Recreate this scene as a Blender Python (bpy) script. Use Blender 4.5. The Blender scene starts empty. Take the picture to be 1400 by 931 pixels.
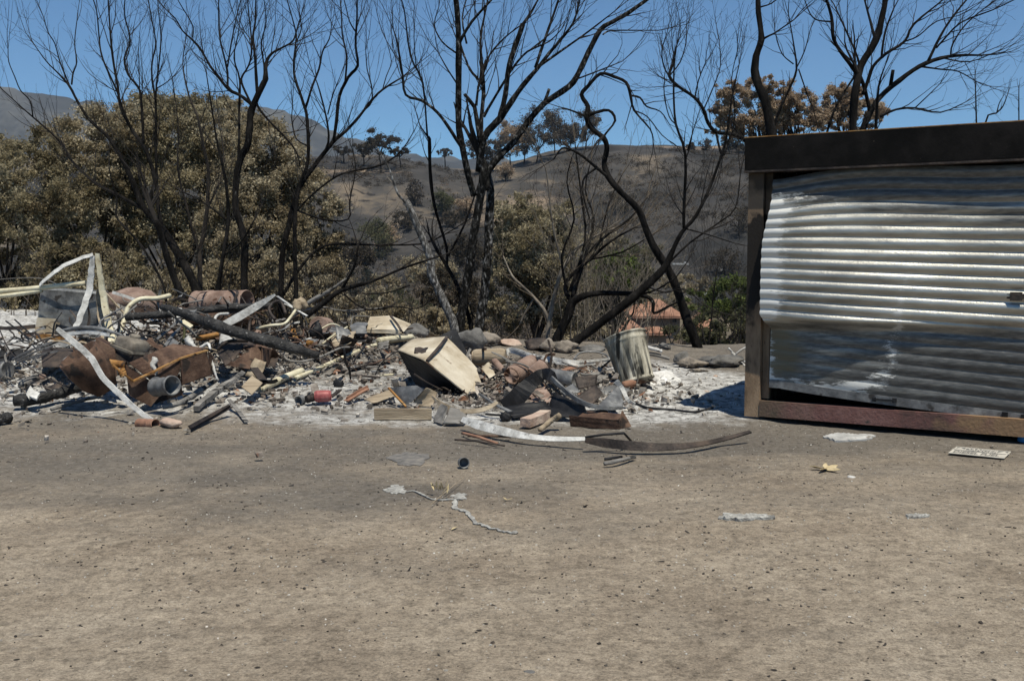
import bpy, math, random
import numpy as np
from mathutils import Vector, Matrix, Euler

# ------------------------------------------------------------------ camera, sky, sun, exposure
scn = bpy.context.scene
COL = scn.collection
CAMZ, F, CX, CY = 1.5, 1375.0, 700.0, 465.5
PITCH = math.radians(4.64)
cam_d = bpy.data.cameras.new("camera")
cam_d.sensor_width = 36.0
cam_d.lens = 36.0 * F / 1400.0
cam_d.clip_start, cam_d.clip_end = 0.05, 20000
cam = bpy.data.objects.new("camera", cam_d)
COL.objects.link(cam)
cam.location = (0, 0, CAMZ)
cam.rotation_euler = (math.radians(90) - PITCH, 0, 0)
scn.camera = cam

SUN_EL = math.radians(68.0)
SUN_H = Vector((0.41, -0.91, 0)).normalized()
SUN_DIR = Vector((SUN_H.x * math.cos(SUN_EL), SUN_H.y * math.cos(SUN_EL), math.sin(SUN_EL)))
world = bpy.data.worlds.new("World")
scn.world = world
world.use_nodes = True
wn = world.node_tree.nodes
bg = wn["Background"]
sky = wn.new("ShaderNodeTexSky")
sky.sky_type = 'NISHITA'
sky.sun_disc = False
sky.sun_elevation = SUN_EL
sky.sun_rotation = math.atan2(SUN_H.x, SUN_H.y)
sky.altitude = 1800
sky.air_density = 1.0
sky.dust_density = 0.0
sky.ozone_density = 6.0
tint = wn.new("ShaderNodeMix"); tint.data_type = 'RGBA'; tint.blend_type = 'MULTIPLY'; tint.inputs[0].default_value = 1
tint.inputs[7].default_value = (.66, .93, 1.0, 1)
world.node_tree.links.new(sky.outputs[0], tint.inputs[6])
world.node_tree.links.new(tint.outputs[2], bg.inputs[0])
bg.inputs[1].default_value = 0.085
sun_d = bpy.data.lights.new("sun", 'SUN')
sun_d.energy = 4.4
sun_d.angle = math.radians(0.53)
sun_d.color = (1.0, 0.945, 0.80)
sun = bpy.data.objects.new("sun", sun_d)
COL.objects.link(sun)
sun.rotation_euler = SUN_DIR.to_track_quat('Z', 'Y').to_euler()
scn.view_settings.view_transform = 'Standard'
scn.view_settings.look = 'None'
scn.view_settings.gamma = 1
scn.view_settings.exposure = 0.30
scn.cycles.max_bounces = 5
scn.cycles.diffuse_bounces = 3
scn.cycles.volume_bounces = 0
scn.cycles.use_denoising = True

# ------------------------------------------------------------------ helpers
cp, sp = math.cos(PITCH), math.sin(PITCH)
def ray(px, py):
    a, b = (px - CX) / F, (CY - py) / F
    return Vector((a, cp + b * sp, -sp + b * cp))
def at(px, py, Y):
    r = ray(px, py)
    k = Y / r.y
    return Vector((r.x * k, Y, CAMZ + r.z * k))
def pxs(Y):                       # metres per pixel of the photograph at distance Y
    return Y / F

_rs = np.random.RandomState(7)
_tab = _rs.rand(256, 256)
def vnoise(x, y):
    x = np.asarray(x, float); y = np.asarray(y, float)
    xi = np.floor(x).astype(int); yi = np.floor(y).astype(int)
    fx = x - xi; fy = y - yi
    fx = fx * fx * (3 - 2 * fx); fy = fy * fy * (3 - 2 * fy)
    a = _tab[xi % 256, yi % 256]; b = _tab[(xi + 1) % 256, yi % 256]
    c = _tab[xi % 256, (yi + 1) % 256]; d = _tab[(xi + 1) % 256, (yi + 1) % 256]
    return (a * (1 - fx) + b * fx) * (1 - fy) + (c * (1 - fx) + d * fx) * fy
def fbm(x, y, o=4, g=.5):
    s = 0; a = 1; t = 0
    for i in range(o):
        s = s + a * (vnoise(np.asarray(x) * 2 ** i + 17.3 * i, np.asarray(y) * 2 ** i + 5.1 * i) - .5); t += a; a *= g
    return s / t * 2
def sst(a, b, x):
    t = np.clip((np.asarray(x, float) - a) / (b - a), 0, 1)
    return t * t * (3 - 2 * t)
def gs(x, y, cx, cy, sx, sy):
    return np.exp(-((x - cx) / sx) ** 2 - ((y - cy) / sy) ** 2)

def edge(x):
    return 17.8 + 7.5 * sst(-5.5, -9, x) + .5 * fbm(x * .4, x * 0 + 3)
def mound(x, y):
    m = .50 * gs(x, y, -4.4, 13.2, 2.3, 1.9) + .22 * gs(x, y, -1.9, 15.2, 1.3, 1.6)
    m = m + .13 * gs(x, y, .35, 12.3, 1.0, 1.1) + .07 * gs(x, y, 1.1, 11.2, .7, .7)
    m = m + .25 * sst(15, 22, y) * sst(-4, -9, x)
    m = m + .10 * gs(x, y, .4, 17.0, 3.5, .8)
    return m
def H(x, y):
    x = np.asarray(x, float); y = np.asarray(y, float)
    e = edge(x)
    k = sst(7.5, 10, y)
    m = mound(x, y)
    z = m + fbm(x * .35, y * .35, 3) * .05 + (.006 + .03 * k + .10 * np.clip(m, 0, .5)) * fbm(x * 2.6, y * 2.6, 4, .6)
    d = np.clip(y - e, 0, None)
    drop = -6.2 * (1 - np.exp(-d / 14.0)) - .055 * np.clip(d, 0, 110)
    z = z + drop + sst(0, 30, d) * 1.3 * fbm(x * .05, y * .05, 4)
    # the burned hills across the valley
    q = y + 30 * fbm(x * .006, y * .006, 3)
    rise = sst(235, 520, q)
    crest = 51 + 7 * sst(-20, 60, x) - 5 * sst(100, 260, x) + 12 * sst(-190, -420, x) - 7 * gs(x, 0, -22, 0, 30, 1)
    gul = fbm(x * .011 + 3, y * .006, 5, .55)
    z = z + rise * (crest + 13) + rise * (1 - .85 * sst(420, 520, y)) * gul * 12
    z = z - sst(560, 1500, y) * 40
    return z
def Hs(x, y):
    return float(H(x, y))
def G(px, py, lift=0.0):          # where the line of sight meets the ground, lifted
    r = ray(px, py)
    t = 3.0; prev = t
    while t < 60:
        if CAMZ + r.z * t < Hs(r.x * t, r.y * t) + lift:
            lo, hi = prev, t
            for _ in range(14):
                mid = (lo + hi) / 2
                if CAMZ + r.z * mid < Hs(r.x * mid, r.y * mid) + lift: hi = mid
                else: lo = mid
            return Vector((r.x * hi, r.y * hi, CAMZ + r.z * hi))
        prev = t; t += .1
    return at(px, py, 17)
def PT(p):                        # (px, py, Y) or (px, py, 'g', lift) or (px, py, 'v', row where it would touch the ground)
    if len(p) > 3 and p[2] == 'v': return at(p[0], p[1], G(p[0], p[3]).y)
    if len(p) > 2 and p[2] == 'g':
        return G(p[0], p[1], p[3] if len(p) > 3 else 0)
    q = at(p[0], p[1], p[2])
    return G(p[0], p[1], .012) if q.z < Hs(q.x, q.y) + .008 else q

# ------------------------------------------------------------------ materials
def mat(name, cols, scale=3.0, rough=.85, metal=0.0, bump=.0, bscale=30, stretch=(1, 1, 1), island=0.0, detail=6,
        spots=None, spotscale=18, spotpos=.62, trans=0.0, spec=.3, contrast=None):
    m = bpy.data.materials.new(name); m.use_nodes = True
    nt = m.node_tree; N = nt.nodes; Lk = nt.links
    b = N["Principled BSDF"]
    b.inputs["Roughness"].default_value = rough
    b.inputs["Metallic"].default_value = metal
    b.inputs["Specular IOR Level"].default_value = spec
    tc = N.new("ShaderNodeTexCoord")
    mp = N.new("ShaderNodeMapping"); mp.inputs["Scale"].default_value = stretch
    Lk.new(tc.outputs["Object"], mp.inputs["Vector"])
    nz = N.new("ShaderNodeTexNoise"); nz.inputs["Scale"].default_value = scale
    nz.inputs["Detail"].default_value = detail; nz.inputs["Roughness"].default_value = .65
    Lk.new(mp.outputs[0], nz.inputs["Vector"])
    rp = N.new("ShaderNodeValToRGB")
    n = len(cols)
    lo, hi = contrast or (.33, .67)
    while len(rp.color_ramp.elements) < n: rp.color_ramp.elements.new(.5)
    for i, c in enumerate(cols):
        e = rp.color_ramp.elements[i]
        e.position = lo + (hi - lo) * i / max(1, n - 1); e.color = (*c, 1)
    Lk.new(nz.outputs[0], rp.inputs[0])
    out = rp.outputs[0]
    if spots:
        n2 = N.new("ShaderNodeTexNoise"); n2.inputs["Scale"].default_value = spotscale; n2.inputs["Detail"].default_value = 4
        Lk.new(mp.outputs[0], n2.inputs["Vector"])
        r2 = N.new("ShaderNodeValToRGB"); r2.color_ramp.elements[0].position = spotpos; r2.color_ramp.elements[1].position = spotpos + .06
        Lk.new(n2.outputs[0], r2.inputs[0])
        mx = N.new("ShaderNodeMix"); mx.data_type = 'RGBA'
        Lk.new(r2.outputs[0], mx.inputs[0]); Lk.new(out, mx.inputs[6]); mx.inputs[7].default_value = (*spots, 1)
        out = mx.outputs[2]
    if island:
        ge = N.new("ShaderNodeNewGeometry")
        mr = N.new("ShaderNodeMapRange"); mr.inputs[3].default_value = 1 - island; mr.inputs[4].default_value = 1 + island
        Lk.new(ge.outputs["Random Per Island"], mr.inputs[0])
        vm = N.new("ShaderNodeVectorMath"); vm.operation = 'SCALE'
        Lk.new(out, vm.inputs[0]); Lk.new(mr.outputs[0], vm.inputs["Scale"])
        out = vm.outputs[0]
    Lk.new(out, b.inputs["Base Color"])
    if trans:
        tr = N.new("ShaderNodeBsdfTranslucent"); Lk.new(out, tr.inputs[0]); ms = N.new("ShaderNodeMixShader"); ms.inputs[0].default_value = trans
        Lk.new(b.outputs[0], ms.inputs[1]); Lk.new(tr.outputs[0], ms.inputs[2]); Lk.new(ms.outputs[0], N["Material Output"].inputs[0])
    if bump:
        n3 = N.new("ShaderNodeTexNoise"); n3.inputs["Scale"].default_value = bscale; n3.inputs["Detail"].default_value = 5
        Lk.new(mp.outputs[0], n3.inputs["Vector"])
        bp = N.new("ShaderNodeBump"); bp.inputs["Strength"].default_value = bump; bp.inputs["Distance"].default_value = .02
        Lk.new(n3.outputs[0], bp.inputs["Height"]); Lk.new(bp.outputs[0], b.inputs["Normal"])
    return m

MT = {}
MT['char'] = mat('charred_bark', [(.004, .0037, .0035), (.010, .009, .0085), (.026, .023, .021)], 6, .85, 0, .8, 40, (1, 1, .35), spots=(.10, .095, .09), spotscale=14, spotpos=.70, spec=.06)
MT['char_pale'] = mat('charred_bark_with_ash', [(.005, .0048, .0045), (.009, .0085, .008), (.035, .033, .031), (.20, .195, .19)], 21, .9, 0, 1.0, 45, (1, 1, .45), spec=.06, detail=11, contrast=(.38, .675))
MT['char_net'] = mat('flaking_burned_bark', [(.005, .005, .0045), (.010, .0095, .009), (.05, .048, .046), (.27, .262, .255)], 19, .9, 0, 1.0, 45, (1, 1, .45), spec=.06, detail=11, contrast=(.36, .635))
MT['char_ash'] = mat('ash_whitened_bark', [(.012, .0115, .011), (.09, .086, .082), (.36, .35, .34)], 22, .9, 0, .9, 45, (1, 1, .45), spec=.06, detail=9)
MT['bark_brown'] = mat('scorched_brown_bark', [(.010, .008, .007), (.028, .022, .018), (.07, .055, .042)], 5, .9, 0, .6, 40, (1, 1, .3))
MT['bark_pale'] = mat('pale_grey_bark', [(.07, .06, .05), (.16, .135, .11), (.27, .235, .19)], 5, .9, 0, .5, 40, (1, 1, .3))
MT['twig'] = mat('burned_twig', [(.010, .008, .007), (.026, .021, .018)], 2.5, .9)
MT['twig_brown'] = mat('dry_twig', [(.055, .043, .032), (.14, .11, .08)], 2.5, .9)
MT['leaf_olive'] = mat('scorched_olive_leaf', [(.13, .105, .058), (.265, .225, .142), (.47, .42, .30)], .8, .75, 0, island=.45, spec=.1, trans=.48)
MT['leaf_tan'] = mat('scorched_tan_leaf', [(.15, .116, .068), (.31, .258, .17), (.52, .465, .35)], .8, .8, 0, island=.45, spec=.1, trans=.48)
MT['leaf_orange'] = mat('scorched_orange_leaf', [(.20, .14, .095), (.36, .27, .19), (.52, .42, .31)], .5, .8, 0, island=.35, spec=.1, trans=.48)
MT['leaf_dark'] = mat('burned_dark_leaf', [(.03, .026, .021), (.075, .062, .045), (.12, .095, .07)], .5, .9, 0, island=.4, spec=.1, trans=.48)
MT['leaf_green'] = mat('surviving_green_leaf', [(.045, .06, .018), (.11, .14, .04), (.19, .21, .08)], .6, .75, 0, island=.4, spec=.1, trans=.48)
MT['leaf_greygreen'] = mat('dusty_green_leaf', [(.05, .055, .028), (.11, .11, .06), (.19, .17, .10)], .6, .8, 0, island=.4, spec=.1, trans=.48)
MT['rust'] = mat('rusted_steel', [(.035, .021, .016), (.095, .056, .039), (.18, .115, .08)], 5, .8, .25, .35, 60, spots=(.035, .026, .022), spotscale=7, spotpos=.6)
MT['rust_pale'] = mat('pale_rusted_steel', [(.15, .095, .072), (.26, .18, .145), (.36, .275, .23)], 4, .85, .15, .3, 60, spots=(.10, .05, .03), spotscale=8, spotpos=.62)
MT['rust_orange'] = mat('orange_rusted_steel', [(.15, .07, .025), (.32, .16, .05), (.38, .24, .11)], 6, .8, .2, .3, 60, spots=(.06, .035, .02), spotscale=9, spotpos=.6)
MT['rust_dark'] = mat('dark_burned_steel', [(.02, .017, .016), (.05, .04, .036), (.10, .075, .06)], 6, .65, .4, .3, 50)
MT['steel'] = mat('scorched_grey_steel', [(.07, .07, .072), (.155, .155, .157), (.27, .268, .262)], 6, .55, .3, .2, 40, spots=(.05, .045, .042), spotscale=8, spotpos=.62)
MT['steel_pale'] = mat('pale_scorched_steel', [(.26, .255, .25), (.42, .415, .405), (.56, .555, .54)], 7, .6, .2, .25, 40, spots=(.22, .20, .18), spotscale=10, spotpos=.64)
MT['white'] = mat('chalky_white_aluminium', [(.28, .27, .255), (.48, .47, .45), (.66, .65, .63)], 8, .7, 0, .35, 40, spots=(.20, .19, .18), spotscale=12, spotpos=.63)
MT['cream'] = mat('cream_plastic_pipe', [(.38, .33, .22), (.55, .50, .36), (.66, .62, .48)], 6, .6, 0, .2, 30, spots=(.20, .15, .09), spotscale=9, spotpos=.64)
MT['creammetal'] = mat('cream_enamel_sheet', [(.27, .215, .145), (.43, .365, .27), (.58, .52, .42)], 2.2, .6, .05, .15, 30, spots=(.17, .12, .08), spotscale=7, spotpos=.66)
MT['black'] = mat('sooty_black_metal', [(.006, .006, .007), (.014, .014, .016), (.03, .03, .032)], 4, .6, .2, .2, 40)
MT['wood'] = mat('weathered_timber', [(.17, .13, .09), (.30, .24, .17), (.42, .35, .26)], 4, .9, 0, .4, 30, (.25, 3, 3))
MT['wood_grey'] = mat('grey_burned_timber', [(.08, .075, .07), (.17, .16, .15), (.27, .255, .24)], 4, .9, 0, .5, 30, (.4, 2, 2), spots=(.03, .028, .026), spotscale=6, spotpos=.58)
MT['alligator'] = mat('cracked_charcoal', [(.008, .008, .008), (.022, .021, .021), (.055, .053, .052)], 9, .7, 0, 1.0, 38, spots=(.20, .19, .185), spotscale=26, spotpos=.64)
MT['stone'] = mat('boulder_stone', [(.12, .105, .09), (.22, .19, .16), (.33, .28, .23)], 4, .95, 0, .6, 25, spots=(.05, .045, .042), spotscale=4, spotpos=.58)
MT['stone_grey'] = mat('sooty_grey_boulder', [(.06, .058, .056), (.13, .125, .12), (.21, .20, .19)], 4, .95, 0, .6, 25)
MT['stone_pink'] = mat('pinkish_stone', [(.30, .21, .16), (.42, .31, .25), (.52, .42, .34)], 5, .95, 0, .5, 25)
MT['ash'] = mat('white_ash', [(.45, .44, .43), (.65, .645, .64), (.80, .80, .80)], 6, 1, 0, 1.0, 30, spots=(.25, .24, .23), spotscale=14, spotpos=.66)
MT['red'] = mat('scorched_red_paint', [(.16, .04, .04), (.30, .08, .08), (.40, .17, .16)], 8, .5, .1, .1, 30)
MT['blue'] = mat('blue_plastic', [(.04, .20, .48), (.06, .27, .60)], 5, .45)
MT['leafdry'] = mat('dry_fallen_leaf', [(.34, .26, .14), (.52, .43, .27)], 20, .8)
MT['terra'] = mat('terracotta_tile', [(.19, .10, .07), (.28, .155, .11), (.36, .22, .16)], .8, .9, 0, island=0)
MT['stucco'] = mat('tan_stucco', [(.20, .15, .11), (.26, .20, .15)], .8, .95)
MT['glass'] = mat('dark_window_glass', [(.015, .016, .02), (.03, .032, .036)], 1, .2)
MT['ink'] = mat('faded_black_print', [(.10, .10, .095), (.17, .165, .16)], 40, .9)
MT['copper'] = mat('fired_red_brown_clay', [(.20, .10, .065), (.32, .18, .12)], 6, .85, 0, .3, 40)
MT['melt'] = mat('melted_aluminium', [(.16, .15, .14), (.30, .29, .27), (.46, .45, .42)], 30, .7, .1, .6, 60)

# ------------------------------------------------------------------ mesh builder
class MB:
    def __init__(s): s.v = []; s.f = []; s.flat = []
    def add(s, vs, fs, flat=False):
        o = len(s.v); s.v.extend(vs)
        for f in fs: s.f.append(tuple(i + o for i in f)); s.flat.append(flat)
    def box(s, c, d, R=None):
        c = Vector(c); hx, hy, hz = d[0] / 2, d[1] / 2, d[2] / 2
        R = R or Matrix.Identity(3)
        vs = [c + R @ Vector((x * hx, y * hy, z * hz)) for x in (-1, 1) for y in (-1, 1) for z in (-1, 1)]
        s.add(vs, [(0, 1, 3, 2), (4, 6, 7, 5), (0, 4, 5, 1), (2, 3, 7, 6), (0, 2, 6, 4), (1, 5, 7, 3)], True)
        return s
    def tube(s, pts, rad, n=6, caps=True, rough=0.0, rnd=None):
        pts = [Vector(p) for p in pts]
        m = len(pts)
        if not hasattr(rad, '__len__'): rad = [rad] * m
        t0 = (pts[1] - pts[0]).normalized()
        a = t0.cross(Vector((0, 0, 1)))
        if a.length < .1: a = t0.cross(Vector((1, 0, 0)))
        a.normalize()
        vs = []
        for i in range(m):
            t = (pts[min(i + 1, m - 1)] - pts[max(i - 1, 0)])
            if t.length < 1e-9: t = t0
            t = t.normalized()
            a = (a - t * a.dot(t))
            if a.length < 1e-6: a = t.orthogonal()
            a.normalize(); b = t.cross(a)
            for k in range(n):
                g = 2 * math.pi * k / n
                r = rad[i]
                if rough: r *= 1 + rough * (rnd.random() - .5) * 2
                vs.append(pts[i] + a * (r * math.cos(g)) + b * (r * math.sin(g)))
        fs = [(i * n + k, i * n + (k + 1) % n, (i + 1) * n + (k + 1) % n, (i + 1) * n + k) for i in range(m - 1) for k in range(n)]
        if caps:
            fs.append(tuple(range(n))[::-1]); fs.append(tuple((m - 1) * n + k for k in range(n)))
        s.add(vs, fs)
        return s
    def strip(s, pts, w, t, side=None, twist=None):
        """flat bar swept along pts: width w across, thickness t"""
        pts = [Vector(p) for p in pts]; m = len(pts); vs = []
        for i in range(m):
            d = (pts[min(i + 1, m - 1)] - pts[max(i - 1, 0)]).normalized()
            sd = Vector(side) if side else Vector((0, 0, 1)).cross(d)
            sd = sd - d * sd.dot(d)
            if sd.length < 1e-4: sd = d.orthogonal()
            sd.normalize(); nn = d.cross(sd)
            if twist:
                q = Matrix.Rotation(twist[i], 3, d); sd = q @ sd; nn = q @ nn
            ww = (w[i] if hasattr(w, '__len__') else w) / 2; tt = t / 2
            vs += [pts[i] + sd * ww + nn * tt, pts[i] - sd * ww + nn * tt, pts[i] - sd * ww - nn * tt, pts[i] + sd * ww - nn * tt]
        fs = [(i * 4 + k, i * 4 + (k + 1) % 4, (i + 1) * 4 + (k + 1) % 4, (i + 1) * 4 + k) for i in range(m - 1) for k in range(4)]
        fs += [(3, 2, 1, 0), tuple((m - 1) * 4 + k for k in range(4))]
        s.add(vs, fs, True)
        return s
    def sheet(s, c, t=.004, n=6, crumple=0.0, seed=0):
        """four corners in order; bent, thick sheet"""
        rnd = random.Random(seed)
        c = [Vector(p) for p in c]
        nrm = ((c[1] - c[0]).cross(c[3] - c[0])).normalized()
        ph = [rnd.random() * 6 for _ in range(6)]
        top = []; bot = []
        for i in range(n + 1):
            for j in range(n + 1):
                u, v = i / n, j / n
                p = (c[0] * (1 - u) + c[1] * u) * (1 - v) + (c[3] * (1 - u) + c[2] * u) * v
                k = crumple * (math.sin(u * 5 + ph[0]) * math.sin(v * 4 + ph[1]) + .5 * math.sin(u * 11 + ph[2] + v * 3) + .4 * math.sin(v * 13 + ph[3] - u * 4) + .3 * (rnd.random() - .5))
                top.append(p + nrm * (k + t / 2)); bot.append(p + nrm * (k - t / 2))
        w = n + 1; o = w * w; fs = []
        for i in range(n):
            for j in range(n):
                a = i * w + j
                fs.append((a, a + w, a + w + 1, a + 1)); fs.append((o + a, o + a + 1, o + a + w + 1, o + a + w))
        for i in range(n):
            for a, b in ((i, i + 1), (w * n + i + 1, w * n + i), ((i + 1) * w, i * w), (i * w + n, (i + 1) * w + n)):
                fs.append((a, b, o + b, o + a))
        s.add(top + bot, fs, crumple < .004)
        return s
    def lathe(s, A, B, prof, n=24, squash=None, rib=None):
        """profile of (distance along A-B as a fraction, radius); rib = (count, depth)"""
        A = Vector(A); B = Vector(B); d = B - A; t = d.normalized()
        a = t.cross(Vector((0, 0, 1)))
        if a.length < .05: a = Vector((1, 0, 0))
        a.normalize(); b = t.cross(a); vs = []
        for (u, r) in prof:
            for k in range(n):
                g = 2 * math.pi * k / n
                rr = r
                if rib and .06 < u < .9 and r > 0: rr = r + rib[1] * (1 if (k * rib[0] // n) % 2 else 0) if not callable(rib[1]) else r
                kk = squash or 1
                vs.append(A + d * u + a * (rr * math.cos(g)) + b * (rr * math.sin(g) * kk))
        m = len(prof)
        fs = [(i * n + k, i * n + (k + 1) % n, (i + 1) * n + (k + 1) % n, (i + 1) * n + k) for i in range(m - 1) for k in range(n)]
        s.add(vs, fs)
        return s
    def rock(s, c, d, seed=0, rough=.22, sub=2, R=None, flatb=0.0):
        import bmesh
        bm = bmesh.new(); bmesh.ops.create_icosphere(bm, subdivisions=sub, radius=1)
        rnd = random.Random(seed)
        dirs = [(Vector((rnd.gauss(0, 1), rnd.gauss(0, 1), rnd.gauss(0, 1))).normalized(), rnd.uniform(.6, 1.0)) for _ in range(9)]
        ph = [rnd.random() * 9 for _ in range(3)]
        vs = []
        for v in bm.verts:
            p = v.co.normalized(); k = 1.0
            for (q, h) in dirs:
                dd = p.dot(q)
                if dd > h * .92: k = min(k, h * .98 / max(dd, .1))
            k *= 1 + rough * .5 * (math.sin(p.x * 4 + ph[0]) * math.sin(p.y * 4 + ph[1]) + .5 * math.sin(p.z * 9 + ph[2] + p.x * 6)) + rough * .12 * rnd.random()
            q = Vector((p.x * d[0] * k, p.y * d[1] * k, max(p.z, -1 + flatb) * d[2] * k))
            if R: q = R @ q
            vs.append(Vector(c) + q)
        s.add(vs, [tuple(v.index for v in f.verts) for f in bm.faces]); bm.free()
        return s
    def mesh(s, name, m):
        me = bpy.data.meshes.new(name)
        me.from_pydata([tuple(v) for v in s.v], [], s.f)
        me.polygons.foreach_set('use_smooth', [not x for x in s.flat])
        me.materials.append(m); me.update()
        return me
    def build(s, name, m, parent=None, **kw):
        if isinstance(m, str): m = MT[m]
        if parent is not None:
            o0 = WLOC[parent.name]
        else:
            xs = [v[0] for v in s.v]; ys = [v[1] for v in s.v]; zs = [v[2] for v in s.v]
            o0 = Vector(((min(xs) + max(xs)) / 2, (min(ys) + max(ys)) / 2, min(zs)))
        s.v = [Vector(v) - o0 for v in s.v]
        ob = bpy.data.objects.new(name, s.mesh(name, m))
        COL.objects.link(ob)
        if parent is not None: ob.parent = parent; ob.location = (0, 0, 0)
        else: ob.location = o0
        WLOC[ob.name] = o0.copy() if isinstance(o0, Vector) else Vector(o0)
        return tag(ob, **kw)
WLOC = {}
def tag(ob, label=None, cat=None, group=None, kind=None):
    if label: ob['label'] = label
    if cat: ob['category'] = cat
    if group: ob['group'] = group
    if kind: ob['kind'] = kind
    return ob
def empty(name, loc, label, cat, group=None):
    e = bpy.data.objects.new(name, None); COL.objects.link(e); e.location = loc
    e.empty_display_size = .1
    WLOC[e.name] = Vector(loc)
    return tag(e, label, cat, group)
def npmesh(name, V, Fq, m, smooth=True):
    """numpy quads/tris to mesh"""
    me = bpy.data.meshes.new(name)
    k = Fq.shape[1]
    me.vertices.add(len(V)); me.vertices.foreach_set('co', V.astype(np.float32).ravel())
    me.loops.add(Fq.size); me.loops.foreach_set('vertex_index', Fq.astype(np.int32).ravel())
    me.polygons.add(len(Fq)); me.polygons.foreach_set('loop_start', np.arange(0, Fq.size, k, dtype=np.int32))
    me.polygons.foreach_set('loop_total', np.full(len(Fq), k, dtype=np.int32))
    me.polygons.foreach_set('use_smooth', np.full(len(Fq), smooth))
    me.materials.append(m); me.update(calc_edges=True); me.validate()
    return me
def link(name, me, loc=(0, 0, 0), parent=None, **kw):
    ob = bpy.data.objects.new(name, me); COL.objects.link(ob); ob.location = loc
    if parent is not None: ob.parent = parent
    WLOC[ob.name] = Vector(loc)
    return tag(ob, **kw)

# ------------------------------------------------------------------ ground, hills, mountains
def axis(lo, hi, d0, c0, c1, g=1.06):
    """spacing d0 between c0 and c1, growing outside"""
    a = list(np.arange(c0, c1 + 1e-6, d0)); d = d0; x = a[-1]
    while x < hi: d *= g; x += d; a.append(min(x, hi))
    d = d0; x = a[0]; b = []
    while x > lo: d *= g; x -= d; b.append(max(x, lo))
    return np.array(b[::-1] + a)
def gmat():
    m = bpy.data.materials.new('sooty_dirt'); m.use_nodes = True
    nt = m.node_tree; N = nt.nodes; Lk = nt.links; b = N["Principled BSDF"]
    b.inputs["Roughness"].default_value = .97; b.inputs["Specular IOR Level"].default_value = .12
    tc = N.new("ShaderNodeTexCoord")
    def noise(sc, det=6, ro=.6, st=(1, 1, 1)):
        mp = N.new("ShaderNodeMapping"); mp.inputs["Scale"].default_value = st; Lk.new(tc.outputs["Object"], mp.inputs[0])
        n = N.new("ShaderNodeTexNoise"); n.inputs["Scale"].default_value = sc; n.inputs["Detail"].default_value = det; n.inputs["Roughness"].default_value = ro
        Lk.new(mp.outputs[0], n.inputs["Vector"]); return n.outputs[0]
    def ramp(x, st):
        r = N.new("ShaderNodeValToRGB")
        while len(r.color_ramp.elements) < len(st): r.color_ramp.elements.new(.5)
        for e, (p, c) in zip(r.color_ramp.elements, st):
            e.position = p; e.color = (*c, 1) if hasattr(c, '__len__') else (c, c, c, 1)
        Lk.new(x, r.inputs[0]); return r.outputs[0]
    def mix(f, a, c, mode='MIX'):
        x = N.new("ShaderNodeMix"); x.data_type = 'RGBA'; x.blend_type = mode
        if hasattr(f, 'links') or not isinstance(f, (int, float)): Lk.new(f, x.inputs[0])
        else: x.inputs[0].default_value = f
        for s, v in ((6, a), (7, c)):
            if isinstance(v, tuple): x.inputs[s].default_value = (*v, 1)
            else: Lk.new(v, x.inputs[s])
        return x.outputs[2]
    def attr(n):
        a = N.new("ShaderNodeAttribute"); a.attribute_name = n; return a.outputs["Fac"]
    def math_(op, a, c):
        x = N.new("ShaderNodeMath"); x.operation = op; x.use_clamp = True
        for i, v in enumerate((a, c)):
            if isinstance(v, (int, float)): x.inputs[i].default_value = v
            else: Lk.new(v, x.inputs[i])
        return x.outputs[0]
    base = ramp(noise(.9, 10, .72), [(.3, (.235, .188, .142)), (.5, (.345, .285, .219)), (.7, (.445, .376, .296))])
    grain = ramp(noise(95, 6, .8), [(.33, .38), (.5, 1.0), (.68, 1.5)])
    col = mix(.85, base, grain, 'MULTIPLY')
    grain2 = ramp(noise(13, 6, .7), [(.36, .62), (.52, 1.0), (.66, 1.22)])
    col = mix(.75, col, grain2, 'MULTIPLY')
    grain3 = ramp(noise(38, 4, .62), [(.36, .50), (.47, .98), (.60, 1.10), (.70, 1.32)])
    col = mix(.6, col, grain3, 'MULTIPLY')
    # sooty dirt, smeared sideways
    sf = ramp(math_('ADD', math_('MULTIPLY', attr('soot_shade'), .5), math_('MULTIPLY', noise(1.1, 8, .66, (.8, 1.3, 1)), .72)), [(.46, 0.), (.76, 1.)])
    soot_shade = ramp(noise(22, 5, .7), [(.35, (.055, .052, .049)), (.65, (.15, .14, .13))])
    col = mix(math_('MULTIPLY', sf, .72), col, soot_shade)
    # ash
    af = ramp(math_('ADD', math_('MULTIPLY', attr('ash'), .55), math_('MULTIPLY', noise(2.2, 10, .74), .95)), [(.60, 0.), (.87, 1.)])
    ashc = ramp(noise(9, 9, .75), [(.36, (.09, .085, .08)), (.45, (.30, .29, .278)), (.54, (.55, .54, .525)), (.66, (.80, .795, .78))])
    col = mix(math_('MULTIPLY', af, .92), col, ashc)
    # pale and dark specks
    v = N.new("ShaderNodeTexVoronoi"); v.inputs["Scale"].default_value = 17; Lk.new(tc.outputs["Object"], v.inputs["Vector"])
    spk = ramp(v.outputs["Distance"], [(.0, 1.), (.09, 1.), (.12, 0.)])
    sel = ramp(v.outputs["Color"], [(.78, 0.), (.8, 1.)])
    col = mix(math_('MULTIPLY', spk, sel), col, (.46, .42, .37))
    v2 = N.new("ShaderNodeTexVoronoi"); v2.inputs["Scale"].default_value = 11; Lk.new(tc.outputs["Object"], v2.inputs["Vector"])
    spk2 = ramp(v2.outputs["Distance"], [(.0, 1.), (.10, 1.), (.15, 0.)])
    sel2 = ramp(v2.outputs["Color"], [(.70, 0.), (.74, 1.)])
    col = mix(math_('MULTIPLY', spk2, sel2), col, (.045, .038, .034))
    # burned slope below the yard
    br = ramp(noise(.9, 8, .7), [(.35, (.055, .043, .033)), (.6, (.12, .092, .065)), (.75, (.19, .15, .10))])
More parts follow.
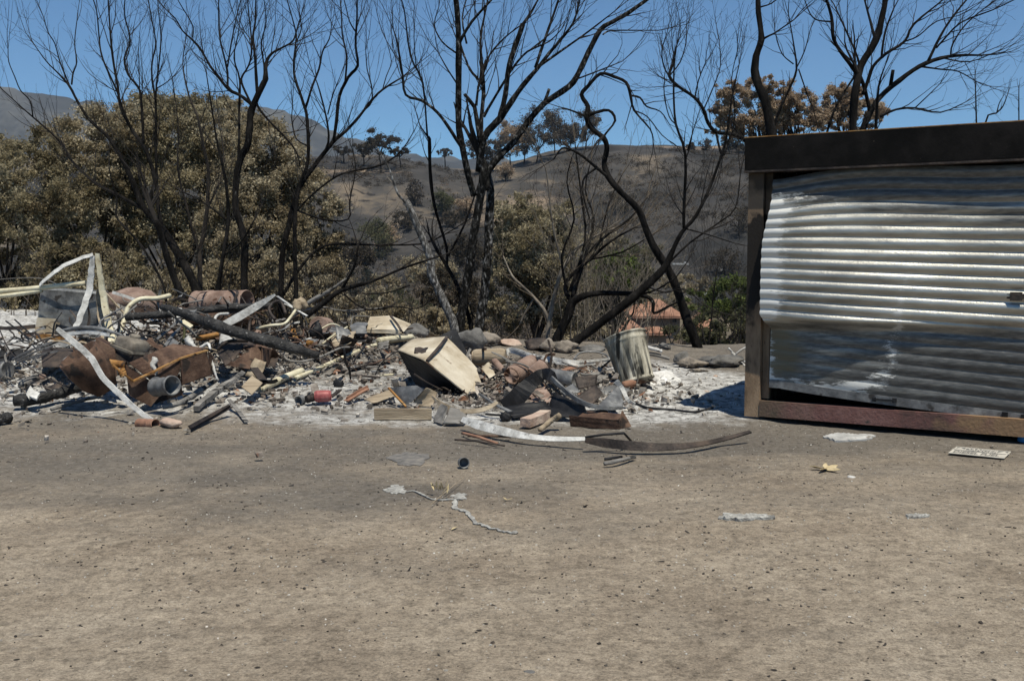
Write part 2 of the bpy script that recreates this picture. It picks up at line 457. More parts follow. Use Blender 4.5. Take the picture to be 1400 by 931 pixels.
    col = mix(attr('slope'), col, br)
    Lk.new(col, b.inputs["Base Color"])
    bp = N.new("ShaderNodeBump"); bp.inputs["Strength"].default_value = .9; bp.inputs["Distance"].default_value = .03
    hh = N.new("ShaderNodeMath"); hh.operation = 'ADD'
    Lk.new(noise(12, 8, .72), hh.inputs[0])
    h2 = N.new("ShaderNodeMath"); h2.operation = 'MULTIPLY'; Lk.new(noise(70, 5, .8), h2.inputs[0]); h2.inputs[1].default_value = .55
    Lk.new(h2.outputs[0], hh.inputs[1]); Lk.new(hh.outputs[0], bp.inputs["Height"]); Lk.new(bp.outputs[0], b.inputs["Normal"])
    return m
def terrain(name, xs, ys, m, attrs=None, **kw):
    X, Y = np.meshgrid(xs, ys)
    Z = H(X, Y)
    V = np.stack([X.ravel(), Y.ravel(), Z.ravel()], 1)
    w = len(xs); h = len(ys)
    a = (np.arange(h - 1)[:, None] * w + np.arange(w - 1)[None, :]).ravel()
    Fq = np.stack([a, a + 1, a + w + 1, a + w], 1)
    me = npmesh(name, V, Fq, m)
    for k, fn in (attrs or {}).items():
        at_ = me.attributes.new(k, 'FLOAT', 'POINT')
        at_.data.foreach_set('value', np.clip(fn(X, Y), 0, 1).astype(np.float32).ravel())
    return link(name, me, **kw)
def ashf(x, y):
    a = 1.7 * gs(x, y, 1.85, 12.7, 1.0, 1.9) + 1.0 * gs(x, y, 1.5, 10.3, 1.1, 1.0) + 1.35 * sst(-4.4, -6.0, x) * sst(9.6, 11, y) * (1 - sst(24, 27, y))
    a = a + .72 * gs(x, y, -4.3, 10.4, 3.4, 1.0) + .45 * gs(x, y, .2, 11.4, 1.5, 1.2) + .45 * gs(x, y, -2.2, 12.5, 1.6, 2) + .6 * gs(x, y, -.6, 9.3, 1.8, .45)
    return a + .2 * mound(x, y) - .6 * sst(edge(x) - .5, edge(x) + .5, y)
def sootf(x, y):
    s = .44 * sst(3.6, 8.6, y) + .25 * sst(8.3, 11, y) + .75 * gs(x, y, -1.4, 11.2, 1.0, .9) + .7 * gs(x, y, -.8, 12.5, 1.2, 1.0) + .3 * gs(x, y, -3.5, 7.2, 2.6, 1.2) + .4 * gs(x, y, -1.0, 6.2, 1.1, .5)
    s = s + .5 * gs(x, y, 2.8, 8.6, 2.2, .7) + .45 * gs(x, y, .6, 8.0, 1.4, .5) + .6 * gs(x, y, -.75, 7.75, .35, .25) + .35 * gs(x, y, 3.3, 11.5, 1, 2.2) + .12
    return s
xs = axis(-90, 90, .055, -7.5, 6.5, 1.05)
ys = axis(-12, 60, .055, 3.2, 18.5, 1.05)
terrain('ground', xs, ys, gmat(), {'ash': ashf, 'soot_shade': sootf, 'slope': lambda x, y: sst(edge(x) - .3, edge(x) + 1.5, y)}, kind='structure')

hm = mat('burned_hillside', [(.013, .0125, .012), (.030, .028, .027), (.052, .047, .043), (.14, .11, .08)], .025, .95, 0, .5, .4, (1, 1, .6), detail=14, contrast=(.38, .66),
         spots=(.022, .019, .017), spotscale=.16, spotpos=.60)
def hill_attr(m):
    nt = m.node_tree; N = nt.nodes; Lk = nt.links; b = N["Principled BSDF"]
    src = b.inputs["Base Color"].links[0].from_socket
    for nm, c, k in (('scar', (.27, .20, .14), .75), ('dry', (.125, .10, .065), .8), ('pale', (.19, .175, .16), .7)):
        a = N.new("ShaderNodeAttribute"); a.attribute_name = nm
        nz = N.new("ShaderNodeTexNoise"); nz.inputs["Scale"].default_value = .09; nz.inputs["Detail"].default_value = 9; nz.inputs["Roughness"].default_value = .7
        tc = N.new("ShaderNodeTexCoord"); Lk.new(tc.outputs["Object"], nz.inputs["Vector"])
        ad = N.new("ShaderNodeMath"); ad.operation = 'ADD'; Lk.new(a.outputs["Fac"], ad.inputs[0]); Lk.new(nz.outputs[0], ad.inputs[1])
        r = N.new("ShaderNodeValToRGB"); r.color_ramp.elements[0].position = .78; r.color_ramp.elements[1].position = 1.0
        r.color_ramp.elements[1].color = (k, k, k, 1)
        Lk.new(ad.outputs[0], r.inputs[0])
        mx = N.new("ShaderNodeMix"); mx.data_type = 'RGBA'; Lk.new(r.outputs[0], mx.inputs[0]); Lk.new(src, mx.inputs[6]); mx.inputs[7].default_value = (*c, 1)
        src = mx.outputs[2]
    Lk.new(src, b.inputs["Base Color"])
hill_attr(hm)
hx = axis(-1500, 1500, 2.0, -190, 190, 1.10)
hy = axis(59, 1600, 2.0, 59, 580, 1.10)
def scar(x, y):
    return .55 * gs(x, y, 5, 380, 22, 28) + .4 * gs(x, y, -70, 430, 40, 10) + .3 * gs(x, y, -60, 330, 25, 9) + .45 * gs(x, y, 90, 495, 55, 12)
def dryf(x, y):
    return .5 * (1 - sst(225, 262, y)) + .3 * gs(x, y, -60, 290, 50, 30)
def palef(x, y):
    return .35 * gs(x, y, -55, 262, 30, 14) + .3 * gs(x, y, 28, 330, 10, 50) + .35 * gs(x, y, 80, 255, 60, 8)
terrain('hillside', hx, hy, hm, {'scar': scar, 'dry': dryf, 'pale': palef}, kind='structure')

# far mountains: real ridges 3 km away
mm = mat('far_mountain_rock', [(.018, .02, .022), (.036, .038, .040), (.09, .088, .082)], .006, .95, 0, .6, .02, detail=12)
def mountains():
    D = 3200.0
    prof = [(-900, 150), (-300, 128), (0, 121), (60, 128), (130, 142), (200, 146), (270, 147), (340, 150), (375, 151), (400, 157), (450, 172), (500, 186), (540, 198), (575, 202), (620, 208), (680, 214), (740, 226), (900, 240), (1100, 240), (1500, 236), (2300, 230)]
    px = np.array([p[0] for p in prof], float); py = np.array([p[1] for p in prof], float)
    xs = np.linspace(-3600, 3600, 420); ys = np.linspace(2300, 3900, 90)
    X, Y = np.meshgrid(xs, ys)
    top = np.interp(X / D * F + 700, px, 354 - py) / F * D
    t = (Y - 2300) / (D - 2300)
    prof_y = np.where(t < 1, sst(0, 1, t) * .35 + .65 * np.clip(t, 0, 1) ** 1.2, 1 - .5 * (t - 1) ** 1.0)
    rid = 1 - np.abs(fbm(X * .0045 + 9, Y * .0028, 5, .55))
    Z = top * prof_y * (.86 + .14 * rid) + (rid - .75) * 90 * np.clip(1.15 - prof_y, .12, 1) * np.clip(t * 4, 0, 1) - 40
    Z = Z + fbm(X * .02, Y * .02, 4) * 7 + 40 * prof_y
    V = np.stack([X.ravel(), Y.ravel(), Z.ravel()], 1); w = len(xs); h = len(ys)
    a = (np.arange(h - 1)[:, None] * w + np.arange(w - 1)[None, :]).ravel()
    link('mountains', npmesh('mountains', V, np.stack([a, a + 1, a + w + 1, a + w], 1), mm), kind='structure')
mountains()
# valley floor carrying on to the horizon behind everything
X, Y = np.meshgrid(np.linspace(-12000, 12000, 9), np.array([1500, 2600, 6000, 15000.]))
V = np.stack([X.ravel(), Y.ravel(), np.full(X.size, -62.)], 1)
a = (np.arange(3)[:, None] * 9 + np.arange(8)[None, :]).ravel()
link('land', npmesh('land', V, np.stack([a, a + 1, a + 10, a + 9], 1), mm), kind='structure')

# ------------------------------------------------------------------ haze
hz = MB(); hz.box((0, 1750, 270), (7600, 4300, 860))
hob = hz.build('haze', 'ash', kind='stuff')
hob['label'] = 'thin blue air between the yard and the mountains'
hmz = bpy.data.materials.new('haze'); hmz.use_nodes = True
hmz.node_tree.nodes.clear()
ho = hmz.node_tree.nodes.new("ShaderNodeOutputMaterial"); hv = hmz.node_tree.nodes.new("ShaderNodeVolumePrincipled")
hv.inputs["Color"].default_value = (.72, .83, 1.0, 1); hv.inputs["Density"].default_value = HAZE = .000065
hv.inputs["Anisotropy"].default_value = 0.1
hmz.node_tree.links.new(hv.outputs[0], ho.inputs["Volume"])
hob.data.materials.clear(); hob.data.materials.append(hmz)

# ------------------------------------------------------------------ burned steel garage
P0 = Vector((2.18, 9.33, 0)); P0.z = Hs(P0.x, P0.y)
U = Vector((math.cos(math.radians(30)), -math.sin(math.radians(30)), 0))
NN = Vector((-math.sin(math.radians(30)), -math.cos(math.radians(30)), 0))
def GP(s, e, h): return P0 + U * s + NN * e + Vector((0, 0, h))
RG = Matrix((U, -NN, Vector((0, 0, 1)))).transposed()
def gbox(mb, s0, s1, e0, e1, h0, h1):
    mb.box(GP((s0 + s1) / 2, (e0 + e1) / 2, (h0 + h1) / 2), (s1 - s0, e1 - e0, h1 - h0), RG); return mb
def face(px, py, e=0):
    r = ray(px, py); o = Vector((0, 0, CAMZ)); q = P0 + NN * e
    k = (q - o).dot(NN) / r.dot(NN); p = o + r * k
    return (p - P0).dot(U), p.z - P0.z
W_G, D_G = 4.9, 5.6
hL0, hTop = face(1030, 237)[1], face(1030, 190)[1]
g = empty('garage', P0, 'fire blackened steel storage container with a buckled silver roller door and dark header', 'garage')
MT['post'] = mat('scorched_tan_paint', [(.05, .035, .024), (.20, .135, .085), (.28, .195, .125)], 1.5, .85, 0, .3, 50, (3, 3, .9), contrast=(.36, .60), spots=(.05, .035, .026), spotscale=9, spotpos=.66)
MT['sill'] = mat('scorched_red_oxide_sill', [(.08, .052, .044), (.16, .078, .068), (.22, .12, .105)], 3.0, .75, .1, .3, 40, spots=(.06, .048, .042), spotscale=6, spotpos=.63)
MT['header'] = mat('soot_black_header', [(.005, .005, .005), (.009, .0085, .0083), (.018, .016, .0155)], 2.2, .8, .0, .1, 60, spots=(.12, .095, .07), spotscale=30, spotpos=.735, spec=.04)
MT['wallside'] = mat('burned_side_wall', [(.03, .025, .02), (.10, .075, .055), (.17, .13, .10)], 1.5, .8, .2, .3, 30)
def along(m, a, b, c, amt=1.0, axis=None):
    """paint worn to another colour from a to b metres along the front"""
    nt = m.node_tree; N = nt.nodes; Lk = nt.links; bs = N["Principled BSDF"]; src = bs.inputs["Base Color"].links[0].from_socket
    tc = N.new("ShaderNodeTexCoord"); dt = N.new("ShaderNodeVectorMath"); dt.operation = 'DOT_PRODUCT'; Lk.new(tc.outputs["Object"], dt.inputs[0]); dt.inputs[1].default_value = axis or U
    nz = N.new("ShaderNodeTexNoise"); nz.inputs["Scale"].default_value = 4; nz.inputs["Detail"].default_value = 7; Lk.new(tc.outputs["Object"], nz.inputs["Vector"])
    ad = N.new("ShaderNodeMath"); ad.operation = 'MULTIPLY_ADD'; Lk.new(nz.outputs[0], ad.inputs[0]); ad.inputs[1].default_value = 1.2; Lk.new(dt.outputs["Value"], ad.inputs[2])
    mr = N.new("ShaderNodeMapRange"); mr.inputs[1].default_value = a + .6; mr.inputs[2].default_value = b + .6; mr.inputs[4].default_value = amt; Lk.new(ad.outputs[0], mr.inputs[0])
    mx = N.new("ShaderNodeMix"); mx.data_type = 'RGBA'; Lk.new(mr.outputs[0], mx.inputs[0]); Lk.new(src, mx.inputs[6]); mx.inputs[7].default_value = (*c, 1); Lk.new(mx.outputs[2], bs.inputs["Base Color"])
along(MT['post'], .98, 1.06, (.016, .013, .011), 1, (0, 0, 1)); along(MT['post'], 1.72, 1.80, (.17, .12, .08), .9, (0, 0, 1)); along(MT['post'], 2.1, 2.3, (.02, .016, .013), .8, (0, 0, 1))
along(MT['sill'], 1.75, 2.0, (.24, .15, .085)); along(MT['sill'], .75, .35, (.11, .08, .055), .9)
mb = MB(); gbox(mb, -.02, W_G, -.06, .085, hL0 + .02, hTop); mb.build('header', 'header', g)
mb = MB(); gbox(mb, -.024, W_G + .01, -.055, .098, hL0, hL0 + .017); mb.build('header_lip', 'rust_dark', g)
mb = MB(); gbox(mb, -.03, W_G + .01, -.2, .075, hTop + .003, hTop + .011); mb.build('roof_trim', 'rust_orange', g)
for s0 in (0, W_G - .145):
    mb = MB(); gbox(mb, s0, s0 + .140, -.05, .02, .02, hL0 - .002)
    gbox(mb, s0 + (.143 if s0 == 0 else -.045), s0 + (.205 if s0 == 0 else -.003), -.11, -.052, .19, hL0 - .004)
    mb.build('post', 'post', g)
mb = MB(); gbox(mb, .143, W_G - .147, -.08, .03, .030, .165); gbox(mb, .143, W_G - .147, -.082, .022, .167, .175); mb.build('sill', 'sill', g)
mb = MB()
for k in range(40):
    e0 = -.13 - k * D_G / 40
    gbox(mb, .003 + (.03 if k % 2 else 0), .04 + (.03 if k % 2 else 0), e0 - D_G / 40 + .001, e0, .03, hTop - .04)
mb.build('side_wall', 'wallside', g)
mb = MB(); gbox(mb, W_G - .04, W_G - .003, -D_G - .1, -.13, .03, hTop - .04); mb.build('side_wall', 'wallside', g)
mb = MB(); gbox(mb, .08, W_G - .05, -D_G - .14, -D_G - .10, .03, hTop - .04); mb.build('back_wall', 'wallside', g)
mb = MB(); gbox(mb, .08, W_G - .05, -D_G - .1, -.13, .02, .06); mb.build('floor_plate', 'rust_dark', g)
mb = MB(); gbox(mb, -.02, W_G, -D_G - .14, -.205, hTop - .035, hTop); mb.build('roof', 'rust_dark', g)
# buckled roller door
def door():
    S = np.concatenate([np.linspace(0, 1.4, 90), np.linspace(1.4, W_G - .36, 130)[1:]])
    nsl = 20; K = 13; NV = nsl * K + 1
    v = np.linspace(0, 1, NV)
    SS, VV = np.meshgrid(S, v)
    hb = .345 - .170 * np.clip((SS - .1) / 2.1, 0, 1) ** .85 + .03
    ht = hL0 - .02
    # slats are squeezed a little above the crease
    HH = ht - VV * (ht - hb)
    B = .13 * np.exp(-((SS - .30) / 1.25) ** 2)            # bulge toward the left edge
    up = sst(2.30, 1.15, HH)
    crease = .93 + .015 * SS
    low = sst(crease + .01, crease - .10, HH)
    e = -.012 + (.008 + B) * up ** .8 - low * (.045 + B * .72) * np.exp(-((SS) / 2.6) ** 2) - .035 * sst(.95, .25, HH) * (1 - np.exp(-(SS / 1.5) ** 2))
    e += .010 * np.sin(SS * 2.3 + 1) * sst(2.2, 1.6, HH) + .008 * fbm(SS * 1.4, HH * 3, 3)
    e += .022 * gs(SS, HH, .95, .55, .5, .35) * low + .045 * gs(SS, HH, .1, 1.9, .35, .35)
    amp = .0210 * (1 - .80 * low * np.exp(-(SS / 1.15) ** 2)) * (1 - .35 * low)
    ph = (VV * nsl) % 1.0
    prof = np.sin(np.pi * np.clip(ph / .94, 0, 1) ** .92)
    # waviness of the slats
    HH = HH + .022 * sst(0, 1, 1 - np.abs(SS - .9) / 1.0) * sst(1.5, 2.2, HH) * 1.6 - .045 * np.exp(-(SS / .35) ** 2) * sst(1.5, 2.1, HH)
    e = e + amp * prof
    # left edge slides out over the post where it bulges
    s0 = .225 - .062 * sst(.85, 1.0, HH) * (1 - sst(1.55, 2.05, HH))
    SX = s0 + (SS - SS.min()) * (W_G - .25 - .2 - .02) / (SS.max() - SS.min())
    e = np.where(SX > .26, e, np.maximum(e, np.where((HH > .95) & (HH < 1.9), .032, -9) * 1.0))
    P = np.array(P0 - P0); u = np.array(U); n = np.array(NN)
    V = SX[..., None] * u + e[..., None] * n + HH[..., None] * np.array([0, 0, 1.])
    V = V.reshape(-1, 3); w = len(S)
    a = (np.arange(NV - 1)[:, None] * w + np.arange(w - 1)[None, :]).ravel()
    m = bpy.data.materials.new('scorched_galvanised_slats'); m.use_nodes = True
    nt = m.node_tree; N = nt.nodes; Lk = nt.links; b = N["Principled BSDF"]
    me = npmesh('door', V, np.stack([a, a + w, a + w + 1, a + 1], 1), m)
    # paint worn off along a wandering line and round the left edge; sooty elsewhere, with shade painted in under the header and below the crease
    line_h = np.array([.28, .36, .42, .55, .68, .85, 1.2, 1.6, 2.3]); line_s = np.array([.72, 1.0, 1.17, 1.30, 1.27, 1.33, 1.36, 1.5, 1.5])
    d = np.abs(SX - np.interp(HH, line_h, line_s)); wd = np.interp(HH, [.25, .5, .9, 1.4, 2], [.38, .16, .07, .05, .02])
    wear = np.exp(-(d / wd) ** 2) * .42 * sst(1.9, 1.2, HH)
    wear += .85 * sst(.55, .16, SX) * sst(.9, 1.0, HH) * sst(2.15, 1.9, HH) + .5 * sst(.5, .33, HH) * sst(1.6, .2, SX) + .45 * sst(.34, .2, SX) * sst(1.0, .8, HH)
    wear += .35 * gs(SX, HH, .6, 2.0, .5, .14)
    soot_shade = .85 * sst(1.95, 2.15, HH) + .55 * sst(1.75, 2.2, HH + SX * .14) + .8 * gs(SX, HH, 2.1, .45, .35, .3) + .70 * sst(1.0, .80, HH)
    brown = sst(.75, .25, SX) * sst(.92, .8, HH) * sst(.33, .5, HH)
    for nm, arr in (('wear', wear), ('soot_shade', soot_shade), ('brown', brown)):
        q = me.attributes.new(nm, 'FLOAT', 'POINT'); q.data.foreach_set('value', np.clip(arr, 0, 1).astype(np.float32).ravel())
    # world-z independent mapping: stretch noise along the door
    tc = N.new("ShaderNodeTexCoord"); rot = N.new("ShaderNodeMapping"); rot.inputs["Rotation"].default_value = (0, 0, math.radians(30))
    Lk.new(tc.outputs["Object"], rot.inputs[0])
    def noise(sc, st, det=7, ro=.65):
        mp = N.new("ShaderNodeMapping"); mp.inputs["Scale"].default_value = st; Lk.new(rot.outputs[0], mp.inputs[0])
        q = N.new("ShaderNodeTexNoise"); q.inputs["Scale"].default_value = sc; q.inputs["Detail"].default_value = det; q.inputs["Roughness"].default_value = ro
        Lk.new(mp.outputs[0], q.inputs["Vector"]); return q.outputs[0]
    def ramp(x, st):
        r = N.new("ShaderNodeValToRGB")
        while len(r.color_ramp.elements) < len(st): r.color_ramp.elements.new(.5)
        for e_, (p, c) in zip(r.color_ramp.elements, st): e_.position = p; e_.color = (*c, 1) if hasattr(c, '__len__') else (c, c, c, 1)
        Lk.new(x, r.inputs[0]); return r.outputs[0]
    def mix(f, A_, C_):
        x = N.new("ShaderNodeMix"); x.data_type = 'RGBA'; Lk.new(f, x.inputs[0])
        for s_, v_ in ((6, A_), (7, C_)):
            if isinstance(v_, tuple): x.inputs[s_].default_value = (*v_, 1)
            else: Lk.new(v_, x.inputs[s_])
        return x.outputs[2]
    def add_(A_, nm, k):
        at2 = N.new("ShaderNodeAttribute"); at2.attribute_name = nm
        x = N.new("ShaderNodeMath"); x.operation = 'MULTIPLY_ADD'; Lk.new(at2.outputs["Fac"], x.inputs[0]); x.inputs[1].default_value = k; Lk.new(A_, x.inputs[2]); return x.outputs[0]
    col = ramp(noise(2.2, (.8, 1, 3)), [(.3, (.26, .252, .23)), (.5, (.40, .39, .355)), (.7, (.54, .53, .485))])
    so = ramp(add_(noise(2.0, (1, 1, 7)), 'soot_shade', .55), [(.60, 0.), (.90, .92)])
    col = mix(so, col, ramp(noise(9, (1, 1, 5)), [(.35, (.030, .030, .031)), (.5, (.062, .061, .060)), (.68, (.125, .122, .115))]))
    bw = ramp(add_(noise(3, (1, 1, 3)), 'brown', .6), [(.7, 0.), (1.0, .8)])
    col = mix(bw, col, (.13, .105, .06))
    we = ramp(add_(noise(5.5, (1, 1, 4), 9, .75), 'wear', .6), [(.72, 0.), (.82, 1.)])
    col = mix(we, col, (.60, .59, .56))
    mt_ = N.new('ShaderNodeMath'); mt_.operation = 'MULTIPLY_ADD'; Lk.new(we, mt_.inputs[0]); mt_.inputs[1].default_value = -.5; mt_.inputs[2].default_value = .82; m2_ = N.new('ShaderNodeMath'); m2_.operation = 'MULTIPLY_ADD'; m2_.use_clamp = True; Lk.new(so, m2_.inputs[0]); m2_.inputs[1].default_value = -.72; Lk.new(mt_.outputs[0], m2_.inputs[2]); Lk.new(m2_.outputs[0], b.inputs['Metallic'])
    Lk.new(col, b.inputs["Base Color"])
    b.inputs["Metallic"].default_value = .85
    rr = ramp(noise(7, (1, 1, 3)), [(.3, .35), (.7, .50)]); Lk.new(rr, b.inputs["Roughness"])
    bp = N.new("ShaderNodeBump"); bp.inputs["Strength"].default_value = .25; bp.inputs["Distance"].default_value = .01
    Lk.new(noise(40, (1, 1, 2)), bp.inputs["Height"]); Lk.new(bp.outputs[0], b.inputs["Normal"])
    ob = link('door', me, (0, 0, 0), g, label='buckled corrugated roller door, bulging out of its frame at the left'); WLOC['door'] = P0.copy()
    # bottom rail follows the lower edge
    idx = (NV - 1) * w
    pts = [Vector(V[idx + i]) + P0 for i in range(0, w, 6)]
    r = MB(); r.strip([p + NN * .006 + Vector((0, 0, -.035)) for p in pts], .075, .012, side=(0, 0, 1)); rail = r.build('bottom_rail', 'steel', ob)
    return ob, pts
dob, rail = door()
def near_rail(px):
    return min(rail, key=lambda p: abs((p.x / p.y) - (px - 700) / F))
hp = near_rail(1212)
mb = MB(); mb.box(hp + NN * .022 + Vector((0, 0, -.03)), (.17, .022, .016), RG)
for k in (-.085, .085): mb.box(hp + U * k + NN * .018 + Vector((0, 0, -.03)), (.035, .02, .04), RG)
mb.build('handle', 'black', dob)
for q in (1368, 1398):
    hp2 = near_rail(q); mb = MB(); mb.box(hp2 + NN * .02 + Vector((0, 0, -.02)), (.045, .02, .04), RG); mb.build('lug', 'black', dob)
ls, lh = face(1385, 405, .0)
mb = MB(); gbox(mb, ls - .045, ls + .30, -.03, .03, lh - .02, lh + .02); gbox(mb, ls - .02, ls + .07, .031, .045, lh - .035, lh + .035); mb.build('latch', 'rust_dark', dob)

# ------------------------------------------------------------------ bare burned trees
def grow(mb, p, d, L, r, lvl, rnd, up=.25, wig=.22, spread=(.45, .9), dens=3.0, minr=.0022):
    n = max(3, min(7, int(L / .16)))
    pts = [p.copy()]; rad = [r]; dirs = [d.copy()]
    q = p.copy(); d = d.copy()
    for i in range(n):
        d += Vector((rnd.gauss(0, wig), rnd.gauss(0, wig), rnd.gauss(0, wig) + up)) * .5
        d.normalize(); q = q + d * (L / n); pts.append(q.copy()); rad.append(max(minr, r * (1 - .78 * (i + 1) / n))); dirs.append(d.copy())
    mb.tube(pts, rad, 5 if r > .012 else (4 if r > .006 else 3), caps=False)
    if lvl > 0:
        k = max(1, int(L * dens * rnd.uniform(.7, 1.3) + .5))
        for _ in range(k):
            i = rnd.randint(1, n - 1) if n > 2 else 1
            f = rnd.random(); b = pts[i].lerp(pts[i + 1], f)
            ax = dirs[i].orthogonal().normalized(); ax.rotate(Matrix.Rotation(rnd.uniform(0, 6.283), 3, dirs[i]))
            nd = dirs[i].copy(); nd.rotate(Matrix.Rotation(rnd.uniform(*spread), 3, ax))
            grow(mb, b, nd, L * rnd.uniform(.35, .65), max(minr, rad[i] * .62), lvl - 1, rnd, up, wig, spread, dens * 1.25, minr)
def catmull(P, k=3):
    out = []
    m = len(P)
    for i in range(m - 1):
        a = P[max(i - 1, 0)]; b = P[i]; c = P[i + 1]; d = P[min(i + 2, m - 1)]
        for j in range(k):
            t = j / k
            out.append(tuple(.5 * (2 * b[q] + (c[q] - a[q]) * t + (2 * a[q] - 5 * b[q] + 4 * c[q] - d[q]) * t * t + (3 * b[q] - a[q] - 3 * c[q] + d[q]) * t ** 3) for q in range(4)))
    out.append(tuple(P[-1])); return out
def bare_tree(name, Y, limbs, label, group, seed, bark='char', twigmat='twig', tw=(1.0, .55, 2), up=.25, wig=.22, knob=.12, dens=1.0, rmax=3.2, cont=True, cat='tree', tfrom=0.0, depth=.28, fan=0, spread=(.35, .85)):
    """limbs: lists of (px, py[, radius in px]) measured off the photograph, put at distance Y with their own depth"""
    rnd = random.Random(seed); placed = []; data = []
    thin = .86 if 'ashy' in label or 'ash ' in label else .80
    for li, L in enumerate(limbs):
        flag = None
        if isinstance(L[0], str): flag = L[0]; L = L[1:]
        P = []; lr = L[0][2]
        for i, q in enumerate(L):
            if len(q) > 2: lr = q[2]
            else:                                          # interpolate to the next given radius
                nx = [(j, L[j][2]) for j in range(i + 1, len(L)) if len(L[j]) > 2]
                lr = lr + (nx[0][1] - lr) / (nx[0][0] - i + 1) if nx else lr * .85
            P.append([q[0], q[1], 0.0, lr])
        y0 = Y
        if placed:
            b = min(placed, key=lambda s_: (s_[0] - P[0][0]) ** 2 + (s_[1] - P[0][1]) ** 2)
            if (b[0] - P[0][0]) ** 2 + (b[1] - P[0][1]) ** 2 < 15 ** 2: y0 = b[2]
            else: y0 = Y + rnd.uniform(-.5, .5)
        sl = rnd.choice((-1, 1)) * rnd.uniform(.25, 1) * depth; dist = 0
        for i in range(len(P)):
            if i: dist += math.hypot(P[i][0] - P[i - 1][0], P[i][1] - P[i - 1][1]) * pxs(Y)
            P[i][2] = y0 + sl * dist * (1 if li else .2) + .04 * rnd.uniform(-1, 1) * (i > 0)
        C = catmull(P, 3); placed += [(c[0], c[1], c[2]) for c in C]
        W = [at(c[0], c[1], c[2]) for c in C]; R = [max(.003, c[3] * thin * pxs(c[2])) for c in C]
        data.append((W, R, flag))
    b0 = data[0][0][0]; hz0 = Hs(b0.x, b0.y)
    if b0.z > hz0 - .05 and cat == 'tree':
        data[0][0].insert(0, Vector((b0.x, b0.y, hz0 - .1))); data[0][1].insert(0, data[0][1][0] * 1.1)
    base = data[0][0][0].copy()
    mb = MB(); tb = MB()
    for W, R, flag in data:
        for j in range(len(R)):
            R[j] *= 1 + knob * (rnd.random() - .45)
        n = 10 if R[0] > .05 else (7 if R[0] > .02 else 5)
        mb.tube(W, R, n, True, .10 if R[0] > .02 else 0, rnd)
        if flag == 'stub': continue
        tot = sum((W[i + 1] - W[i]).length for i in range(len(W) - 1))
        Lb, Lv, lv = tw
        for i in range(len(W) - 1):
            seg = (W[i + 1] - W[i]); sl = seg.length
            if R[i] > rmax * pxs(Y) or sl < 1e-4: continue
            if i / len(W) < tfrom: continue
            pr = sl * 5.0 * dens
            while pr > 0:
                if rnd.random() < pr:
                    d = seg.normalized(); ax = d.orthogonal().normalized(); ax.rotate(Matrix.Rotation(rnd.uniform(0, 6.283), 3, d))
                    nd = d.copy(); nd.rotate(Matrix.Rotation(rnd.uniform(*spread), 3, ax))
                    nd.y *= .8
                    ll = Lb * rnd.uniform(.35, 1.0) * (.5 + .5 * min(1, R[i] / (1.5 * pxs(Y))))
                    grow(tb, W[i].lerp(W[i + 1], rnd.random()), nd.normalized(), ll, max(.0035, min(R[i] * .55, .011)), lv, rnd, up, wig, spread, 2.6)
                pr -= 1
        if cont and flag != 'end':
            d = (W[-1] - W[-2]).normalized()
            for _ in range(2): grow(tb, W[-1], (d + Vector((rnd.gauss(0, .15), rnd.gauss(0, .15), .1))).normalized(), Lb * .8, max(.004, R[-1] * .85), lv, rnd, up, wig, spread, 3)
    e = empty(name, base, label, cat, group)
    mb.build('trunk', bark, e)
    if tb.v: tb.build('branches', twigmat, e)
    return e
BT = 'burned leafless trees along the edge of the yard'
# far left fan of stems
bare_tree('burned_tree', 20.5, [
    [(273, 452, 8), (272, 410, 7.5), (258, 373, 7), (238, 338, 6.5), (216, 306, 6), (196, 284, 5.2), (185, 257, 4.5), (174, 232, 4), (159, 205, 3.2), (147, 187, 3), (123, 165, 2.4), (106, 139, 2), (95, 118, 1.8), (80, 101, 1.4), (64, 85, 1), (50, 66, .8)],
    [(256, 450, 6), (253, 415, 6), (240, 385, 6), (228, 350, 5.6), (219, 318, 5), (213, 302, 4.5)],
    [(95, 118, 1.6), (90, 105), (82, 85), (75, 60, 1), (66, 45), (60, 25, .7)], [(98, 116, 1.6), (100, 100), (105, 85), (102, 60, .9), (105, 30, .7)],
    [(208, 296, 4), (206, 270, 3.6), (212, 250), (205, 220, 3.2), (196, 199, 3), (182, 180, 2.8), (165, 147, 2.4), (161, 118, 2.1), (154, 78, 1.8), (151, 47, 1.5), (148, 0, 1.2), (147, -30, .8)],
    [(196, 199, 2.6), (195, 165, 2.4), (192, 130, 2), (188, 118), (175, 102, 1.8), (170, 80), (178, 55, 1.3), (170, 20), (172, -10, .8)],
    [(182, 182, 2), (168, 150, 1.8), (160, 125), (145, 92, 1.5), (138, 72), (135, 45, 1.2), (132, 15), (124, -10, .8)],
    [(222, 312, 3.2), (216, 280, 3), (213, 200, 2.2), (213, 142, 1.9), (208, 110, 1.6), (208, 85), (213, 60, 1.2), (207, 25), (201, -10, .8)],
    [(213, 142, 1.6), (214, 115), (218, 80, 1.2), (220, 50), (216, 10, .8)], [(213, 122, 1.1), (225, 115), (234, 108, .7)],
    [(196, 286, 3.6), (162, 267, 2.8), (130, 250, 2.3), (97, 219, 2), (87, 200, 1.8), (72, 184, 1.6), (48, 163, 1.3), (24, 142, 1), (-4, 116, .8)],
    [(45, 160, 1.2), (41, 138), (28, 124, 1), (20, 105), (12, 85), (11, 68, .7)]],
    'many stemmed charred tree fanning out behind the left scrap heap, leftmost leafless tree', BT, 11, tw=(1.5, .5, 2), dens=.8, up=.30, wig=.16, tfrom=.15)
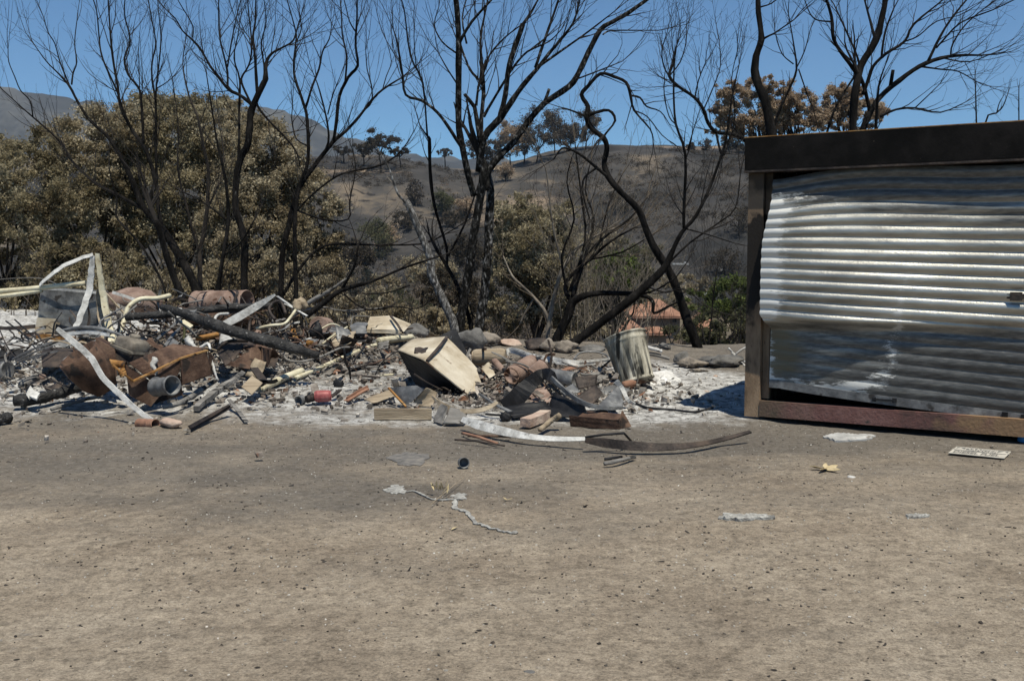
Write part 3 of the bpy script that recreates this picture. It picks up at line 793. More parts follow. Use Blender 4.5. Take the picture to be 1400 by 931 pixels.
bare_tree('burned_tree', 19.4, [
    [(227, 430, 2.4), (226, 400, 2.2), (219, 380), (204, 353), (191, 333), (174, 314), (159, 296, 1.8), (160, 274), (152, 244), (149, 227, 1.0)]],
    'single thin black sapling arching left behind the left scrap heap', BT, 12, tw=(.6, .5, 1), dens=.5)
bare_tree('burned_tree', 21.5, [
    [(275, 448, 4.5), (275, 410, 4), (273, 348, 4), (278, 323, 3.6), (283, 286, 3.2), (285, 250, 2.8), (284, 225, 2.5), (278, 200, 2.2), (270, 160, 1.8), (258, 130, 1.5), (250, 90, 1), (253, 60, .8)],
    [(273, 348, 2.4), (262, 310, 2), (252, 270), (243, 230, 1.5), (244, 180), (240, 140, .9)],
    [(283, 286, 2), (300, 250, 1.6), (306, 215), (300, 170, 1)]],
    'slim brown barked leafless tree between the first two black stem clusters', BT, 13, 'bark_brown', 'twig', tw=(1.2, .5, 2), dens=.8, up=.3, wig=.15)
bare_tree('burned_tree', 20.0, [
    [(297, 440, 4), (298, 398, 3.8), (305, 350, 3.2), (312, 303, 3), (310, 260, 2.6), (304, 225, 2.2), (296, 190, 1.7), (290, 150), (282, 100, .8)],
    [(312, 303, 1.8), (290, 285), (270, 272), (248, 262, 1)], [(305, 350, 1.8), (330, 330), (348, 300, 1.2)]],
    'thin charred tree with a reddish stem just left of the forked black tree', BT, 14, 'char', 'twig', tw=(1.1, .5, 2), dens=.7, up=.3)
bare_tree('burned_tree', 20.2, [
    [(335, 445, 6.5), (334, 408, 6), (334, 370, 6), (334, 328, 6), (328, 305, 5.6), (322, 284, 5.5), (323, 244, 5.5), (330, 215, 5.5), (338, 200, 5.5), (341, 180, 5.5), (343, 155, 5.2), (350, 135, 5), (360, 115, 4.8), (363, 108, 4.4), (364, 87, 2.8), (371, 74, 2.2), (385, 66, 1.7), (400, 57, 1.4), (406, 40, 1), (412, 20, .8)],
    [(346, 145, 3.4), (338, 138, 3.2), (327, 130, 2.9), (313, 123, 2.7), (299, 106, 2.4), (287, 90, 2.1), (275, 69, 1.9), (262, 54, 1.6), (250, 43, 1.2), (240, 26, .9), (228, 15, .7)],
    [(263, 52, 1.2), (264, 38), (258, 25, 1), (250, 12), (240, -5, .7)],
    [(352, 130, 2.9), (351, 118), (349, 83, 2.3), (346, 50, 1.9), (349, 30, 1.6), (350, -10, 1.2)],
    [(345, 145, 2), (335, 125), (330, 108, 1.7), (340, 90), (344, 70, 1.5), (343, 45), (340, 20, 1.1), (338, -10, .8)],
    [(325, 235, 2.2), (327, 190, 2.1), (327, 150, 2), (328, 110, 1.7), (320, 80, 1.2), (325, 50), (330, 20, .7)],
    [(311, 122, 2), (311, 100, 1.8), (307, 80, 1.6), (301, 55, 1.4), (299, 30, 1.1), (299, -10, .8)],
    [(311, 92, 1.5), (316, 60, 1.3), (323, 25, 1), (332, -10, .8)],
    [(350, 138, 2.2), (355, 150, 2), (372, 170, 1.8), (391, 189, 1.6), (405, 208, 1.4), (410, 226, 1)],
    [(361, 115, 1.6), (361, 90), (357, 60, 1.2), (364, 30), (360, -5, .7)]],
    'tall forked charred tree whose main stem ends in a broken knuckle against the sky', BT, 15, tw=(1.6, .5, 2), dens=.9, up=.30, wig=.16, tfrom=.2)
bare_tree('burned_tree', 21.2, [
    [(385, 440, 5.5), (384, 395, 5.2), (387, 341, 4.8), (395, 309, 4.6), (406, 263, 4.2), (427, 231, 3.9), (454, 196, 3.3), (472, 180, 2.7), (490, 161, 2.3), (507, 139, 2.1), (523, 123, 1.7), (550, 106, 1.1)],
    [(456, 194, 3), (460, 165, 2.9), (464, 132, 2.8), (476, 106, 2.6), (489, 90, 2.4), (486, 62, 2), (488, 24, 1.6), (488, -10, 1.2)],
    [(472, 112, 1.9), (474, 78, 1.6), (468, 47, 1.4), (467, 19, 1.1), (464, -10, .8)],
    [(487, 45, 1.3), (478, 30), (473, 10, .9), (468, -8, .7)],
    [(437, 217, 2), (449, 195, 1.8), (447, 165, 1.6), (439, 132, 1.4), (434, 115, 1), (428, 100, .7)], [(448, 157, 1.3), (455, 130, 1.1), (465, 105, .7)],
    [(497, 152, 1.4), (508, 140), (508, 118, 1.2), (502, 95), (500, 70, .7)], [(523, 123, 1), (528, 105), (535, 85), (530, 62, .6)],
    [(384, 408, 3), (408, 370, 2.6), (430, 344), (456, 334, 2), (510, 335, 1.8), (572, 334, 1.5), (602, 324, 1.2), (645, 298, .9)],
    [(395, 300, 2), (425, 268), (459, 242, 1.7), (483, 234), (521, 226, 1.4), (548, 207, 1.1), (567, 178, .7)],
    [(400, 285, 2), (440, 300, 1.5), (476, 300), (478, 275, 1.2), (486, 235, 1), (484, 215, .7)]],
    'charred tree sweeping right in a long arm over the gap in the foliage', BT, 16, tw=(1.4, .5, 2), dens=.8, up=.26, wig=.18, tfrom=.25)
bare_tree('burned_tree', 20.6, [
    [(404, 440, 4.4), (405, 400, 4), (403, 340, 3.6), (404, 290, 3.3), (411, 250, 3.1), (421, 220, 3), (420, 165, 2.7), (415, 142, 2.5), (403, 106, 2.1), (402, 83, 1.8), (405, 54, 1.5), (403, 38, 1.2), (391, -5, .8)],
    [(418, 148, 2.1), (427, 118, 1.9), (436, 95, 1.6), (441, 71, 1.3), (450, 54, 1), (453, 38, .7)], [(404, 60, 1.2), (412, 40), (408, 15, .7)],
    [(421, 200, 1.3), (405, 190), (399, 165, 1), (400, 145, .7)]],
    'slender straight charred tree with a Y crown standing left of the long armed one', BT, 17, tw=(1.1, .5, 2), dens=.9, up=.28, wig=.16, tfrom=.25)
bare_tree('fallen_limb', 17.2, [
    [(420, 432, 5), (445, 412, 4.6), (467, 397, 4), (510, 384, 2.6), (548, 368, 2), (580, 357, 1.7), (603, 350, 1.2)],
    [(467, 396, 2.6), (484, 365, 2.1), (489, 338, 1.6)], [(560, 390, 1.4), (530, 400), (500, 402, 1)], [(470, 402, 1.6), (500, 423), (540, 419, 1.3), (570, 422), (592, 408, .9)]],
    'heavy charred fallen limb reaching right from behind the left scrap heap', BT, 18, 'char', 'twig', tw=(.7, .5, 2), dens=.7, cat='fallen limb', depth=.5)
bare_tree('fallen_limb', 17.6, [
    [(397, 436, 4.2), (425, 412, 4), (450, 398, 3), (475, 380, 2.2)], [(412, 425, 2.4), (440, 420, 1.8), (470, 425), (523, 421, 1.1)]],
    'grey burned limb lying behind the left scrap heap beside the heavier black one', BT, 19, 'wood_grey', 'twig', tw=(.6, .5, 1), dens=.6, cat='fallen limb', depth=.5)
# centre tree
bare_tree('burned_tree', 18.8, [
    [(630, 478, 9.5), (628, 448, 8.4), (634, 410, 7.4), (641, 370, 7.0), (647, 325, 6.8), (654, 285, 6.8), (660, 250, 7), (661, 225, 6.8), (655, 212, 5)],
    [(655, 235, 6), (661, 190, 5.4), (683, 163, 5.2), (694, 147, 4.7), (715, 117, 3.8), (734, 95, 3.2), (751, 73, 2.5), (783, 33, 1.7), (794, -6, 1)],
    [(667, 260, 5.5), (665, 240, 5.4), (683, 214, 5.2), (702, 195, 4.8), (721, 168, 4.7), (745, 141, 4.6), (778, 119, 4.6), (791, 100, 4.2), (805, 71, 4), (821, 41, 3.7), (838, 30, 3.5), (859, 18, 3.2), (886, -1, 2.6), (910, -20, 2)],
    [(648, 268, 5), (640, 239, 5), (629, 185, 5), (627, 163, 5), (627, 109, 4.7), (627, 54, 4.6), (625, 16, 4.3), (622, -15, 4)],
    ['stub', (683, 163, 4.6), (691, 130, 4.3), (696, 90, 4.1), (706, 60, 3.9), (715, 33, 3.7)], [(715, 35, 2), (728, 15, 1.6), (739, -8, 1.2)],
    [(732, 93, 2.6), (745, 54, 2.3), (759, 14, 1.9), (766, -8, 1.5)],
    ['stub', (656, 195, 3.7), (650, 152, 3.3), (646, 143, 3.1), (635, 129, 2.5)],
    [(657, 195, 4.2), (658, 163, 3.6), (661, 130, 3.1), (660, 100, 2.7), (657, 54, 1.9), (666, 5, 1.3), (668, -10, 1)],
    [(660, 118, 2.1), (655, 110), (642, 95, 1.8), (634, 74, 1.4)], [(651, 145, 2.1), (654, 118, 1.9)],
    [(661, 160, 2.6), (672, 141, 2.3), (691, 109, 2), (702, 92, 1.9), (721, 71, 1.6), (751, 57, 1.1), (768, 40, .8)],
    [(629, 57, 2.6), (645, 30, 2.2), (672, 0, 1.7)], [(659, 100, 1.8), (670, 75), (690, 52, 1.3), (712, 35, .9)],
    [(737, 91, 2.2), (770, 68, 1.9), (805, 43, 1.4), (840, 16, .8)], [(745, 82, 1.8), (765, 55, 1.6), (785, 30), (790, 5, 1)],
    [(634, 207, 2.7), (617, 180, 2.6), (599, 155, 2.5), (577, 138, 2.3), (555, 130, 2.1), (550, 100, 1.7), (544, 62, 1.3), (538, 41, .8)],
    [(824, 48, 1.3), (832, 43), (846, 42, 1.1), (870, 42), (900, 42, .7)], [(790, 108, 1.3), (824, 95, 1.1), (851, 84, .7)],
    ['stub', (745, 139, 2.8), (751, 122, 2.2)], [(627, 75, 1.6), (605, 58), (594, 35, 1), (600, 10, .7)], [(627, 118, 1.5), (612, 95, 1.2), (599, 72, .8)],
    [(638, 60, 1.6), (632, 25, 1.3), (640, -8, 1)]],
    'largest charred tree, thick many limbed ashy trunk in the middle of the yard edge', BT, 21, 'char_pale', 'twig', tw=(1.35, .5, 2), dens=.95, up=.20, wig=.18, rmax=2.9, tfrom=.2)
bare_tree('burned_tree', 19.1, [
    [(653, 478, 8), (655, 446, 7.6), (661, 410, 7.2), (665, 376, 7.2), (668, 330, 7.0), (669, 300, 7.0), (671, 262, 6.4), (668, 238, 4)]],
    'straight ashy second trunk standing directly behind the right side of the largest charred tree', BT, 22, 'char_net', 'twig', tw=(.5, .5, 1), dens=.0, cont=False)
bare_tree('burned_tree', 18.4, [
    ['stub', (622, 478, 8), (621, 446, 7.6), (610, 420, 6.8), (596, 390, 6.4), (589, 373, 6.6), (588, 352, 6), (575, 320, 5.6), (560, 284, 5.2), (555, 275, 4.6)],
    [(560, 283, 2.2), (551, 273), (543, 263, 1.9), (532, 231, 1.5), (514, 200, .9)]],
    'ash whitened burned trunk leaning left to a snapped end, with one pale shoot', BT, 23, 'char_ash', 'bark_pale', tw=(.5, .5, 1), dens=.15, cont=False)
bare_tree('burned_tree', 19.6, [
    [(646, 475, 4), (643, 440, 3.8), (628, 397, 3.4), (612, 366, 3.1), (596, 340, 3)],
    [(611, 362, 2.4), (610, 336, 2.3), (594, 282, 2.7), (588, 234, 2.9), (587, 190, 2.9), (584, 184, 1.7), (578, 114, 1.6), (561, 76, 1.4), (553, 16, 1.1), (547, -5, .8)],
    [(613, 350, 1.9), (634, 309, 1.8), (647, 274, 1.5)], [(587, 190, 1.6), (576, 175), (573, 168, 1)], [(578, 114, 1.2), (569, 90), (566, 50, .8)]],
    'thin upright charred tree left of the largest tree, topped by a long wand', BT, 24, 'char', 'twig', tw=(.8, .5, 2), dens=.6, tfrom=.3)
# twisted tree, leaning trunk, stump at the right of centre
bare_tree('burned_tree', 16.9, [
    [(962, 500, 8.5), (957, 483, 8), (943, 447, 8.4), (937, 430, 7.8), (924, 391, 7.2), (912, 366, 7.2), (896, 341, 6.3), (884, 315, 5.8), (873, 287, 5.6), (851, 265, 5.3), (834, 246, 5.2), (826, 224, 4.6), (830, 203, 4.4), (825, 189, 4.6), (808, 175, 4.4), (802, 160, 4.2), (804, 146, 4), (795, 130, 3.5), (804, 118, 3.1), (821, 101, 2.8), (839, 105, 2.6), (856, 113, 2.5), (862, 130, 2.4), (867, 151, 1.7), (889, 177, 1.3), (893, 193, .9)],
    [(805, 158, 3.4), (812, 155, 3.1), (832, 151, 2.4), (841, 165, 2.1), (827, 184, 1.6)], [(803, 160, 2.1), (780, 151, 1.5), (766, 147, .9)],
    [(832, 243, 3), (815, 229, 2.6), (794, 212, 2.3), (780, 205, 1.9), (768, 203, 1.6), (757, 218, 1.1)],
    [(862, 131, 1.9), (875, 134, 1.7), (884, 146, 1.5), (903, 153, 1), (915, 170, .7)], [(817, 229, 2), (799, 243, 1.9), (797, 264, 1.7), (806, 299, 1.2)],
    [(868, 152, 1.2), (885, 160), (905, 185), (925, 200, .8)]],
    'sinuous black tree twisting up like a serpent beside the tilted dustbin', BT, 31, 'char', 'twig', tw=(.9, .5, 2), dens=.9, up=.05, wig=.42, rmax=3.0, tfrom=.3)
bare_tree('burned_tree', 16.4, [
    [(772, 484, 9), (781, 472, 8.4), (826, 438, 7.4), (868, 405, 6.8), (907, 368, 5.8), (918, 346, 4.4), (932, 318, 3.6), (951, 296, 3), (969, 260, 2.6), (983, 222, 2.3), (993, 189, 2), (1000, 139, 1.5), (1007, 104, 1.1)],
    [(935, 312, 2.8), (935, 290, 2.6), (937, 212, 2.4), (924, 170, 2.1), (921, 127, 1.6), (922, 80, 1.1)],
    [(914, 360, 2), (943, 332, 1.8), (979, 307, 1.5), (1005, 285, 1.3), (1012, 240, 1)], [(938, 313, 1.5), (968, 321, 1.2), (1002, 332, .8)],
    [(924, 170, 1.2), (915, 160), (908, 130), (909, 100, .7)], [(940, 206, 1.2), (948, 178), (957, 150, .7)], [(868, 405, 1.8), (900, 395), (925, 378, 1.2)],
    [(885, 392, 1.4), (910, 400), (935, 395), (955, 410, .8)]],
    'long leaning charred trunk crossing behind the twisted tree and forking upward to the right', BT, 32, 'char', 'twig', tw=(1.0, .5, 2), dens=.8, up=.22, wig=.22, rmax=2.6, tfrom=.1)
bare_tree('burned_stump', 17.4, [
    ['stub', (758, 490, 10), (760, 470, 9.4), (770, 445, 8.4), (776, 432, 8.2), (783, 413, 7.6), (798, 405, 5.6), (812, 402, 4.8), (826, 401, 4.4), (868, 402, 4), (887, 407, 3.6), (893, 415, 3.2), (894, 428, 2.6), (912, 420, 2), (935, 408, 1.3)],
    [(781, 412, 4), (773, 396, 3.6), (778, 380, 3.1), (806, 355, 2.6), (835, 330, 2.1), (870, 310, 1.4)], [(783, 408, 3.6), (790, 370, 3), (820, 330, 2.5), (860, 300, 1.9), (885, 270, 1.1)],
    [(785, 402, 3), (800, 350, 2.4), (812, 300), (800, 260, 1.5), (808, 220, .9)], [(779, 398, 2.8), (800, 330, 2.2), (795, 270), (790, 230, 1.4), (786, 195, .9)],
    [(775, 396, 2.6), (768, 350, 2), (785, 300), (775, 250, 1.2), (782, 215, .8)], [(806, 355, 1.8), (850, 345), (885, 325, 1.1)], [(820, 330, 1.6), (832, 280, 1.3), (850, 240, .8)]],
    'squat black stump with grey shoots and one long horizontal arm left of the tilted dustbin', BT, 33, 'char', 'twig_brown', tw=(1.1, .5, 2), dens=.75, up=.22, wig=.25, rmax=3.4, tfrom=.1)
bare_tree('burned_tree', 17.9, [
    [(746, 490, 4.2), (747, 466, 4), (756, 413, 3.8), (770, 366, 3.3), (792, 338, 2.7), (812, 324, 2), (840, 312, 1.2)], [(770, 366, 2.4), (756, 310, 1.7), (748, 240, 1.3), (742, 222, .9)],
    [(758, 408, 1.7), (778, 350, 1.4), (808, 328, 1.1), (850, 300, .8)]],
    'pale grey slender tree curving up just left of the black stump', BT, 34, 'bark_pale', 'twig_brown', tw=(.9, .5, 2), dens=.7, up=.2, wig=.22, tfrom=.2)
bare_tree('burned_tree', 18.6, [
    [(753, 485, 3.4), (752, 460, 3.2), (747, 430, 3), (731, 408, 2.6), (715, 392, 2.2), (700, 377, 1.8), (688, 350, 1)], [(731, 408, 1.8), (722, 420), (710, 445, 1.5)]],
    'pale bent sapling leaning left in front of the olive bush', BT, 35, 'bark_pale', 'twig_brown', tw=(.8, .5, 2), dens=.6)
bare_tree('burned_tree', 19.8, [
    [(962, 498, 1.8), (968, 478, 1.6), (972, 440), (976, 400, 1.2), (980, 370, .8)]],
    'single upright blackened sapling between the twisted tree and the garage post', BT, 36, 'char', 'twig', tw=(.4, .5, 1), dens=.4)
# behind the garage
bare_tree('burned_tree', 20.0, [
    [(1046, 470, 8), (1052, 380, 8), (1058, 260, 8), (1058, 215, 8), (1055, 186, 8), (1047, 143, 7.6), (1033, 106, 6.7), (1034, 77, 5.6), (1041, 54, 5), (1037, 17, 4.3), (1036, -15, 4)],
    [(1041, 55, 2), (1050, 50, 1.7), (1060, 45), (1086, 27, 1)], [(1057, 190, 2.4), (1062, 160, 2.2), (1080, 120, 2), (1089, 95, 1.7), (1085, 60, 1.2), (1078, 20, .9)],
    [(1089, 93, 1.2), (1100, 70), (1108, 40, .8)], [(1085, 88, 1.2), (1070, 75), (1062, 55, .8)], [(1040, 10, 1.4), (1055, 5), (1070, -8, 1)],
    [(1092, 95, 1.2), (1104, 130, 1.1), (1112, 150), (1119, 178, .8)]],
    'thick charred trunk rising behind the left corner of the garage roof', BT, 41, 'char', 'twig', tw=(1.0, .5, 2), dens=1.0, up=.12, wig=.25, rmax=2.3, tfrom=.2)
bare_tree('burned_tree', 21.2, [
    [(1052, 470, 4), (1044, 330, 4), (1034, 230, 4), (1023, 196, 3.8), (1002, 184, 3.3), (979, 181, 3.2), (968, 168, 3), (962, 151, 2.8), (950, 134, 2.6), (927, 118, 2.4), (915, 104, 2.5), (920, 88, 1.8), (922, 72, 1.2), (930, 50, .8)],
    [(915, 104, 1.6), (908, 92), (905, 70, 1), (912, 45, .7)], [(916, 103, 1.4), (930, 85), (938, 60, .8)], [(950, 134, 1.4), (955, 110), (965, 85, .8)], [(979, 181, 2), (983, 200, 2), (988, 213, 2.2), (993, 205, 1)],
    [(962, 150, 1.2), (975, 120), (985, 90), (983, 55, .7)], [(1000, 184, 1.2), (1005, 150), (1000, 110), (1008, 70, .7)]],
    'gnarled thin tree arching left from behind the garage, ending in a fuzzy broom of twigs', BT, 42, 'char', 'twig', tw=(1.15, .5, 2), dens=1.9, up=.22, wig=.22, rmax=2.7, tfrom=.35, spread=(.3, .9))
bare_tree('burned_tree', 20.5, [
    [(1176, 470, 10), (1178, 330, 9), (1172, 215, 7), (1166, 177, 6.4), (1169, 129, 6.2), (1177, 91, 6.2), (1197, 57, 5.7), (1206, 23, 4.8), (1213, -12, 4)],
    [(1177, 215, 5), (1180, 177, 5.2), (1200, 137, 4.7), (1229, 111, 4.2), (1257, 91, 3.7), (1286, 80, 3), (1314, 76, 2.2), (1343, 76, 1.4)],
    [(1268, 86, 2.6), (1286, 49, 2.1), (1303, 23, 1.8), (1325, -4, 1.3)], [(1171, 100, 3.7), (1154, 77, 3.2), (1140, 54, 3.1), (1137, 23, 2.7), (1128, -5, 2)],
    [(1180, 130, 3.2), (1187, 110, 3.1), (1194, 91, 2.7), (1211, 74, 2.5), (1237, 57, 2.3), (1249, 34, 1.9), (1286, 3, 1.3)], [(1189, 152, 3.2), (1180, 114, 3.1), (1172, 98, 3)],
    [(1190, 210, 3.2), (1197, 177, 2.7), (1201, 120, 1.9), (1210, 90, 1)], [(1128, 215, 2), (1131, 180, 2), (1146, 140, 1.9), (1171, 100, 1.7), (1185, 70, 1.1)],
    [(1203, 160, 2.2), (1225, 150), (1251, 148, 1.7), (1286, 154, 1.3), (1320, 140, .7)], [(1300, 76, 1.6), (1303, 60, 1.5), (1323, 31, 1.2), (1364, -2, .9)],
    [(1280, 66, 1.7), (1288, 57, 1.6), (1314, 31, 1.4), (1357, 14, 1.1), (1391, -2, .8)], [(1175, 90, 2), (1171, 75, 1.8), (1157, 43, 1.5), (1140, 6, 1)],
    ['stub', (1217, 119, 3.2), (1221, 96, 3)], [(1197, 57, 2.4), (1190, 30, 2), (1182, 0, 1.4)], [(1205, 80, 2), (1210, 45, 1.8), (1222, 12, 1.2)], [(1137, 30, 1.5), (1118, 28), (1108, 20), (1100, 0, .8)],
    [(1257, 91, 1.8), (1285, 95, 1.4), (1310, 98), (1335, 112, .8)], [(1290, 80, 1.4), (1325, 85), (1360, 72, .7)], [(1251, 148, 1.2), (1270, 130), (1285, 115, .7)],
    [(1237, 57, 1.3), (1255, 50), (1280, 30), (1310, 22, .7)]],
    'broad crowned charred tree spreading above the middle of the garage roof', BT, 43, 'char', 'twig', tw=(1.25, .5, 2), dens=.95, up=.16, wig=.22, rmax=2.9, tfrom=.15)
bare_tree('burned_tree', 22.5, [[(1338, 470, 2.5), (1337, 300, 2), (1335, 168, 1.3), (1333, 105, .8)]], 'lone wand of burned sapling poking above the garage roof, left one of the small pair', BT, 44, 'char', 'twig', tw=(.5, .5, 1), dens=.35, tfrom=.5)
bare_tree('burned_tree', 22.5, [[(1330, 470, 2.5), (1338, 300, 2), (1346, 172, 1.6), (1362, 155, 1.3), (1371, 146, 1.1), (1378, 128, .7)], [(1363, 154, 1.1), (1366, 142, .9), (1371, 133, .6)]], 'short burned branch tips just clearing the garage roof, forking to the right', BT, 45, 'char', 'twig', tw=(.4, .5, 1), dens=.6, tfrom=.6)
bare_tree('burned_tree', 22.8, [[(1396, 470, 2.5), (1394, 300, 2), (1393, 162, 1.1), (1393, 122, .7)]], 'straight thin burned shoot above the garage roof, nearest the right edge of the photo', BT, 46, 'char', 'twig', tw=(.3, .5, 1), dens=.3, tfrom=.6)

# bare burned brush between the trees, each clump a thing
def brush(px, py, Y, hpx, n, wpx, label, seed, m='twig', group='bare burned brush', lean=0):
    rnd = random.Random(seed); b = at(px, py, Y); mb = MB()
    for i in range(n):
        p = b + Vector((rnd.gauss(0, .3) * wpx * pxs(Y), rnd.gauss(0, .3), 0)); gz = Hs(p.x, p.y)
        if p.z > gz: mb.tube([Vector((p.x, p.y, gz - .05)), p], [.012, .010], 4, False)
        d = Vector((rnd.gauss(lean, .35), rnd.gauss(0, .3), 1)).normalized()
        grow(mb, p, d, hpx * pxs(Y) * rnd.uniform(.5, 1.05), rnd.uniform(.006, .013), 2, rnd, .14, .2, (.3, .8), 1.9, .0028)
    return mb.build('bare_bush', m, None, label=label, cat='bush', group=group)
for i, (px, py, Y, h, n, w, mt_, lb) in enumerate([
    (60, 425, 22.5, 95, 14, 90, 'twig_brown', 'tangled dry brush behind the grey steel bin at the far left'),
    (190, 430, 21, 95, 22, 90, 'twig_brown', 'dense dry brown brush behind the peeling upright strip'),
    (300, 440, 21.5, 110, 22, 110, 'twig', 'dark burned brush behind the rusty drum'),
    (395, 440, 21.0, 100, 22, 90, 'twig', 'dark burned brush behind the bent white blade'),
    (465, 450, 20.5, 85, 18, 70, 'twig', 'blackened brush under the heavy fallen limb'),
    (520, 452, 19.6, 95, 18, 60, 'twig_brown', 'upright brown switches behind the cream angular panel'),
    (575, 455, 19.8, 80, 14, 50, 'twig_brown', 'brown switches just left of the three central trunks'),
    (690, 462, 20.5, 80, 12, 50, 'twig_brown', 'thin brown shoots just right of the central trunks'),
    (810, 470, 19.5, 190, 40, 80, 'bark_pale', 'tall grey brown shoots behind the black stump'),
    (860, 476, 20.5, 170, 24, 80, 'bark_pale', 'sparse tall shoots behind the leaning trunk'),
    (905, 480, 19.0, 80, 8, 50, 'twig', 'few crossed burned sticks in front of the tiled house'),
    (1005, 482, 18.5, 90, 12, 40, 'twig', 'burned sticks beside the garage post'),
    (985, 470, 30, 190, 9, 120, 'twig', 'tall sparse burned shoots beyond the garage corner')]):
    brush(px, py, Y, h, n, w, lb, 300 + i, mt_)

# ------------------------------------------------------------------ scorched leafy trees and bushes
def on_hill(px, py):
    r = ray(px, py); t = 70.0
    while t < 900:
        if CAMZ + r.z * t < Hs(r.x * t, r.y * t): return t
        t += 1.0
    return 500.0
def leaves(cl, n, size, rs, asp=.45, up=0.0):
    """cl: clump centres and radii; leaf quads scattered through their volume, denser to the outside"""
    cl = np.array(cl); k = len(cl)
    wts = cl[:, 3] ** 2; idx = rs.choice(k, n, p=wts / wts.sum())
    d = rs.normal(size=(n, 3)); d /= np.linalg.norm(d, axis=1)[:, None]
    r = rs.rand(n) ** .45 * np.where(rs.rand(n) < .38, rs.uniform(1, 2.4, n), 1)
    c = cl[idx, :3] + d * (cl[idx, 3] * r)[:, None] * np.array([1, 1, .8])
    a = d * .25 + rs.normal(size=(n, 3)) * .8; a[:, 2] += up; a /= np.linalg.norm(a, axis=1)[:, None]
    b = np.cross(a, rs.normal(size=(n, 3))); b /= np.linalg.norm(b, axis=1)[:, None]
    s = size * rs.uniform(.55, 1.3, n)
    a = a * s[:, None]; b = b * (s * asp)[:, None]
    V = np.stack([c - a, c + b - a * .1, c + a, c - b - a * .1], 1).reshape(-1, 3)
    return V, np.arange(4 * n).reshape(n, 4)
def ground_at(px, Y):
    x = (px - CX) / F * Y
    return Vector((x, Y, Hs(x, Y) - .1))
def leafy(name, blobs, Y, m, n, size, label, seed, cat='tree', group=None, dy=1.0, clump=(.3, .75), nc=90, trunks=(), bark='bark_brown', parts=('trunk', 'crown'), fill=.5, base=None, limbs=10, asp=.45):
    """blobs: (px, py, rx, ry) ellipses of the crown at distance Y"""
    rs = np.random.RandomState(seed); rnd = random.Random(seed); cl = []
    k = pxs(Y); tot = sum(b[2] * b[3] for b in blobs)
    for b in blobs:
        c = at(b[0], b[1], Y + rs.uniform(-.2, .2) * dy); m_ = max(4, int(nc * b[2] * b[3] / tot))
        for _ in range(m_):
            d = rs.normal(size=3); d /= np.linalg.norm(d); r = (fill + (1 - fill) * rs.rand()) ** .6
            cl.append([c.x + d[0] * r * b[2] * k, c.y + d[1] * r * dy * b[2] * k, c.z + d[2] * r * b[3] * k, rs.uniform(*clump) * min(b[2], b[3], 60) * k * .42])
    bp = at(*base, Y) if base else at(blobs[0][0], blobs[0][1] + blobs[0][3] * 1.1, Y)
    bp.z = Hs(bp.x, bp.y) - .05
    e = empty(name, bp, label, cat, group); o = np.array(bp)
    V, Fq = leaves(cl, n, size, rs, asp)
    link(parts[1], npmesh(parts[1], V - o, Fq, MT[m] if isinstance(m, str) else m, False), (0, 0, 0), e)
    mb = MB()
    tr = trunks or [(bp, k * (5 if Y < 60 else (2.2 if Y < 100 else 1.1)))]
    picks = [cl[i] for i in rs.choice(len(cl), min(limbs, len(cl)), replace=False)]
    zl = min(q[2] for q in cl); zc = sum(q[2] for q in cl) / len(cl)
    for (tp, r) in tr:
        fk = Vector((tp.x * .7 + picks[0][0] * .15 + sum(q[0] for q in picks) / len(picks) * .15, tp.y, tp.z + max(.35 * (zc - tp.z), (zl - tp.z) * .9)))
        mb.tube([tp, tp.lerp(fk, .5) + Vector((r * .5, 0, 0)), fk], [r, r * .8, r * .6], 7, False)
        tp0 = tp; tp = fk
        for q in picks[::len(tr)] if len(tr) > 1 else picks:
            q3 = Vector(q[:3]); mid = tp.lerp(q3, .5) + Vector((rnd.gauss(0, .08), rnd.gauss(0, .08), .12)) * (q3 - tp).length
            mb.tube([tp, tp.lerp(mid, .5) + Vector((rnd.gauss(0, .03), 0, 0)) * r, mid, q3], [r * rnd.uniform(.4, .55), r * .38, r * .25, r * .07], 6, False)
    mb.build(parts[0], bark, e)
    return e
LG = 'scorched leafy trees beyond the yard'
leafy('scorched_tree', [(30, 270, 95, 95), (-60, 250, 90, 90), (10, 350, 110, 70)], 27, 'leaf_olive', 120000, .043, 'dense scorched olive tree at the far left behind the ash ground', 1, group=LG, nc=440, clump=(.16, .48), base=(20, 470))
leafy('scorched_tree', [(130, 225, 75, 75), (120, 320, 85, 80), (175, 180, 50, 45)], 28.5, 'leaf_tan', 112000, .043, 'scorched tan olive tree between the far left crown and the tallest bushy crown', 2, group=LG, nc=440, clump=(.16, .48), base=(135, 470))
leafy('scorched_tree', [(240, 190, 80, 62), (215, 260, 95, 75), (200, 155, 45, 32), (290, 180, 60, 48), (250, 345, 95, 70)], 29.5, 'leaf_olive', 170000, .043, 'tallest bushy scorched crown, olive brown, behind the fan of black stems', 3, group=LG, nc=680, clump=(.16, .48), base=(250, 480))
leafy('scorched_tree', [(355, 230, 62, 65), (350, 320, 80, 85), (330, 175, 40, 35)], 28, 'leaf_tan', 120000, .043, 'scorched tan crown behind the forked charred tree', 4, group=LG, nc=480, clump=(.16, .48), base=(350, 480))
leafy('scorched_tree', [(420, 290, 48, 62), (415, 370, 55, 60), (395, 225, 35, 35)], 29, 'leaf_tan', 75000, .042, 'pale scorched crown at the right end of the left hand foliage mass', 5, group=LG, nc=320, clump=(.16, .48), base=(415, 480))
leafy('scorched_bush', [(60, 410, 110, 35), (170, 395, 90, 45), (110, 370, 80, 40)], 26, 'leaf_olive', 34000, .05, 'scorched undergrowth below the left crowns', 6, 'bush', group=LG, nc=220, clump=(.2, .5), base=(110, 450))
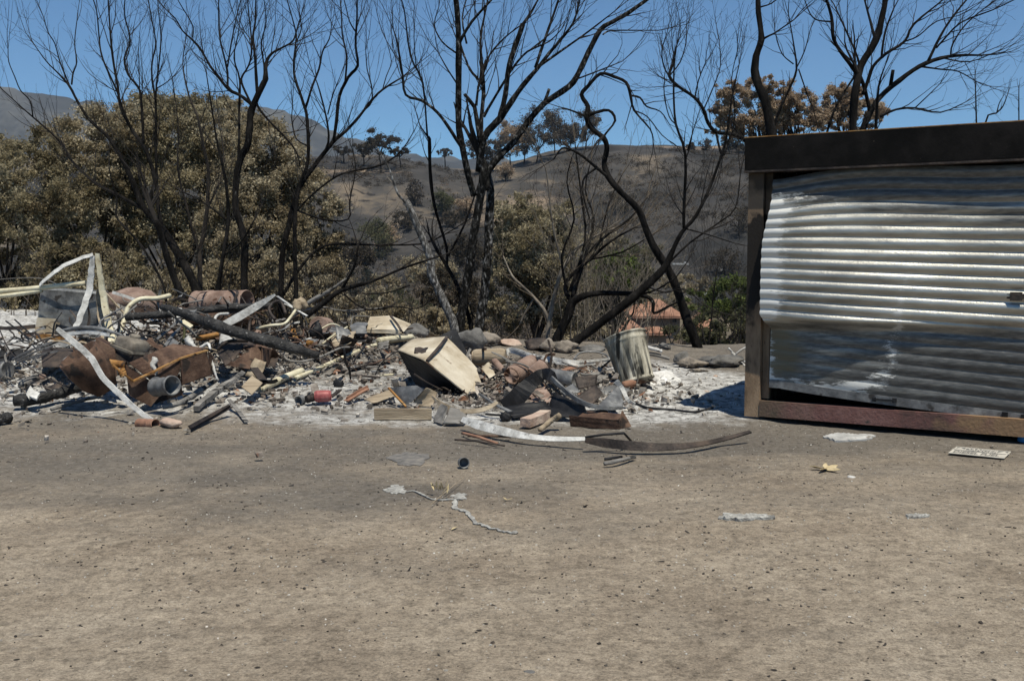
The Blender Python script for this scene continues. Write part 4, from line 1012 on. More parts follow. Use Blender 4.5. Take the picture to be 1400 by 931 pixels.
leafy('scorched_bush', [(300, 405, 110, 45), (420, 410, 70, 38), (360, 380, 80, 40)], 26, 'leaf_tan', 34000, .05, 'scorched undergrowth behind the rusty drum and blade', 7, 'bush', group=LG, nc=220, clump=(.2, .5), base=(340, 450))
leafy('scorched_tree', [(730, 345, 60, 62), (705, 300, 36, 36), (770, 400, 48, 55), (700, 400, 42, 55), (775, 310, 26, 35)], 31, 'leaf_olive', 115000, .042, 'rounded scorched olive tree behind the pale bent sapling', 8, group=LG, nc=520, clump=(.16, .48), base=(725, 490))
leafy('scorched_bush', [(850, 385, 44, 32), (805, 420, 50, 40)], 45, 'leaf_greygreen', 22000, .10, 'half green bush between the stump and the tiled house', 9, 'bush', group=LG, nc=80, base=(840, 480))
leafy('green_bush', [(838, 372, 34, 26), (815, 385, 20, 16)], 43, 'leaf_green', 7000, .11, 'bright green top of bush left of the leaning trunk', 10, 'bush', group=LG, nc=30, base=(838, 420))
leafy('green_bush', [(965, 415, 36, 22), (1005, 405, 40, 26), (1040, 400, 30, 25)], 75, 'leaf_green', 16000, .14, 'green bushy tree between the tiled house and the garage', 11, 'bush', group=LG, nc=60, base=(985, 470))
leafy('scorched_bush', [(985, 450, 50, 26), (1040, 440, 40, 30), (940, 465, 40, 20)], 55, 'leaf_greygreen', 22000, .11, 'dusty green scrub in front of the green tree near the garage post', 12, 'bush', group=LG, nc=80, base=(985, 500))
leafy('scorched_bush', [(880, 482, 70, 12), (810, 465, 50, 20), (960, 490, 60, 14)], 36, 'leaf_tan', 16000, .07, 'dry tan scrub on the slope behind the tilted dustbin', 13, 'bush', group=LG, nc=80, base=(880, 500))
leafy('scorched_bush', [(560, 430, 60, 32), (620, 440, 60, 30), (500, 430, 50, 30)], 34, 'leaf_tan', 15000, .07, 'dry tan scrub on the slope behind the three central trunks', 14, 'bush', group=LG, nc=80, base=(570, 470))
leafy('scorched_bush', [(650, 420, 30, 35), (600, 395, 35, 28)], 60, 'leaf_dark', 12000, .10, 'dark brown scrub further down the slope behind the central trunks', 15, 'bush', group=LG, nc=60, base=(630, 460))
# scorched eucalyptus behind the garage: flattish puffs on tall stems
def euc(px, blobs, Y, label, seed, n=42000):
    return leafy('eucalyptus', blobs, Y, 'leaf_orange', n, .11, label, seed, group='scorched eucalyptus beyond the garage', nc=170, clump=(.22, .6), base=(px, 330), fill=.15, limbs=22, bark='char', dy=.8, trunks=[(ground_at(px + o_, Y), pxs(Y) * 2.6) for o_ in (-14, -3, 12)])
euc(1062, [(1005, 128, 32, 20), (985, 150, 22, 14), (1015, 160, 40, 22), (1040, 120, 28, 18), (1000, 178, 35, 14)], 85, 'orange brown scorched eucalyptus nearest the thick trunk at the garage corner', 61)
euc(1090, [(1080, 142, 34, 20), (1065, 120, 24, 14), (1100, 165, 40, 18), (1060, 165, 26, 20)], 88, 'orange brown scorched eucalyptus in the middle of the group above the garage', 62)
euc(1160, [(1150, 132, 32, 18), (1180, 150, 32, 18), (1135, 155, 30, 18), (1165, 170, 45, 12), (1208, 158, 18, 9)], 90, 'orange brown scorched eucalyptus behind the broad crowned charred tree', 63)
# trees on the ridge line
RIDGE = 'burned trees standing on the far ridge'
def ridge_tree(px, py, h, w, Y, label, seed, m='leaf_dark', n=2600, tw=True):
    k = pxs(Y)
    e = leafy('ridge_tree', [(px, py - h * .62, w * .5, h * .34), (px - w * .2, py - h * .45, w * .3, h * .2), (px + w * .22, py - h * .5, w * .28, h * .2), (px, py - h * .34, w * .36, h * .2)], Y, m, n, k * 1.5, label, seed, group=RIDGE, nc=34, base=(px, py + 4), limbs=12, bark='char', fill=.2, clump=(.4, .9))
    return e
mt2 = mat('scorched_ridge_leaf', [(.035, .030, .026), (.085, .068, .052), (.14, .105, .075)], .05, .9, 0, island=.4, trans=.2)
ridge_tree(733, 222, 78, 58, 455, 'tallest bare burned tree on the ridge behind the central limbs', 71, mt2, 5200)
ridge_tree(758, 214, 66, 40, 470, 'burned tree on the ridge just right of the tallest one', 72, mt2, 3600)
ridge_tree(800, 208, 60, 44, 480, 'burned tree on the ridge behind the elbow of the twisted tree', 73, mt2, 4200)
ridge_tree(697, 226, 66, 46, 450, 'rusty tinted burned tree on the ridge left of the tallest one', 74, 'leaf_orange', 3600)
ridge_tree(672, 232, 42, 36, 452, 'small dull burned tree at the left end of the ridge group', 75, mt2, 2400)
ridge_tree(521, 216, 42, 50, 430, 'dark rounded tree on the left ridge under the long charred arm', 76, 'leaf_dark', 4200)
ridge_tree(655, 226, 44, 34, 448, 'grey burned tree at the far left of the ridge group behind the main fork', 96, mt2, 2600)
ridge_tree(716, 222, 54, 30, 462, 'slim burned tree squeezed between the rusty one and the tallest one', 97, mt2, 2400)
ridge_tree(775, 212, 46, 34, 476, 'lower burned tree on the ridge left of the twisted tree elbow', 98, mt2, 2600)
ridge_tree(497, 218, 24, 34, 440, 'dark squat bush tree just left of the dark rounded ridge tree', 99, 'leaf_dark', 2200)
ridge_tree(548, 218, 20, 30, 440, 'small dark bush tree just right of the dark rounded ridge tree', 100, 'leaf_dark', 1800)
ridge_tree(470, 216, 18, 26, 450, 'low dark bush tree on the left ridge skyline', 77, 'leaf_dark', 1400)
ridge_tree(608, 216, 13, 24, 560, 'tiny rounded bush alone on the skyline below the far mountains', 78, 'leaf_dark', 900)
ridge_tree(965, 213, 24, 20, 480, 'small leafless tree on the ridge near the garage', 79, mt2, 700)
ridge_tree(945, 210, 16, 14, 480, 'small dark bush tree on the ridge left of the one near the garage', 80, 'leaf_dark', 700)
for i, (px, py, h) in enumerate([(996, 214, 36), (1006, 216, 40), (1018, 218, 38), (1030, 220, 36)]):
    ridge_tree(px, py, h, 20, 470, ['dark burned ridge tree, leftmost of the row meeting the garage roof', 'dark burned ridge tree, second of the row meeting the garage roof', 'dark burned ridge tree, third of the row meeting the garage roof', 'dark burned ridge tree partly hidden by the garage roof corner'][i], 90 + i, 'leaf_dark', 900)
# bushes on the burned hillside: things that can be told apart
HB = 'bushes dotted over the burned hillside'
for i, (px, py, rx, ry, m, n, lb) in enumerate([
    (515, 325, 24, 26, 'leaf_greygreen', 3500, 'largest dusty green bush on the hillside, left of the pale shoot'),
    (530, 326, 14, 17, 'leaf_orange', 2500, 'rusty orange bush in front of the dusty green hillside bush'),
    (605, 275, 15, 18, 'leaf_greygreen', 2400, 'dull hillside bush behind the thin upright charred tree'),
    (634, 283, 15, 13, 'leaf_orange', 2400, 'golden orange bush on the hillside beside the main trunk'),
    (567, 262, 14, 16, mt2, 1500, 'dark leafless bush on the upper hillside'),
    (618, 300, 18, 10, 'leaf_dark', 1500, 'low dark bush below the golden orange one'),
    (555, 300, 20, 12, 'leaf_dark', 1500, 'low dark bush right of the rusty orange one'),
    (690, 235, 12, 12, 'leaf_orange', 1500, 'orange bush at the foot of the ridge trees'),
    (1010, 300, 24, 20, 'leaf_dark', 1300, 'dark sooty bush on the slope beside the garage post'),
    (850, 275, 22, 14, 'leaf_dark', 1300, 'dark sooty bush behind the twisted tree'),
    (990, 355, 20, 20, 'leaf_dark', 1500, 'black burned oak at the foot of the slope near the garage')]):
    Y = on_hill(px, py + ry)
    leafy('hillside_bush', [(px, py, rx, ry)], Y, m, n, pxs(Y) * 1.6, lb, 110 + i, 'bush', HB, nc=22, base=(px, py + ry), limbs=7, fill=.3, clump=(.6, 1.1), bark='char', parts=('stem', 'foliage'))
TH = 'thickets at the foot of the burned hill'
for i, (px, py, rx, ry, Y, m, n, lb) in enumerate([
    (500, 395, 60, 26, 110, 'leaf_tan', 9000, 'dry thicket low behind the upright brown switches'), (585, 372, 48, 24, 130, 'leaf_tan', 8000, 'dry thicket low on the hill behind the leaning ashy trunk'),
    (640, 345, 34, 26, 120, 'leaf_dark', 6000, 'dark thicket behind the base of the largest tree'), (480, 345, 34, 26, 150, 'leaf_dark', 6000, 'dark thicket at the edge of the left foliage mass'),
    (545, 420, 60, 22, 70, 'leaf_greygreen', 8000, 'dusty green thicket on the slope behind the central switches'), (690, 330, 26, 28, 100, 'leaf_tan', 5000, 'dry bush behind the right side of the largest tree'),
    (860, 345, 55, 16, 170, 'leaf_greygreen', 6000, 'dusty thicket on the valley floor behind the black stump shoots'), (930, 385, 45, 14, 150, 'leaf_tan', 6000, 'dry thicket on the valley floor behind the twisted tree'),
    (1000, 395, 40, 12, 140, 'leaf_greygreen', 5000, 'dusty thicket on the valley floor beside the garage post'), (820, 340, 40, 30, 75, 'leaf_tan', 8000, 'tall dry thicket behind the black stump'),
    (905, 415, 45, 18, 125, 'leaf_tan', 6000, 'dry bushes just above the tiled house roof'), (850, 436, 34, 16, 95, 'leaf_tan', 5000, 'dry bushes left of the tiled house')]):
    Y = min(on_hill(px, py + ry), 235)
    leafy('thicket', [(px, py, rx, ry), (px + rx * .5, py + 5, rx * .5, ry * .7)], Y, m, n, pxs(Y) * 2.0, lb, 140 + i, 'bush', TH, nc=60, base=(px, py + ry), limbs=8, fill=.2, clump=(.3, .8), parts=('stem', 'foliage'))
# scrub too many to count
rs = np.random.RandomState(5); VV = []; n = 0
pts = []
for _ in range(6000):
    px = rs.uniform(430, 1100); py = rs.uniform(222, 385)
    t = rs.uniform(120, 470); x = (px - 700) / F * t
    if fbm(x * .03, t * .03, 2) < -.05: continue
    pts.append((x, t))
cl = []
for x, y in pts:
    s = rs.uniform(.5, 2.0) * (1 + (y < 230) * .3); z = Hs(x, y)
    for _ in range(3): cl.append([x + rs.normal() * s * .6, y + rs.normal() * s * .5, z + s * .35, s * .6])
V, Fq = leaves(cl, 190000, .26, rs, .5)
link('scrub', npmesh('scrub', V, Fq, mt2, False), kind='stuff', label='low burned scrub dotted across the hillside')
# dry grass and weeds on the valley floor and slope
cl = []
for _ in range(2600):
    x = rs.uniform(-30, 60); y = rs.uniform(22, 150)
    if abs(x / y) > .55: continue
    s = rs.uniform(.3, .9); cl.append([x, y, Hs(x, y) + s * .3, s])
V, Fq = leaves(cl, 70000, .12, rs, .3, 1.0)
link('dry_grass', npmesh('dry_grass', V, Fq, MT['leaf_tan'], False), kind='stuff', label='dry scorched weeds covering the slope below the yard')

# ------------------------------------------------------------------ houses in the valley
def house(px0, px1, pye, pyb, Y, label, roofh, seed, wins=(), depth=10):
    a = at(px0, pye, Y); b = at(px1, pye, Y); zb = at(px0, pyb, Y).z - 3
    w = b.x - a.x; cx = (a.x + b.x) / 2
    e = empty('house', (cx, Y, zb), label, 'house', 'tiled houses in the valley')
    mb = MB(); mb.box((cx, Y + depth / 2, (a.z + zb) / 2), (w * .93, depth, a.z - zb)); mb.build('wall', 'stucco', e)
    # hipped roof of tile courses
    mb = MB(); z0 = a.z - .05; z1 = z0 + roofh; o = .3; x0, x1, y0, y1 = a.x - o, b.x + o, Y - .9, Y + depth + .9; hip = min(w, depth) * .42
    n = 46
    r0, r1 = Vector((x0 + hip, (y0 + y1) / 2, z1)), Vector((x1 - hip, (y0 + y1) / 2, z1))
    c = [Vector((x0, y0, z0)), Vector((x1, y0, z0)), Vector((x1, y1, z0)), Vector((x0, y1, z0))]
    def slope(p, q, s, t):
        for i in range(n):
            u0, u1 = i / n, (i + .8) / n
            A = p.lerp(q, u0); B = p.lerp(q, u1); Cc = s.lerp(t, u1); D = s.lerp(t, u0)
            um = (u0 + u1) / 2; nn = Vector((0, 0, .12))
            M0 = p.lerp(q, um) + nn; M1 = s.lerp(t, um) + nn
            mb.add([A, M0, B, Cc, M1, D], [(0, 1, 4, 5), (1, 2, 3, 4)])
            q2 = p.lerp(q, (i + 1) / n); s2 = s.lerp(t, (i + 1) / n)
            mb.add([B, q2, s2, Cc], [(0, 1, 2, 3)])
    slope(c[0], c[1], r0, r1); slope(c[2], c[3], r1, r0); slope(c[1], c[2], r1, r1 + Vector((0, .01, 0))); slope(c[3], c[0], r0, r0 + Vector((0, .01, 0)))
    mb.box((cx, (y0 + y1) / 2, z0 - .1), (x1 - x0, y1 - y0, .16))
    mb.build('roof', 'terra', e)
    for (wx, wy, ww, wh) in wins:
        p = at(wx, wy, Y); k = pxs(Y)
        m1 = MB(); m1.box((p.x, Y - .03, p.z), (ww * k, .1, wh * k)); f = m1.build('window', 'glass', e)
        m2 = MB()
        for sx in (-1, 1): m2.box((p.x + sx * ww * k / 2, Y - .07, p.z), (.10, .12, wh * k + .1))
        for sz in (-1, 1): m2.box((p.x, Y - .065, p.z + sz * wh * k / 2), (ww * k + .2, .12, .10))
        m2.build('frame', 'stucco', f)
    return e
house(868, 932, 432, 458, 118, 'two storey tan house with terracotta hipped roof beyond the tilted dustbin', 1.75, 1, [(884, 438, 8, 10), (922, 437, 7, 9), (902, 455, 7, 9)])
house(826, 878, 452, 470, 112, 'lower terracotta roof left of the two storey house, half hidden by dry scrub', 1.5, 2, [(850, 458, 6, 6)], 12)
house(884, 912, 455, 462, 108, 'small terracotta lean to roof in front of the two storey house', .5, 3, [(897, 459, 5, 4)], 4)
house(956, 982, 452, 468, 120, 'terracotta house corner showing through scrub right of the twisted tree', 1.8, 4, [(970, 460, 5, 6)], 9)
mb = MB()
for i in range(2):
    p0 = at(898 + i * 16, 461, 104)
Yb = on_hill(905, 468); mb.rock(at(905, 466, Yb), (14 * pxs(Yb), 10 * pxs(Yb), 10 * pxs(Yb)), 4, .2); mb.build('boulder', 'copper', None, label='rounded orange tan boulder on the slope below the tiled house', cat='boulder')
for i, (px, py, w, lb) in enumerate([(930, 361, 22, 'long pale burned out slab on the valley floor'), (1015, 389, 10, 'white broken roof sheet near the garage post'), (960, 402, 16, 'pale slab on the valley floor above the green tree'), (990, 372, 26, 'row of burned rubble across the valley')]):
    Y = on_hill(px, py); p = at(px, py, Y); k = pxs(Y); mb = MB()
    if i in (0, 2): mb.box(p, (w * k, 2.2, .5)); mb.box(p + Vector((w * k * .35, .5, .4)), (w * k * .2, 1, .4))
    else:
        rnd = random.Random(i)
        for _ in range(14): mb.box(p + Vector((rnd.uniform(-.5, .5) * w * k, rnd.uniform(-2, 2), rnd.uniform(-.3, .5))), (rnd.uniform(.5, 2), rnd.uniform(.4, 1), rnd.uniform(.2, .8)), Euler((rnd.random(), rnd.random(), rnd.random())).to_matrix())
    mb.build('ruin', 'steel_pale' if i != 3 else 'wood_grey', None, label=lb, cat='ruin', group='burned out remains in the valley')

# ------------------------------------------------------------------ the scrap heaps
def curve3(W, k=4):
    Q = [(w.x, w.y, w.z, 0) for w in W]
    return [Vector(q[:3]) for q in catmull(Q, k)] if len(W) > 2 else [W[0].lerp(W[1], i / 4) for i in range(5)]
def bar(name, pts, w, t, m, label=None, cat=None, parent=None, side=None, curve=True, group=None, twist=None, jig=0, seed=0, L=False, **kw):
    """flat or angle bar through pixel points; w, t in photo pixels"""
    W = [PT(p) for p in pts]; k = pxs(W[0].y); rnd = random.Random(seed)
    C = curve3(W) if curve else W
    if jig: C = [c + Vector((rnd.gauss(0, 1), 0, rnd.gauss(0, 1))) * jig * k for c in C]
    tw_ = None
    if twist: tw_ = [twist[0] + (twist[1] - twist[0]) * i / (len(C) - 1) for i in range(len(C))]
    if hasattr(w, '__len__'): w = [k * np.interp(i / (len(C) - 1), np.linspace(0, 1, len(w)), w) for i in range(len(C))]
    else: w = w * k
    mb = MB(); mb.strip(C, w, t * k, side, tw_)
    if L: mb.strip([c + Vector((0, .5 * (w if not hasattr(w, '__len__') else w[0]), .5 * t * k)) for c in C], t * k, (w if not hasattr(w, '__len__') else w[0]), side, tw_)
    return mb.build(name, m, parent, label=label, cat=cat, group=group, **kw)
def pipe(name, pts, r, m, label=None, cat=None, parent=None, n=10, hollow=False, group=None, rough=0.0, curve=True, seed=0, **kw):
    W = [PT(p) for p in pts]; k = pxs(W[0].y)
    C = curve3(W) if curve else W
    rr = [k * np.interp(i / (len(C) - 1), np.linspace(0, 1, len(r)), r) for i in range(len(C))] if hasattr(r, '__len__') else [r * k] * len(C)
    mb = MB()
    if hollow:
        d0 = (C[0] - C[1]).normalized(); d1 = (C[-1] - C[-2]).normalized()
        C2 = [C[0] - d0 * rr[0] * 1.5, C[0]] + C + [C[-1], C[-1] - d1 * rr[-1] * 1.5]
        rr = [rr[0] * .8, rr[0] * .8] + rr + [rr[-1] * .8, rr[-1] * .8]; C = C2
    mb.tube(C, rr, n, not hollow or True, rough, random.Random(seed))
    return mb.build(name, m, parent, label=label, cat=cat, group=group, **kw)
def plate(name, c, m, label=None, cat=None, parent=None, t=.6, cr=.8, n=8, seed=0, group=None, **kw):
    W = [PT(p) for p in c]; k = pxs(W[0].y)
    mb = MB(); mb.sheet(W, t * k, n, cr * k, seed)
    return mb.build(name, m, parent, label=label, cat=cat, group=group, **kw)
def drum(name, a, b, r, m, label=None, cat=None, parent=None, prof=None, n=28, opena=False, openb=False, group=None, rib=None, squash=None, taper=1.0, **kw):
    A, B = PT(a), PT(b); k = pxs(A.y); r = r * k; mb = MB()
    P = []
    if opena: P += [(.96, .0), (.955, r * .9 * taper), (.0, r * .93)]
    else: P += [(.0, .0), (.0, r * .92)]
    if prof: P += [(u, r * q) for u, q in prof]
    else: P += [(.0, r), (.02, r * 1.03), (.04, r), (.32, r), (.335, r * 1.035), (.35, r), (.65, r), (.665, r * 1.035), (.68, r), (.96, r * taper), (.98, r * 1.03 * taper), (1, r * taper)]
    if openb: P += [(1.0, r * taper * .94), (.05, r * taper * .9), (.05, 0)]
    else: P += [(1, r * taper * .92), (.985, r * .9 * taper), (.985, 0)]
    mb.lathe(A, B, P, n, squash, rib)
    return mb.build(name, m, parent, label=label, cat=cat, group=group, **kw)
def boxy(name, faces, m, label=None, cat=None, parent=None, t=.7, cr=.3, seed=0, group=None, **kw):
    """open sheet metal box given by its panels, each four pixel corners"""
    mb = MB()
    for i, c in enumerate(faces):
        W = [PT(p) for p in c]; mb.sheet(W, t * pxs(W[0].y), 5, cr * pxs(W[0].y), seed + i)
    return mb.build(name, m, parent, label=label, cat=cat, group=group, **kw)
def rockt(name, px, py, d, m, label, cat='rock', seed=0, rough=.22, lift=-.02, Y=None, group=None, **kw):
    p = at(px, py, Y) if Y else G(px, py, 0); k = pxs(p.y)
    mb = MB(); mb.rock(p + Vector((0, d[1] * k * .4, d[2] * k * .5 + lift)), (d[0] * k / 2, d[1] * k / 2, d[2] * k / 2), seed, rough, 3, Euler((random.Random(seed).uniform(-.2, .2), 0, random.Random(seed).uniform(-.5, .5))).to_matrix())
    return mb.build(name, m, None, label=label, cat=cat, group=group, **kw)

# ---- left heap, back row
bin_ = boxy('steel_bin', [((56, 394, 13.2), (138, 402, 13.0), (134, 462, 13.0), (50, 455, 13.2)), ((138, 402, 13.0), (148, 398, 13.8), (146, 452, 13.8), (134, 462, 13.0)),
    ((56, 394, 13.2), (62, 392, 13.9), (58, 450, 13.9), (50, 455, 13.2)), ((62, 392, 13.9), (148, 398, 13.8), (146, 452, 13.8), (58, 450, 13.9))], 'steel', 'open grey steel bin with a pressed rib standing at the left end of the heap', 'bin', cr=.35)
bar('rib', [(53, 423, 13.15), (95, 427, 13.0), (137, 434, 12.95)], 5, 1.6, 'steel', parent=bin_, side=(0, 0, 1))
bar('rim', [(55, 394, 13.15), (95, 397, 13.0), (139, 401, 12.95)], 3, 2, 'steel_pale', parent=bin_, side=(0, 0, 1))
plate('patch', ((51, 434, 13.1), (77, 436, 13.05), (74, 460, 13.02), (47, 456, 13.1)), 'creammetal', parent=bin_, cr=.1)
bar('foot_rail', [(48, 459, 13.05), (90, 463, 12.95), (133, 466, 12.9)], 7, 2, 'rust_orange', parent=bin_, side=(0, 0, 1))
pipe('long_pipe', [(-40, 401, 12.7), (40, 395, 12.6), (117, 387, 12.6)], 3.6, 'cream', 'long cream plastic pipe lying across the top of the steel bin', 'pipe', hollow=True)
pipe('long_pipe', [(-40, 409, 12.7), (20, 403, 12.6), (58, 397, 12.6)], 3.0, 'cream', 'shorter cream pipe just under the long one at the left edge', 'pipe', hollow=True)
pipe('wire', [(-20, 384, 14.5), (30, 380, 14.5), (62, 382, 14.5), (90, 395, 14.3)], .6, 'wood_grey', 'thin drooping wire above the cream pipes at the far left', 'wire', n=5)
bar('window_frame_strip', [(54, 390, 12.55), (75, 372, 12.5), (98, 358, 12.5), (127, 348, 12.5)], [6, 7, 6, 5], 1.2, 'white', 'arched white metal strip rising above the steel bin to a point', 'metal strip', side=(0, .5, .9), jig=.3)
bar('window_frame_strip', [(127, 349, 12.5), (125, 370, 12.5), (122, 395, 12.5), (113, 425, 12.4), (103, 450, 12.3)], [5, 8, 9, 9, 8], 1.3, 'white', 'white metal strip dropping from the point of the arched strip in front of the bin', 'metal strip', side=(1, 0, .1), jig=.4)
bar('peeling_post', [(133, 346, 12.7), (137, 375, 12.7), (141, 405, 12.7), (148, 440, 12.6), (155, 470, 12.4)], [5, 6, 8, 9, 9], 4, 'cream', 'peeling cream post standing just right of the white metal strips', 'post', side=(1, 0, 0), jig=.4)
bar('mesh_flap', [(138, 395, 12.9), (141, 430, 12.85), (147, 470, 12.6)], [12, 14, 16], .8, 'wood', 'frayed brown sheet hanging behind the peeling cream post', 'sheet', side=(1, .3, 0), jig=.8)
bar('thin_bar', [(144, 400, 13.3), (160, 418, 13.2), (174, 433, 13.1)], 2.2, 2, 'wood', 'thin brown bar slanting down right of the peeling post', 'bar')
pipe('bent_tube', [(158, 470, 12.3), (170, 438, 12.6), (176, 420, 12.7), (192, 409, 12.8), (215, 408, 12.9), (232, 404, 13.1)], 3.4, 'cream', 'bent cream tube hooked over the left heap behind the small engine', 'pipe', hollow=True)
rockt('rusted_hood', 178, 430, (82, 60, 42), 'rust_pale', 'rounded dented rusty hood lying behind the bent cream tube', 'hood', 5, .12, Y=14.2)
bar('metal_strip', [(154, 400, 13.6), (174, 406, 13.5), (192, 413, 13.4)], 4, 1.5, 'white', 'short bright white slat lying on the rounded rusty hood', 'slat', side=(0, .3, 1))
# rusty drum with hoop
dr = drum('rusty_drum', (268, 415, 14.2), (338, 414, 13.9), 17, 'rust_pale', 'rusty steel drum lying on its side, open end facing right', 'drum', openb=True)
pipe('hoop', [(262, 424, 13.7), (270, 403, 13.7), (280, 399, 14.0), (292, 398, 14.2)], 1.4, 'rust_pale', parent=dr, n=6)
bar('strap', [(318, 425, 13.6), (321, 410, 13.6), (324, 398, 13.7), (305, 397, 14.2)], 3.5, 1, 'rust_dark', parent=dr, side=(1, 0, 0))
drum('rusty_drum', (262, 437, 13.3), (345, 433, 13.2), 12, 'rust', 'second rusty drum half buried under the upper charred beam', 'drum')
pipe('charred_beam', [(172, 434, 11.9), (240, 428, 12.3), (300, 422, 12.6), (372, 418, 12.8)], [5.0, 5.5, 5.5, 4.5], 'alligator', 'straight blackened beam lying level just below the rusty drum', 'beam', rough=.2, n=9)
cb = pipe('charred_beam', [(222, 420, 11.6), (260, 432, 11.4), (300, 447, 11.2), (350, 462, 11.1), (400, 476, 11.1), (436, 486, 11.2)], [4.5, 6, 7.5, 8, 7.5, 4], 'alligator', 'long alligator cracked charred beam slanting down right across the heap', 'beam', rough=.2, n=10)
bar('metal_strip', [(300, 447, 11.8), (325, 434, 11.9), (352, 418, 12.0), (376, 403, 12.0)], [9, 11, 10, 3], 1.6, 'white', 'bright white curved blade of metal sticking up right of the drum', 'metal strip', side=(-.3, 0, 1))
pipe('white_hook', [(297, 444, 11.7), (294, 436, 11.7), (299, 430, 11.8), (312, 429, 12.0)], 2.0, 'white', 'small white hooked pipe at the foot of the bright blade', 'pipe', n=7)
bar('white_strip', [(379, 405, 13.0), (392, 414, 12.9), (404, 423, 12.8)], 4, 1, 'steel_pale', 'short pale strip just right of the tip of the bright blade', 'metal strip')
bar('white_strip', [(382, 414, 12.9), (395, 418, 12.8), (420, 432, 12.6)], 3.2, 1, 'white', 'pale strip sloping down right toward the crumpled nozzle', 'metal strip')
pipe('dark_arch', [(376, 437, 12.6), (368, 425, 12.7), (372, 415, 12.8), (384, 413, 12.8), (391, 430, 12.7)], 2.4, 'rust_dark', 'dark bent frame tube arching beside the pale strips', 'tube')
pipe('dark_arch', [(340, 460, 12.2), (342, 440, 12.3), (350, 433, 12.3), (357, 448, 12.2)], 2.2, 'rust_dark', 'small dark hoop of tube standing under the bright blade', 'tube')
pipe('crumpled_nozzle', [(405, 424, 12.7), (408, 415, 12.8), (412, 413, 12.8), (420, 421, 12.8)], [5, 7, 6, 3], 'wood', 'crumpled tan nozzle at the top of the thin curved pipe', 'nozzle', rough=.3, n=8)
pipe('curved_pipe', [(350, 449, 12.1), (370, 445, 12.1), (388, 443, 12.2), (397, 434, 12.4), (404, 424, 12.6)], 2.0, 'cream', 'thin cream pipe curving up to the crumpled nozzle', 'pipe', n=8)
drum('disc', (436, 446, 13.4), (445, 447, 13.9), 13, 'rust_pale', 'round pinkish rusty disc standing on edge behind the heap', 'disc', n=24)
boxy('angular_panel', [((500, 450, 14.2), (506, 433, 14.6), (534, 432, 14.7), (549, 452, 14.1)), ((534, 432, 14.7), (562, 443, 14.6), (552, 454, 14.1), (549, 452, 14.1)), ((500, 450, 14.2), (549, 452, 14.1), (549, 456, 14.1), (500, 455, 14.2))], 'creammetal', 'cream angular folded panel at the back right of the left heap', 'panel', cr=.2)
bar('prop', [(534, 432, 14.5), (543, 443, 14.1), (549, 453, 13.9)], 3, 1.2, 'rust_dark', 'dark strap lying across the cream angular panel', 'strap')
pipe('panel_wire', [(480, 450, 14.4), (483, 433, 14.6), (506, 433, 14.7)], .9, 'wood_grey', 'thin wire frame leaning left of the cream angular panel', 'wire', n=5)
boxy('grey_tray', [((478, 445, 14.0), (500, 446, 14.0), (502, 456, 13.8), (482, 456, 13.8)), ((478, 445, 14.0), (500, 446, 14.0), (506, 441, 14.6), (488, 441, 14.6))], 'steel', 'small grey folded tray against the cream angular panel', 'tray')
plate('triangle_sheet', ((436, 452, 13.6), (452, 443, 13.8), (462, 452, 13.5), (440, 457, 13.3)), 'steel', 'small grey triangular sheet in front of the pinkish disc', 'sheet', seed=4)
pipe('white_rod', [(441, 470, 12.5), (455, 459, 12.8), (475, 447, 13.2)], 1.3, 'cream', 'straight cream rod pointing up right toward the grey tray', 'rod', n=6)
pipe('white_rod', [(434, 453, 13.2), (452, 443, 13.4), (465, 446, 13.4)], 1.1, 'cream', 'thin cream rod bent over the triangular sheet', 'rod', n=6)
boxy('dented_tub', [((452, 462, 12.9), (484, 458, 12.9), (480, 470, 12.6), (456, 474, 12.6)), ((452, 462, 12.9), (484, 458, 12.9), (487, 452, 13.5), (458, 454, 13.5))], 'wood', 'dented tan tub half full of ash left of the grey tray', 'tub', cr=1.0)
pipe('loose_hose', [(388, 486, 11.7), (395, 493, 11.6), (415, 494, 11.6), (440, 487, 11.9), (465, 476, 12.3), (478, 475, 12.5)], 1.6, 'wood_grey', 'loose grey hose curling out from under the charred beam end', 'hose', n=7)
pipe('dark_hose', [(395, 462, 12.2), (410, 465, 12.1), (420, 476, 12.0), (436, 480, 12.0)], 1.5, 'rust', 'rust coloured hose looping above the end of the charred beam', 'hose', n=7)
rockt('burned_motor', 432, 470, (22, 22, 30), 'black', 'upright black burned motor above the end of the charred beam', 'motor', 6, .4, Y=12.9)
plate('orange_scrap', ((396, 445, 12.8), (403, 449, 12.7), (408, 463, 12.5), (400, 461, 12.6)), 'rust_orange', 'bright orange rusty scrap in the middle of the heap', 'scrap', seed=9)
rockt('orange_can', 423, 474, (12, 12, 14), 'rust_orange', 'small crushed orange rusty can beside the black motor', 'can', 7, .3, Y=12.6)
